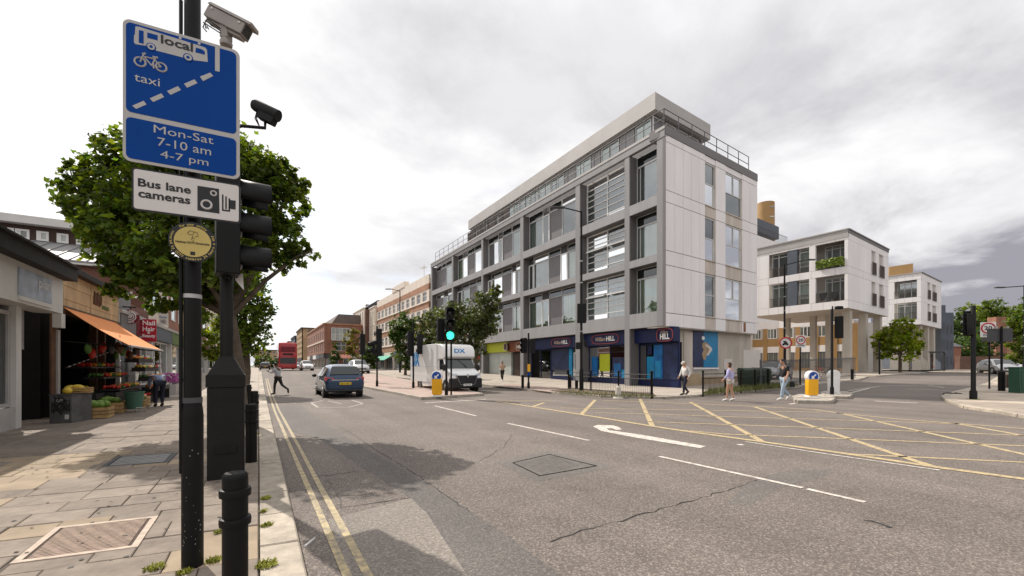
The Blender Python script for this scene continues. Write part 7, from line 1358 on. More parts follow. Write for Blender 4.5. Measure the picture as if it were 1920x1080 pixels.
post_b('black bollard left of the signal with the yellow button box', 980, 728, 703); post_b('thick black bollard left of the lamp column', 1068, 730, 702, .12); post_b('short black bollard touching the lamp column', 1081, 731, 713, .1); post_b('black bollard beside the stilt block driveway', 1598, 712, 692, .1); post_b('slim black pole at the corner of the driveway', 1649, 702, 640, .07)
P = G(1159, 746.5, .0); t = ent('stone_stump', 'pale worn concrete stump on the kerb below the railing', 'stump', P); MB().lathe(P, [(.26, 0), (.2, .08), (.14, .18), (.13, .5), (.09, .57), (.03, .6)], 14).build('stump_body', M['concrete'], t, smooth=50)
P = G(1786, 741, .02); t = ent('black_bag', 'flattened black bag with white litter lying on the kerb of the corner', 'litter', P); mb = MB()
for k in range(14): mb.ell(P + RT * random.uniform(-.35, .35) + FW * random.uniform(-.2, .2) + V((0, 0, .05)), (random.uniform(.08, .2), random.uniform(.06, .14), random.uniform(.04, .1)), 7, 5, Matrix.Rotation(random.uniform(0, 3), 3, 'Z'))
mb.build('bag', M['rubber'], t, smooth=60, kind='stuff'); MB().obox(P - RT * .12 - FW * .22 + V((0, 0, .04)), (.4, .12, .05), -.5, .3).build('paper', M['white'], t)
# white litter scrap on the near road, reflective studs
t = ent('litter_scrap', 'thin white scrap of litter lying beside the double yellow lines', 'litter', G(578, 1020)); a, b = G(570, 1026), G(587, 1012); MB().hexa([a, b, b + V((.02, .02, 0)), a + V((.02, .015, 0))], [a + V((0, 0, .015)), b + V((0, 0, .012)), b + V((.02, .02, .02)), a + V((.02, .015, .01))]).build('scrap', M['white'], t)
# bicycles at the stand by the stilt columns
def bicycle(label, P, rz, m):
    t = ent('bicycle', label, 'bicycle', P, rz, 'bicycles under the stilt block'); R = .33
    for x in (-.52, .52): MB().tube([V((x + R * math.cos(k * RAD(20)), 0, R + R * math.sin(k * RAD(20)))) for k in range(19)], .02, 5, False).build('wheel', M['rubber'], t, local=True)
    mb = MB()
    for a, b in (((-.52, .33), (-.15, .85)), ((-.15, .85), (.4, .82)), ((.52, .33), (.38, .95)), ((-.08, .3), (-.18, .92)), ((-.08, .3), (.4, .8)), ((-.52, .33), (-.08, .3))): mb.tube([V((a[0], 0, a[1])), V((b[0], 0, b[1]))], .02, 5)
    mb.build('frame', m, t, local=True); MB().box((-.3, -.06, .92), (-.06, .06, .97)).build('saddle', M['rubber'], t, local=True); MB().tube([V((.38, -.25, 1)), V((.38, .25, 1))], .015, 5).build('handlebar', M['alu_dark'], t, local=True)
for k, (px, lb) in enumerate(((1532, 'red bicycle parked left of two under the stilt block'), (1548, 'dark bicycle parked right of two under the stilt block'))): bicycle(lb, GZ(px, 38 + k, .1), -.4, [M['sign_red'], M['dark_grey']][k])
# ------------------------------------------------------------------ vehicles (built facing +Y, then placed)
def paint(n, c, rough=.3, met=.3): return mat(n, c, rough, metal=met, var=.03, coat=.8)
M['paint_blue'] = paint('paint_blue', (.012, .042, .095)); M['paint_silver'] = paint('paint_silver', (.5, .5, .5), .3, .5); M['paint_white'] = paint('paint_white', (.78, .78, .77), .3, 0); M['paint_dark'] = paint('paint_dark', (.03, .03, .035)); M['paint_red'] = paint('paint_red', (.42, .015, .02), .35, 0)
M['plate_y'] = mat('plate_y', (.75, .48, .02), .4, var=0); M['trim_black'] = mat('trim_black', (.015, .015, .015), .5, var=.1)
MPV = [(-2.30, .42, .90, .95, .80, .84, .78), (-2.25, .28, .99, 1.12, .88, .905, .76), (-1.93, .24, 1.03, 1.60, .91, .93, .62), (-1.2, .2, 1.03, 1.665, .92, .94, .64), (0, .2, 1.0, 1.66, .92, .94, .65), (.55, .2, .98, 1.59, .92, .94, .64), (1.5, .2, .97, 1.06, .91, .92, .72), (1.95, .22, .9, .97, .89, .88, .64), (2.22, .28, .72, .8, .82, .8, .6), (2.3, .4, .58, .62, .68, .68, .5)]
HATCH = [(y * .93, a * .95, b * .9, c * .89, d * .96, e * .96, f * .96) for y, a, b, c, d, e, f in MPV]
def car(label, P, rz, paintm, st=MPV, cat='car', rear=True, group=None, name='car', plate=None):
    t = ent(name, label, cat, P, rz, group); N_ = 8
    def sect(q, o=0.0): 
        y, zl_, zb, zr_, wl2, wb, wr = q; return [(0, zl_), (wl2 * .88, zl_), (wl2, zl_ + .14), (wb, (zl_ + zb) / 2), (wb * .985, zb), (wr + .03, zr_ - .09), (wr * .85, zr_ - .01), (0, zr_ + .02)]
    mb = MB()
    for q in st:
        s_ = sect(q); ring = [(x, q[0], z) for x, z in s_] + [(-x, q[0], z) for x, z in s_[-2:0:-1]]; mb.v += ring
    n = 14
    for k in range(len(st) - 1):
        for j in range(n): mb.f.append((k * n + j, k * n + (j + 1) % n, (k + 1) * n + (j + 1) % n, (k + 1) * n + j))
    mb.f.append(tuple(range(n - 1, -1, -1))); e = (len(st) - 1) * n; mb.f.append(tuple(range(e, e + n)))
    o = mb.build('body', paintm, t, smooth=42, local=True); sb_ = o.modifiers.new('round', 'SUBSURF'); sb_.levels = sb_.render_levels = 1
    def it(y):
        for a, b in zip(st, st[1:]):
            if a[0] <= y <= b[0]: f = (y - a[0]) / (b[0] - a[0]); return tuple(p + (q - p) * f for p, q in zip(a, b))
        return st[-1]
    def sp3(y, f, side, o=.012):                    # point on the side glass band, f from belt to roof
        q = it(y); x = q[5] * .985 + (q[6] + .03 - q[5] * .985) * f; z = q[2] + (q[3] - .09 - q[2]) * f; return V((side * (x + o), y, z + o * .3))
    L0, L1 = st[2][0], st[5][0]; k_ = (L1 - L0)
    for sd_ in (-1, 1):
        for a, b, top in ((L0 + .22, L0 + k_ * .27, .86), (L0 + k_ * .29, L0 + k_ * .6, .9), (L0 + k_ * .62, L1 + .02, .88)):
            m_ = [sp3(a + (b - a) * j / 3, .06, sd_) for j in range(4)] + [sp3(b - (b - a) * j / 3, top, sd_) for j in range(4)]; MB().poly(m_).build('side_window', M['car_glass'], t, local=True)
        tri = [sp3(L1 + .05, .06, sd_), sp3(L1 + .55, .1, sd_), sp3(L1 + .06, .8, sd_)]; MB().poly(tri).build('quarter_light', M['car_glass'], t, local=True)
        q = it(L1 + .35); MB().ell((sd_ * (q[5] + .13), L1 + .35, q[2] + .08), (.12, .07, .09), 10, 6).build('door_mirror', M['trim_black'] if rear else paintm, t, local=True, smooth=60)
        MB().obox(V((sd_ * (it(L0 + k_ * .5)[5] + .005), L0 + k_ * .42, it(0)[2] - .12)), (.025, .2, .03)).build('door_handle', paintm, t, local=True); MB().obox(V((sd_ * (it(0)[5] - .01), 0, .33)), (.05, 2.3, .1)).build('sill', M['trim_black'], t, local=True)
    r1, r2 = st[1], st[2]; f = lambda w_, k: V((w_, r1[0] + (r2[0] - r1[0]) * k - .03, r1[3] + (r2[3] - r1[3]) * k + .012))
    MB().poly([f(-r1[6] * .93, .06), f(r1[6] * .93, .06), f(r2[6] * .95, .86), f(-r2[6] * .95, .86)]).build('rear_window', M['car_glass'], t, local=True)
    a1, a2 = st[5], st[6]; f2 = lambda w_, k: V((w_, a1[0] + (a2[0] - a1[0]) * k + .02, a1[3] + (a2[3] - a1[3]) * k + .03)); MB().poly([f2(-a1[6] * .93, .1), f2(a1[6] * .93, .1), f2(a2[6] * 1.0, .95), f2(-a2[6] * 1.0, .95)]).build('windscreen', M['car_glass'], t, local=True)
    yr, yf = st[0][0], st[-1][0]; wr_ = st[1][5]; zb_ = st[1][2]
    for sd_ in (-1, 1):
        MB().hexa([V((sd_ * wr_ * .52, yr + .0, zb_ - .12)), V((sd_ * wr_ * .97, yr + .04, zb_ - .16)), V((sd_ * wr_ * .98, yr + .05, zb_ + .04)), V((sd_ * wr_ * .6, yr + .02, zb_ + .0))], [V((sd_ * wr_ * .52, yr + .2, zb_ - .12)), V((sd_ * (wr_ + .015), yr + .34, zb_ - .12)), V((sd_ * (wr_ + .01), yr + .34, zb_ + .06)), V((sd_ * wr_ * .6, yr + .2, zb_ + .0))]).build('tail_light', M['lens_red'], t, local=True, bevel=.015)
        q = st[-3]; MB().hexa([V((sd_ * .42, yf - .13, .66)), V((sd_ * .76, yf - .30, .68)), V((sd_ * .79, yf - .36, .8)), V((sd_ * .46, yf - .22, .78))], [V((sd_ * .42, yf - .3, .68)), V((sd_ * .84, yf - .62, .74)), V((sd_ * .84, yf - .66, .84)), V((sd_ * .46, yf - .4, .84))]).build('headlight', M['lens_clear'], t, local=True, bevel=.015)
    MB().box((-.62, yr - .015, zb_ - .12), (.62, yr + .03, zb_ - .09)).build('chrome_strip', M['chrome'], t, local=True); MB().box((-.27, yr - .03, zb_ - .34), (.27, yr + .0, zb_ - .22)).build('rear_plate', M['plate_y'], t, local=True, bevel=.004); MB().box((-.8, yr - .02, .30), (.8, yr + .2, .42)).build('rear_bumper', M['trim_black'], t, local=True, bevel=.04)
    if plate:
        me, v = text_mesh(plate, .02); k = .42 / (v[:, 0].max() - v[:, 0].min()); xm = (v[:, 0].max() + v[:, 0].min()) / 2; me.vertices.foreach_set('co', np.array([((x - xm) * k, yr - .032 - z * .2, zb_ - .315 + y * k * .8) for x, y, z in v], 'f').ravel()); me.materials.append(M['sign_black']); link('plate_lettering', me, t)
    MB().box((-.42, yf - .1, .5), (.42, yf + .0, .66)).build('grille', M['trim_black'], t, local=True, bevel=.03); MB().box((-.26, yf - .04, .40), (.26, yf + .015, .5)).build('front_plate', M['white'], t, local=True); MB().box((-.7, yf - .25, .27), (.7, yf - .06, .4)).build('front_bumper', M['trim_black'], t, local=True, bevel=.04)
    MB().tube([V((0, st[2][0] + .15, st[3][3])), V((0, st[2][0] + .02, st[3][3] + .14))], .012, 5).build('aerial', M['rubber'], t, local=True)
    for sd_ in (-1, 1):
        for y in (st[0][0] + .85, st[-1][0] - .92):
            x = sd_ * (st[3][5] - .1); w_ = MB().lathe((x - .1, y, .32), [(.2, 0), (.3, .0), (.325, .04), (.325, .16), (.3, .2), (.2, .2)], 20, axis=(1, 0, 0)).build('wheel', M['rubber'], t, local=True, smooth=40); MB().lathe((x + sd_ * .085, y, .32), [(.205, 0), (.19, .022 * sd_), (.06, .026 * sd_), (.05, .03 * sd_)], 14, axis=(1, 0, 0)).build('rim', M['steel'], w_, local=True)
            MB().lathe((x - sd_ * .02, y, .33), [(.37, -.13 * sd_), (.37, .105 * sd_)], 20, axis=(1, 0, 0)).build('wheel_arch', M['trim_black'], t, local=True)
    return t
def at_ground(x, y): return V((x, y, gz(x, y)))
car('dark blue people carrier with red tail lights driving away from the camera', V((3.65, 24.4, 0)), 0, M['paint_blue'], plate='EJ13 XKO', name='people_carrier')
PW = math.pi
P = GZ(1871, 42); sv = car('silver car facing the camera on the side road at the right', P, RAD(122), M['paint_silver'], HATCH, rear=False, name='car')
for px, Z, rz, pm, lb in ((1909, 64, 1.9, 'paint_white', 'white car parked at the right edge beneath the trees'), (1893, 70, 1.9, 'paint_silver', 'grey car parked behind the silver one on the side road')): car(lb, GZ(px, Z), rz, M[pm], HATCH, rear=False)
car('white car coming down the street beside the red bus', GZ(575, 70), PW, M['paint_white'], MPV, rear=False); car('pale car following behind the white one near the bus', GZ(557, 88), PW, M['paint_silver'], HATCH, rear=False); car('white car far up the street to the left of the bus', GZ(522, 95), PW, M['paint_white'], HATCH, rear=False); car('dark parked car far up the left side of the street', GZ(497, 82), 0, M['paint_dark'], HATCH)
car('grey parked car half hidden behind the blue people carrier', GZ(672, 50), PW, M['paint_silver'], MPV, rear=False)
# ---- white box van
t = ent('delivery_van', 'white box delivery van with large blue lettering facing the camera', 'van', V((10.35, 22.7, 0)), RAD(3)); Wv = 1.08       # local: front towards -Y
def vb(name, pts_b, pts_t, m, bevel=0): return MB().hexa([V(p) for p in pts_b], [V(p) for p in pts_t]).build(name, M[m], t, local=True, bevel=bevel)
MB().box((-Wv, 1.75, .55), (Wv, 6.1, 2.9)).build('cargo_box', M['paint_white'], t, local=True, bevel=.022)
# rounded fairing over the cab
pr = [(1.76, 1.95), (1.76, 2.88), (1.3, 2.86), (.95, 2.74), (.78, 2.5), (.74, 2.12), (.9, 2.0)]
MB().hexa([V((-Wv + .06, y, z)) for y, z in pr], [V((Wv - .06, y, z)) for y, z in pr]).build('roof_fairing', M['paint_white'], t, local=True, bevel=.04)
cab = [(1.74, .5), (1.74, 2.05), (.98, 2.05), (.62, 1.42), (-.02, 1.14), (-.12, .98), (-.14, .5)]
MB().hexa([V((-.97, y, z)) for y, z in cab], [V((.97, y, z)) for y, z in cab]).build('cab', M['paint_white'], t, local=True, bevel=.06)
f = lambda x, k: V((x, .98 + (.60 - .98) * k - .03, 2.03 + (1.40 - 2.03) * k + .02)); MB().poly([f(-.86, .04), f(.86, .04), f(.92, .98), f(-.92, .98)]).build('windscreen', M['car_glass'], t, local=True)
for sd_ in (-1, 1):
    x = sd_ * .978; MB().poly([V((x, 1.0, 1.95)), V((x, 1.5, 1.95)), V((x, 1.5, 1.35)), V((x, .66, 1.35))]).build('side_window', M['car_glass'], t, local=True)
    MB().box((sd_ * 1.0 - .02, .45, 1.3), (sd_ * 1.2, .56, 1.62) if sd_ > 0 else (sd_ * 1.0 + .02, .56, 1.62)).build('door_mirror', M['trim_black'], t, local=True, bevel=.03) if sd_ > 0 else MB().box((-1.22, .45, 1.28), (-1.0, .56, 1.66)).build('door_mirror', M['trim_black'], t, local=True, bevel=.03)
    MB().hexa([V((sd_ * .5, -.16, .96)), V((sd_ * .93, -.1, .98)), V((sd_ * .95, -.1, 1.16)), V((sd_ * .62, -.1, 1.1))], [V((sd_ * .5, -.02, .96)), V((sd_ * .985, .3, 1.0)), V((sd_ * .985, .3, 1.2)), V((sd_ * .62, .05, 1.12))]).build('headlight', M['lens_clear'], t, local=True, bevel=.015)
    MB().tube([V((sd_ * .74, -.2, .52)), V((sd_ * .74, -.16, .52))], .07, 12).build('fog_light', M['lens_dark'], t, local=True)
    for y in (.62, 4.6):
        w_ = MB().lathe((sd_ * .88 - .1, y, .35), [(.2, 0), (.33, 0), (.355, .04), (.355, .18), (.33, .22), (.2, .22)], 20, axis=(1, 0, 0)).build('wheel', M['rubber'], t, local=True, smooth=40); MB().lathe((sd_ * .99, y, .35), [(.2, 0), (.1, .02 * sd_), (.09, .04 * sd_)], 14, axis=(1, 0, 0)).build('rim', M['steel'], w_, local=True)
        MB().lathe((sd_ * .86, y, .38), [(.42, -.1), (.42, .13 * sd_)], 20, axis=(1, 0, 0)).build('wheel_arch', M['trim_black'], t, local=True)
    MB().box((sd_ * 1.0 - .04, 1.8, .35), (sd_ * 1.0 + .04, 4.1, .6)).build('side_skirt', M['paint_white'], t, local=True)
MB().box((-1.0, -.22, .28), (1.0, .25, .86)).build('bumper', M['trim_black'], t, local=True, bevel=.08)
MB().hexa([V((-.45, -.235, .52)), V((.45, -.235, .52)), V((.68, -.2, 1.02)), V((-.68, -.2, 1.02))], [V((-.45, -.1, .52)), V((.45, -.1, .52)), V((.68, -.1, 1.02)), V((-.68, -.1, 1.02))]).build('grille', M['trim_black'], t, local=True, bevel=.02)
for k in range(4): z = .62 + k * .1; MB().box((-.5 - k * .04, -.26 + k * .004, z), (.5 + k * .04, -.2, z + .018)).build('grille_bar', M['dark_grey'], t, local=True)
MB().tube([V((-.68, -.215, 1.03)), V((-.46, -.25, .5)), V((.46, -.25, .5)), V((.68, -.215, 1.03))], .014, 6).build('chrome_edge', M['chrome'], t, local=True)
bd2 = [(-.07, 0), (0, .13), (.07, 0), (0, -.13)]; MB().hexa([V((x, -.24, 1.0 + z)) for x, z in bd2], [V((x, -.27, 1.0 + z)) for x, z in bd2]).build('badge', M['chrome'], t, local=True)
MB().box((-.27, -.275, .42), (.27, -.255, .54)).build('front_plate', M['white'], t, local=True)
def vtext(s, m, fn, name='lettering', bold=.03):
    me, v = text_mesh(s, bold); x0, x1 = v[:, 0].min(), v[:, 0].max(); me.vertices.foreach_set('co', np.array([tuple(fn((x - x0) / (x1 - x0), y / CAPH, z)) for x, y, z in v], 'f').ravel()); me.materials.append(m); link(name, me, t)
M['dx_blue'] = mat('dx_blue', (.0, .22, .55), .4, var=0)
vtext('DX', M['dx_blue'], lambda a, b, z: V((-Wv - .006 - z * .1, 5.75 - a * 1.35, 1.62 + b * .78)), bold=.06); vtext('DX', M['dx_blue'], lambda a, b, z: V((-.36 + a * .72, .70 - b * -.07 - z * .1 - .01 + 0.04, 2.36 + b * .22)), bold=.03); vtext('HX69 UNL', M['sign_black'], lambda a, b, z: V((-.22 + a * .44, -.278 - z * .1, .445 + b * .07)), bold=.02)
MB().box((-Wv - .004, 1.8, 1.52), (-Wv + .01, 6.05, 1.535)).build('panel_seam', M['shutter'], t, local=True)
# ---- red double-decker bus seen from behind
P = GZ(540, 66); t = ent('double_decker_bus', 'red double decker bus driving away at the far end of the street', 'bus', P); Wb = 1.27
MB().box((-Wb, -.0, .3), (Wb, 10.5, 4.38)).build('body', M['paint_red'], t, local=True, bevel=.22); MB().box((-Wb + .2, -.03, 1.1), (Wb - .2, .02, 2.05)).build('rear_panel', M['dark_grey'], t, local=True, bevel=.05); MB().box((-Wb + .25, -.03, 2.9), (Wb - .25, .02, 3.75)).build('rear_window', M['maroon'], t, local=True, bevel=.06); MB().box((-.7, -.05, 2.45), (.7, .0, 2.7)).build('route_display', M['rubber'], t, local=True)
for sd_ in (-1, 1):
    MB().box((sd_ * 1.02 - .14, -.05, .75), (sd_ * 1.02 + .14, .02, 1.05)).build('tail_light', M['lens_red'], t, local=True); MB().box((sd_ * Wb - .02, .6, 2.9), (sd_ * Wb + .02, 10, 3.7)).build('side_window', M['car_glass'], t, local=True); MB().box((sd_ * Wb - .02, .9, 1.3), (sd_ * Wb + .02, 10, 2.2)).build('side_window', M['car_glass'], t, local=True)
    for y in (2.5, 8): MB().lathe((sd_ * 1.1 - .14, y, .45), [(.25, 0), (.45, .0), (.48, .05), (.48, .23), (.45, .28)], 18, axis=(1, 0, 0)).build('wheel', M['rubber'], t, local=True, smooth=40)
car('silver car parked behind the dark fence under the stilt block', GZ(1452, 37, .1), RAD(100), M['paint_silver'], HATCH)
# ------------------------------------------------------------------ people
def skinned(joints, edges, rads, sub=2, root=0):
    me = bpy.data.meshes.new('b'); me.from_pydata([joints[j] for j in joints], [(list(joints).index(a), list(joints).index(b)) for a, b in edges], []); o = bpy.data.objects.new('skin_source', me); COL.objects.link(o)
    md = o.modifiers.new('s', 'SKIN'); md.use_smooth_shade = True; ks = list(joints)
    for i, k in enumerate(ks): r = rads[k]; me.skin_vertices[0].data[i].radius = (r, r) if isinstance(r, (int, float)) else r; me.skin_vertices[0].data[i].use_root = (i == root)
    if sub: s = o.modifiers.new('u', 'SUBSURF'); s.levels = s.render_levels = sub
    dg = bpy.context.evaluated_depsgraph_get(); out = bpy.data.meshes.new_from_object(o.evaluated_get(dg)); bpy.data.objects.remove(o); bpy.data.meshes.remove(me)
    out.polygons.foreach_set('use_smooth', [True] * len(out.polygons)); return out
M['skin'] = mat('skin', (.48, .27, .18), .55, var=.06); M['skin_dark'] = mat('skin_dark', (.12, .06, .035), .55, var=.06)
M['hair_black'] = mat('hair_black', (.012, .009, .008), .6, var=.3, scale=20); M['hair_brown'] = mat('hair_brown', (.05, .03, .02), .6, var=.3, scale=20)
def person(label, P, rz, h, J, top, bottom, shoes, hair, skin='skin', sleeves=True, shorts=False, extra=None, cap=None, flare=1.0, female=False, long_top=0.0):
    """J overrides joint places (x right, y forward, z up, for a 1.75 m body); the figure is scaled to h"""
    D_ = dict(pel=(0, 0, .95), sp=(0, .0, 1.12), ch=(0, .0, 1.34), nk=(0, .0, 1.5), hd=(0, .03, 1.63), sl=(-.19, 0, 1.42), sr=(.19, 0, 1.42), el=(-.25, -.03, 1.15), er=(.25, -.03, 1.15), wl=(-.26, .06, .91), wr=(.26, .06, .91), hl=(-.1, 0, .9), hr=(.1, 0, .9), kl=(-.1, .05, .5), kr=(.1, .02, .5), al=(-.1, 0, .08), ar=(.1, -.04, .08), tl=(-.11, .16, .03), tr=(.11, .12, .03)); D_.update({k: v for k, v in J.items() if k != 'look'}); s = h / 1.75
    D_ = {k: V(v) * s for k, v in D_.items()}; t = ent('person', label, 'person', P, rz); R_ = dict(pel=.125, sp=.115, ch=.135, nk=.055, hd=.05, sl=.07, sr=.07, el=.043, er=.043, wl=.03, wr=.03, hl=.095, hr=.095, kl=.06, kr=.06, al=.042, ar=.042, tl=.03, tr=.03); R_ = {k: r * s for k, r in R_.items()}
    E = [('pel', 'sp'), ('sp', 'ch'), ('ch', 'nk'), ('nk', 'hd'), ('ch', 'sl'), ('ch', 'sr'), ('sl', 'el'), ('el', 'wl'), ('sr', 'er'), ('er', 'wr'), ('pel', 'hl'), ('pel', 'hr'), ('hl', 'kl'), ('kl', 'al'), ('al', 'tl'), ('hr', 'kr'), ('kr', 'ar'), ('ar', 'tr')]
    me = skinned(D_, E, R_); mb = MB(); n = len(me.vertices); a = np.empty(n * 3, 'f'); me.vertices.foreach_get('co', a); mb.v = [tuple(x) for x in a.reshape(-1, 3)]; mb.f = [tuple(p.vertices) for p in me.polygons]; bpy.data.meshes.remove(me)
    hd, nk = D_['hd'], D_['nk']; up = (hd - nk).normalized(); fw = V((0, 1, 0)); fw = J.get('look', None) and V(J['look']) or fw; 
    fw = (fw - up * fw.dot(up)).normalized(); rt = fw.cross(up); hm = Matrix((rt, fw, up)).transposed(); hc = hd + up * .035 * s
    mb.ell(hc, (.075 * s, .095 * s, .115 * s), 14, 9, hm); mb.ell(hc + fw * .1 * s - up * .012 * s, (.013 * s, .02 * s, .022 * s), 6, 4, hm); mb.ell(hc + fw * .06 * s - up * .07 * s, (.045 * s, .04 * s, .035 * s), 8, 5, hm)
    for q in (-1, 1): mb.ell(hc + rt * q * .077 * s, (.012 * s, .022 * s, .032 * s), 6, 4, hm)
    for w_, e_, q in (('wl', 'el', -1), ('wr', 'er', 1)):
        d = (D_[w_] - D_[e_]).normalized(); w0 = D_[w_]; side = d.cross(V((1, 0, 0))).normalized() if abs(d.x) < .9 else d.cross(V((0, 1, 0))).normalized(); nn_ = d.cross(side)
        mb.tube([w0 - d * .02 * s, w0 + d * .04 * s, w0 + d * .09 * s], [.026 * s, .038 * s, .034 * s], 8)
        for k in range(4): b = w0 + d * .085 * s + side * (k - 1.5) * .018 * s; ln = (.07, .08, .076, .06)[k] * s; mb.tube([b, b + d * ln * .55 + nn_ * .006 * s, b + d * ln + nn_ * .02 * s], [.0095 * s, .0085 * s, .006 * s], 5)
        b = w0 + d * .03 * s - side * .03 * s; mb.tube([b, b - side * .025 * s + d * .03 * s, b - side * .028 * s + d * .06 * s], [.012 * s, .011 * s, .007 * s], 5)
    mb.build('body', M[skin], t, local=True, smooth=180)
    for q in (-1, 1): MB().ell(hc + fw * .088 * s + rt * q * .03 * s + up * .012 * s, (.012 * s, .008 * s, .007 * s), 6, 4, hm).build('eye', M['hair_black'], t, local=True)
    MB().ell(hc + fw * .092 * s - up * .05 * s, (.024 * s, .008 * s, .007 * s), 6, 4, hm).build('mouth', mat('lip', (.3, .1, .08), .5, var=0) if 'lip' not in M else M['lip'], t, local=True)
    def wear(name, keys, edges, grow, m, tweak=None):
        Jn = {k: D_[k].copy() for k in keys}; Rn = {k: R_[k] * grow + .012 * s for k in keys}
        if tweak: tweak(Jn, Rn)
        o = link(name, skinned(Jn, edges, Rn, 2), t); o.data.materials.clear(); o.data.materials.append(M[m]); return o
    tk = ['pel', 'sp', 'ch', 'sl', 'sr', 'el', 'er'] + (['wl', 'wr'] if sleeves else []); te = [('pel', 'sp'), ('sp', 'ch'), ('ch', 'sl'), ('ch', 'sr'), ('sl', 'el'), ('sr', 'er')] + ([('el', 'wl'), ('er', 'wr')] if sleeves else [])
    def tw(Jn, Rn):
        Jn['pel'] = Jn['pel'] - (D_['sp'] - D_['pel']) * long_top; Rn['pel'] = R_['pel'] * 1.16 + .015 * s; Rn['sp'] *= 1.06; Rn['sl'] = Rn['sr'] = R_['sl'] * 1.1
        if not sleeves:
            for k, b in (('el', 'sl'), ('er', 'sr')): Jn[k] = D_[b].lerp(D_[k], .75); Rn[k] = R_['sl'] * .85
        else:
            for k, b in (('wl', 'el'), ('wr', 'er')): Jn[k] = D_[b].lerp(D_[k], .92); Rn[k] = R_['el'] * 1.05
    wear('top', tk, te, 1.08, top, tw)
    def tb(Jn, Rn):
        for sd_ in 'lr':
            if shorts: Jn['k' + sd_] = D_['h' + sd_].lerp(D_['k' + sd_], .45); Rn['k' + sd_] = R_['h' + sd_] * .95
            else: Jn['a' + sd_] = D_['k' + sd_].lerp(D_['a' + sd_], .93); Rn['a' + sd_] = R_['a' + sd_] * 1.35 * flare; Rn['k' + sd_] = R_['k' + sd_] * 1.15
        Rn['pel'] = R_['pel'] * 1.02
    bk = ['pel', 'hl', 'hr', 'kl', 'kr'] + ([] if shorts else ['al', 'ar']); be = [('pel', 'hl'), ('pel', 'hr'), ('hl', 'kl'), ('hr', 'kr')] + ([] if shorts else [('kl', 'al'), ('kr', 'ar')])
    wear('shorts' if shorts else 'trousers', bk, be, 1.1, bottom, tb)
    for sd_ in 'lr':
        a, b = D_['a' + sd_], D_['t' + sd_]; d = (b - a).normalized(); MB().tube([a - d * .07 * s + V((0, 0, -.015 * s)), a - d * .01 * s, b, b + d * .06 * s], [.035 * s, .052 * s, .045 * s, .022 * s], 10).build('shoe', M[shoes], t, local=True, smooth=60)
    hb = MB().ell(hc + up * .028 * s - fw * .022 * s, (.085 * s, .1 * s, .105 * s), 12, 7, hm)
    if hair == 'bob':
        for k in range(9): aa = RAD(200 + 140 * k / 8); hb.ell(hc + rt * math.cos(aa) * .07 * s + fw * (math.sin(aa) * .05) * s - up * .06 * s, (.035 * s, .035 * s, .07 * s), 7, 5, hm)
    hb.build('hair', M['hair_brown' if hair == 'bob' else 'hair_black'], t, local=True, smooth=180)
    if cap: MB().ell(hc + up * .045 * s, (.092 * s, .11 * s, .085 * s), 12, 6, hm).tube([hc + up * .05 * s + fw * .07 * s, hc + up * .035 * s + fw * .17 * s], [.07 * s, .045 * s], 8).build('cap', M[cap], t, local=True, smooth=60)
    return t, D_, s
for n_, c_ in (('w_white', (.62, .60, .57)), ('w_navy', (.012, .014, .03)), ('w_lav', (.42, .40, .62)), ('w_black', (.014, .013, .013)), ('w_jean', (.30, .38, .46)), ('w_grey', (.40, .41, .44)), ('w_tan', (.42, .30, .22)), ('w_cream', (.6, .56, .48)), ('w_blue', (.20, .24, .36))): M[n_] = mat(n_, c_, .85, var=.14, scale=9, bump=.25, bscale=14)
HD = lambda dx, dy: math.atan2(-dx, dy)         # heading so that local +Y points along (dx, dy)
dl = lambda v: HD(v.x, v.y)
# man in a white shirt and cap by the corner, walking left
P = G(1285, 741, .1); person('person in a white top, white cap and dark trousers walking by the shop corner', P, dl(-RT * .75 - FW * .25), 1.70, dict(hd=(0, .06, 1.62), kl=(-.1, .16, .52), al=(-.1, .2, .09), tl=(-.1, .36, .05), kr=(.1, .02, .5), ar=(.1, -.26, .16), tr=(.1, -.14, .06), el=(-.24, -.08, 1.14), wl=(-.25, .02, .92), er=(.24, .06, 1.15), wr=(.25, .18, .95)), 'w_white', 'w_navy', 'w_black', 'short', cap='w_cream')
# woman in a lavender shirt and shorts, seen from behind
P = G(1369, 752); t_, D_, s_ = person('person with dark bobbed hair in a lavender shirt and pale shorts crossing the road', P, dl(FW * .75 - RT * .65), 1.70, dict(el=(-.33, -.02, 1.2), wl=(-.42, .1, 1.02), er=(.26, -.04, 1.18), wr=(.28, .04, .97), kl=(-.1, .08, .5), al=(-.11, .1, .08), tl=(-.12, .24, .03), kr=(.11, -.02, .5), ar=(.12, -.12, .1), tr=(.13, .02, .04)), 'w_lav', 'w_cream', 'w_white', 'bob', shorts=True, long_top=.5)
# man in a black tee and pale jeans walking left
P = G(1471, 750); P_b, D_, s_ = person('person in a black tee shirt and pale jeans walking left past the small island', P, dl(-RT * .95 - FW * .1), 1.86, dict(hd=(0, .09, 1.62), nk=(0, .04, 1.5), kl=(-.1, .16, .52), al=(-.1, .22, .08), tl=(-.1, .38, .03), kr=(.1, .0, .5), ar=(.1, -.3, .17), tr=(.1, -.2, .05), el=(-.24, .02, 1.15), wl=(-.25, .14, .93), er=(.23, -.1, 1.15), wr=(.24, -.12, .9)), 'w_black', 'w_jean', 'w_white', 'short', sleeves=False, flare=1.25)
bag = ent('shoulder_bag', 'small dark bag carried low behind the man in the black tee', 'bag', P); c = P + RT * .38 + FW * .05 + V((0, 0, .72)); MB().obox(c, (.22, .1, .26), -YAW).build('pouch', M['w_black'], bag, bevel=.03); MB().tube([c + V((0, 0, .1)), c + V((0, 0, .35)) - RT * .08], .012, 5).build('strap', M['w_black'], bag)
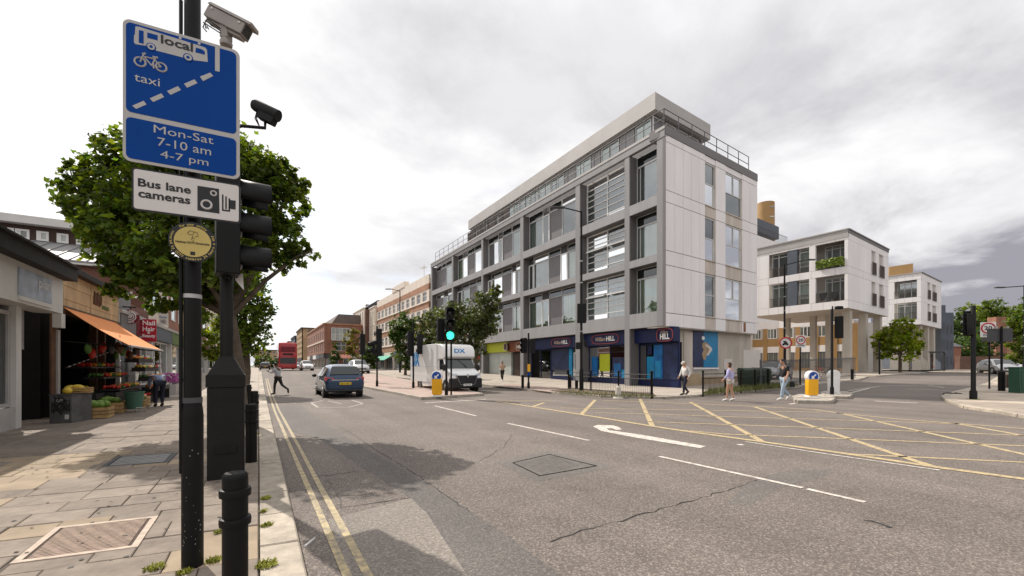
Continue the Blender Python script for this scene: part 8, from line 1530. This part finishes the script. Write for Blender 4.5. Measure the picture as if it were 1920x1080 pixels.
# jogger crossing on the left
P = G(521, 740); person('person in a grey jacket and black trousers running across the street at the left', P, dl(-RT * .9 + FW * .2), 1.72, dict(pel=(0, -.02, .95), sp=(0, .02, 1.12), ch=(0, .05, 1.34), nk=(0, .08, 1.5), hd=(0, .13, 1.62), kl=(-.1, .12, .52), al=(-.1, .14, .09), tl=(-.1, .3, .04), kr=(.1, -.18, .53), ar=(.1, -.56, .3), tr=(.1, -.58, .14), el=(-.24, .18, 1.2), wl=(-.2, .4, 1.28), sl=(-.19, .04, 1.42), sr=(.19, .04, 1.42), er=(.24, .2, 1.25), wr=(.18, .42, 1.38)), 'w_grey', 'w_black', 'w_black', 'short', 'skin_dark')
# woman by the shutters
P = G(942, 714.5, .1); person('person in a tan top and black trousers walking in front of the pale shutters', P, dl(-FW * .8 - RT * .2), 1.66, dict(el=(-.28, -.02, 1.18), wl=(-.1, .2, 1.2), er=(.3, -.02, 1.2), wr=(.1, .2, 1.25), kl=(-.07, .1, .5), al=(-.05, .14, .08), tl=(-.05, .28, .03), ar=(.06, -.16, .1), tr=(.06, -.02, .04)), 'w_tan', 'w_black', 'w_white', 'bob')
# passer-by among the poles on the far pavement
P = G(771, 707, .1); person('person in dark clothes standing on the far pavement by the bare poles', P, dl(RT), 1.75, {}, 'w_navy', 'w_black', 'w_black', 'short')
# shopper bending over the fruit
P = G(298, 762, .1); person('person in a pale blue top bending over the fruit display', P, dl(-RT * .7 + FW * .6), 1.7, dict(pel=(0, -.12, .92), sp=(0, .02, 1.03), ch=(0, .24, 1.12), nk=(0, .38, 1.14), hd=(0, .5, 1.1), look=(0, .5, -1), sl=(-.19, .28, 1.12), sr=(.19, .28, 1.12), el=(-.22, .34, .86), er=(.22, .36, .86), wl=(-.18, .5, .74), wr=(.18, .52, .76), hl=(-.1, -.1, .88), hr=(.1, -.1, .88), kl=(-.1, .0, .48), kr=(.1, .02, .48), al=(-.1, -.04, .08), ar=(.1, -.0, .08), tl=(-.1, .12, .03), tr=(.1, .16, .03)), 'w_blue', 'w_navy', 'w_black', 'short')
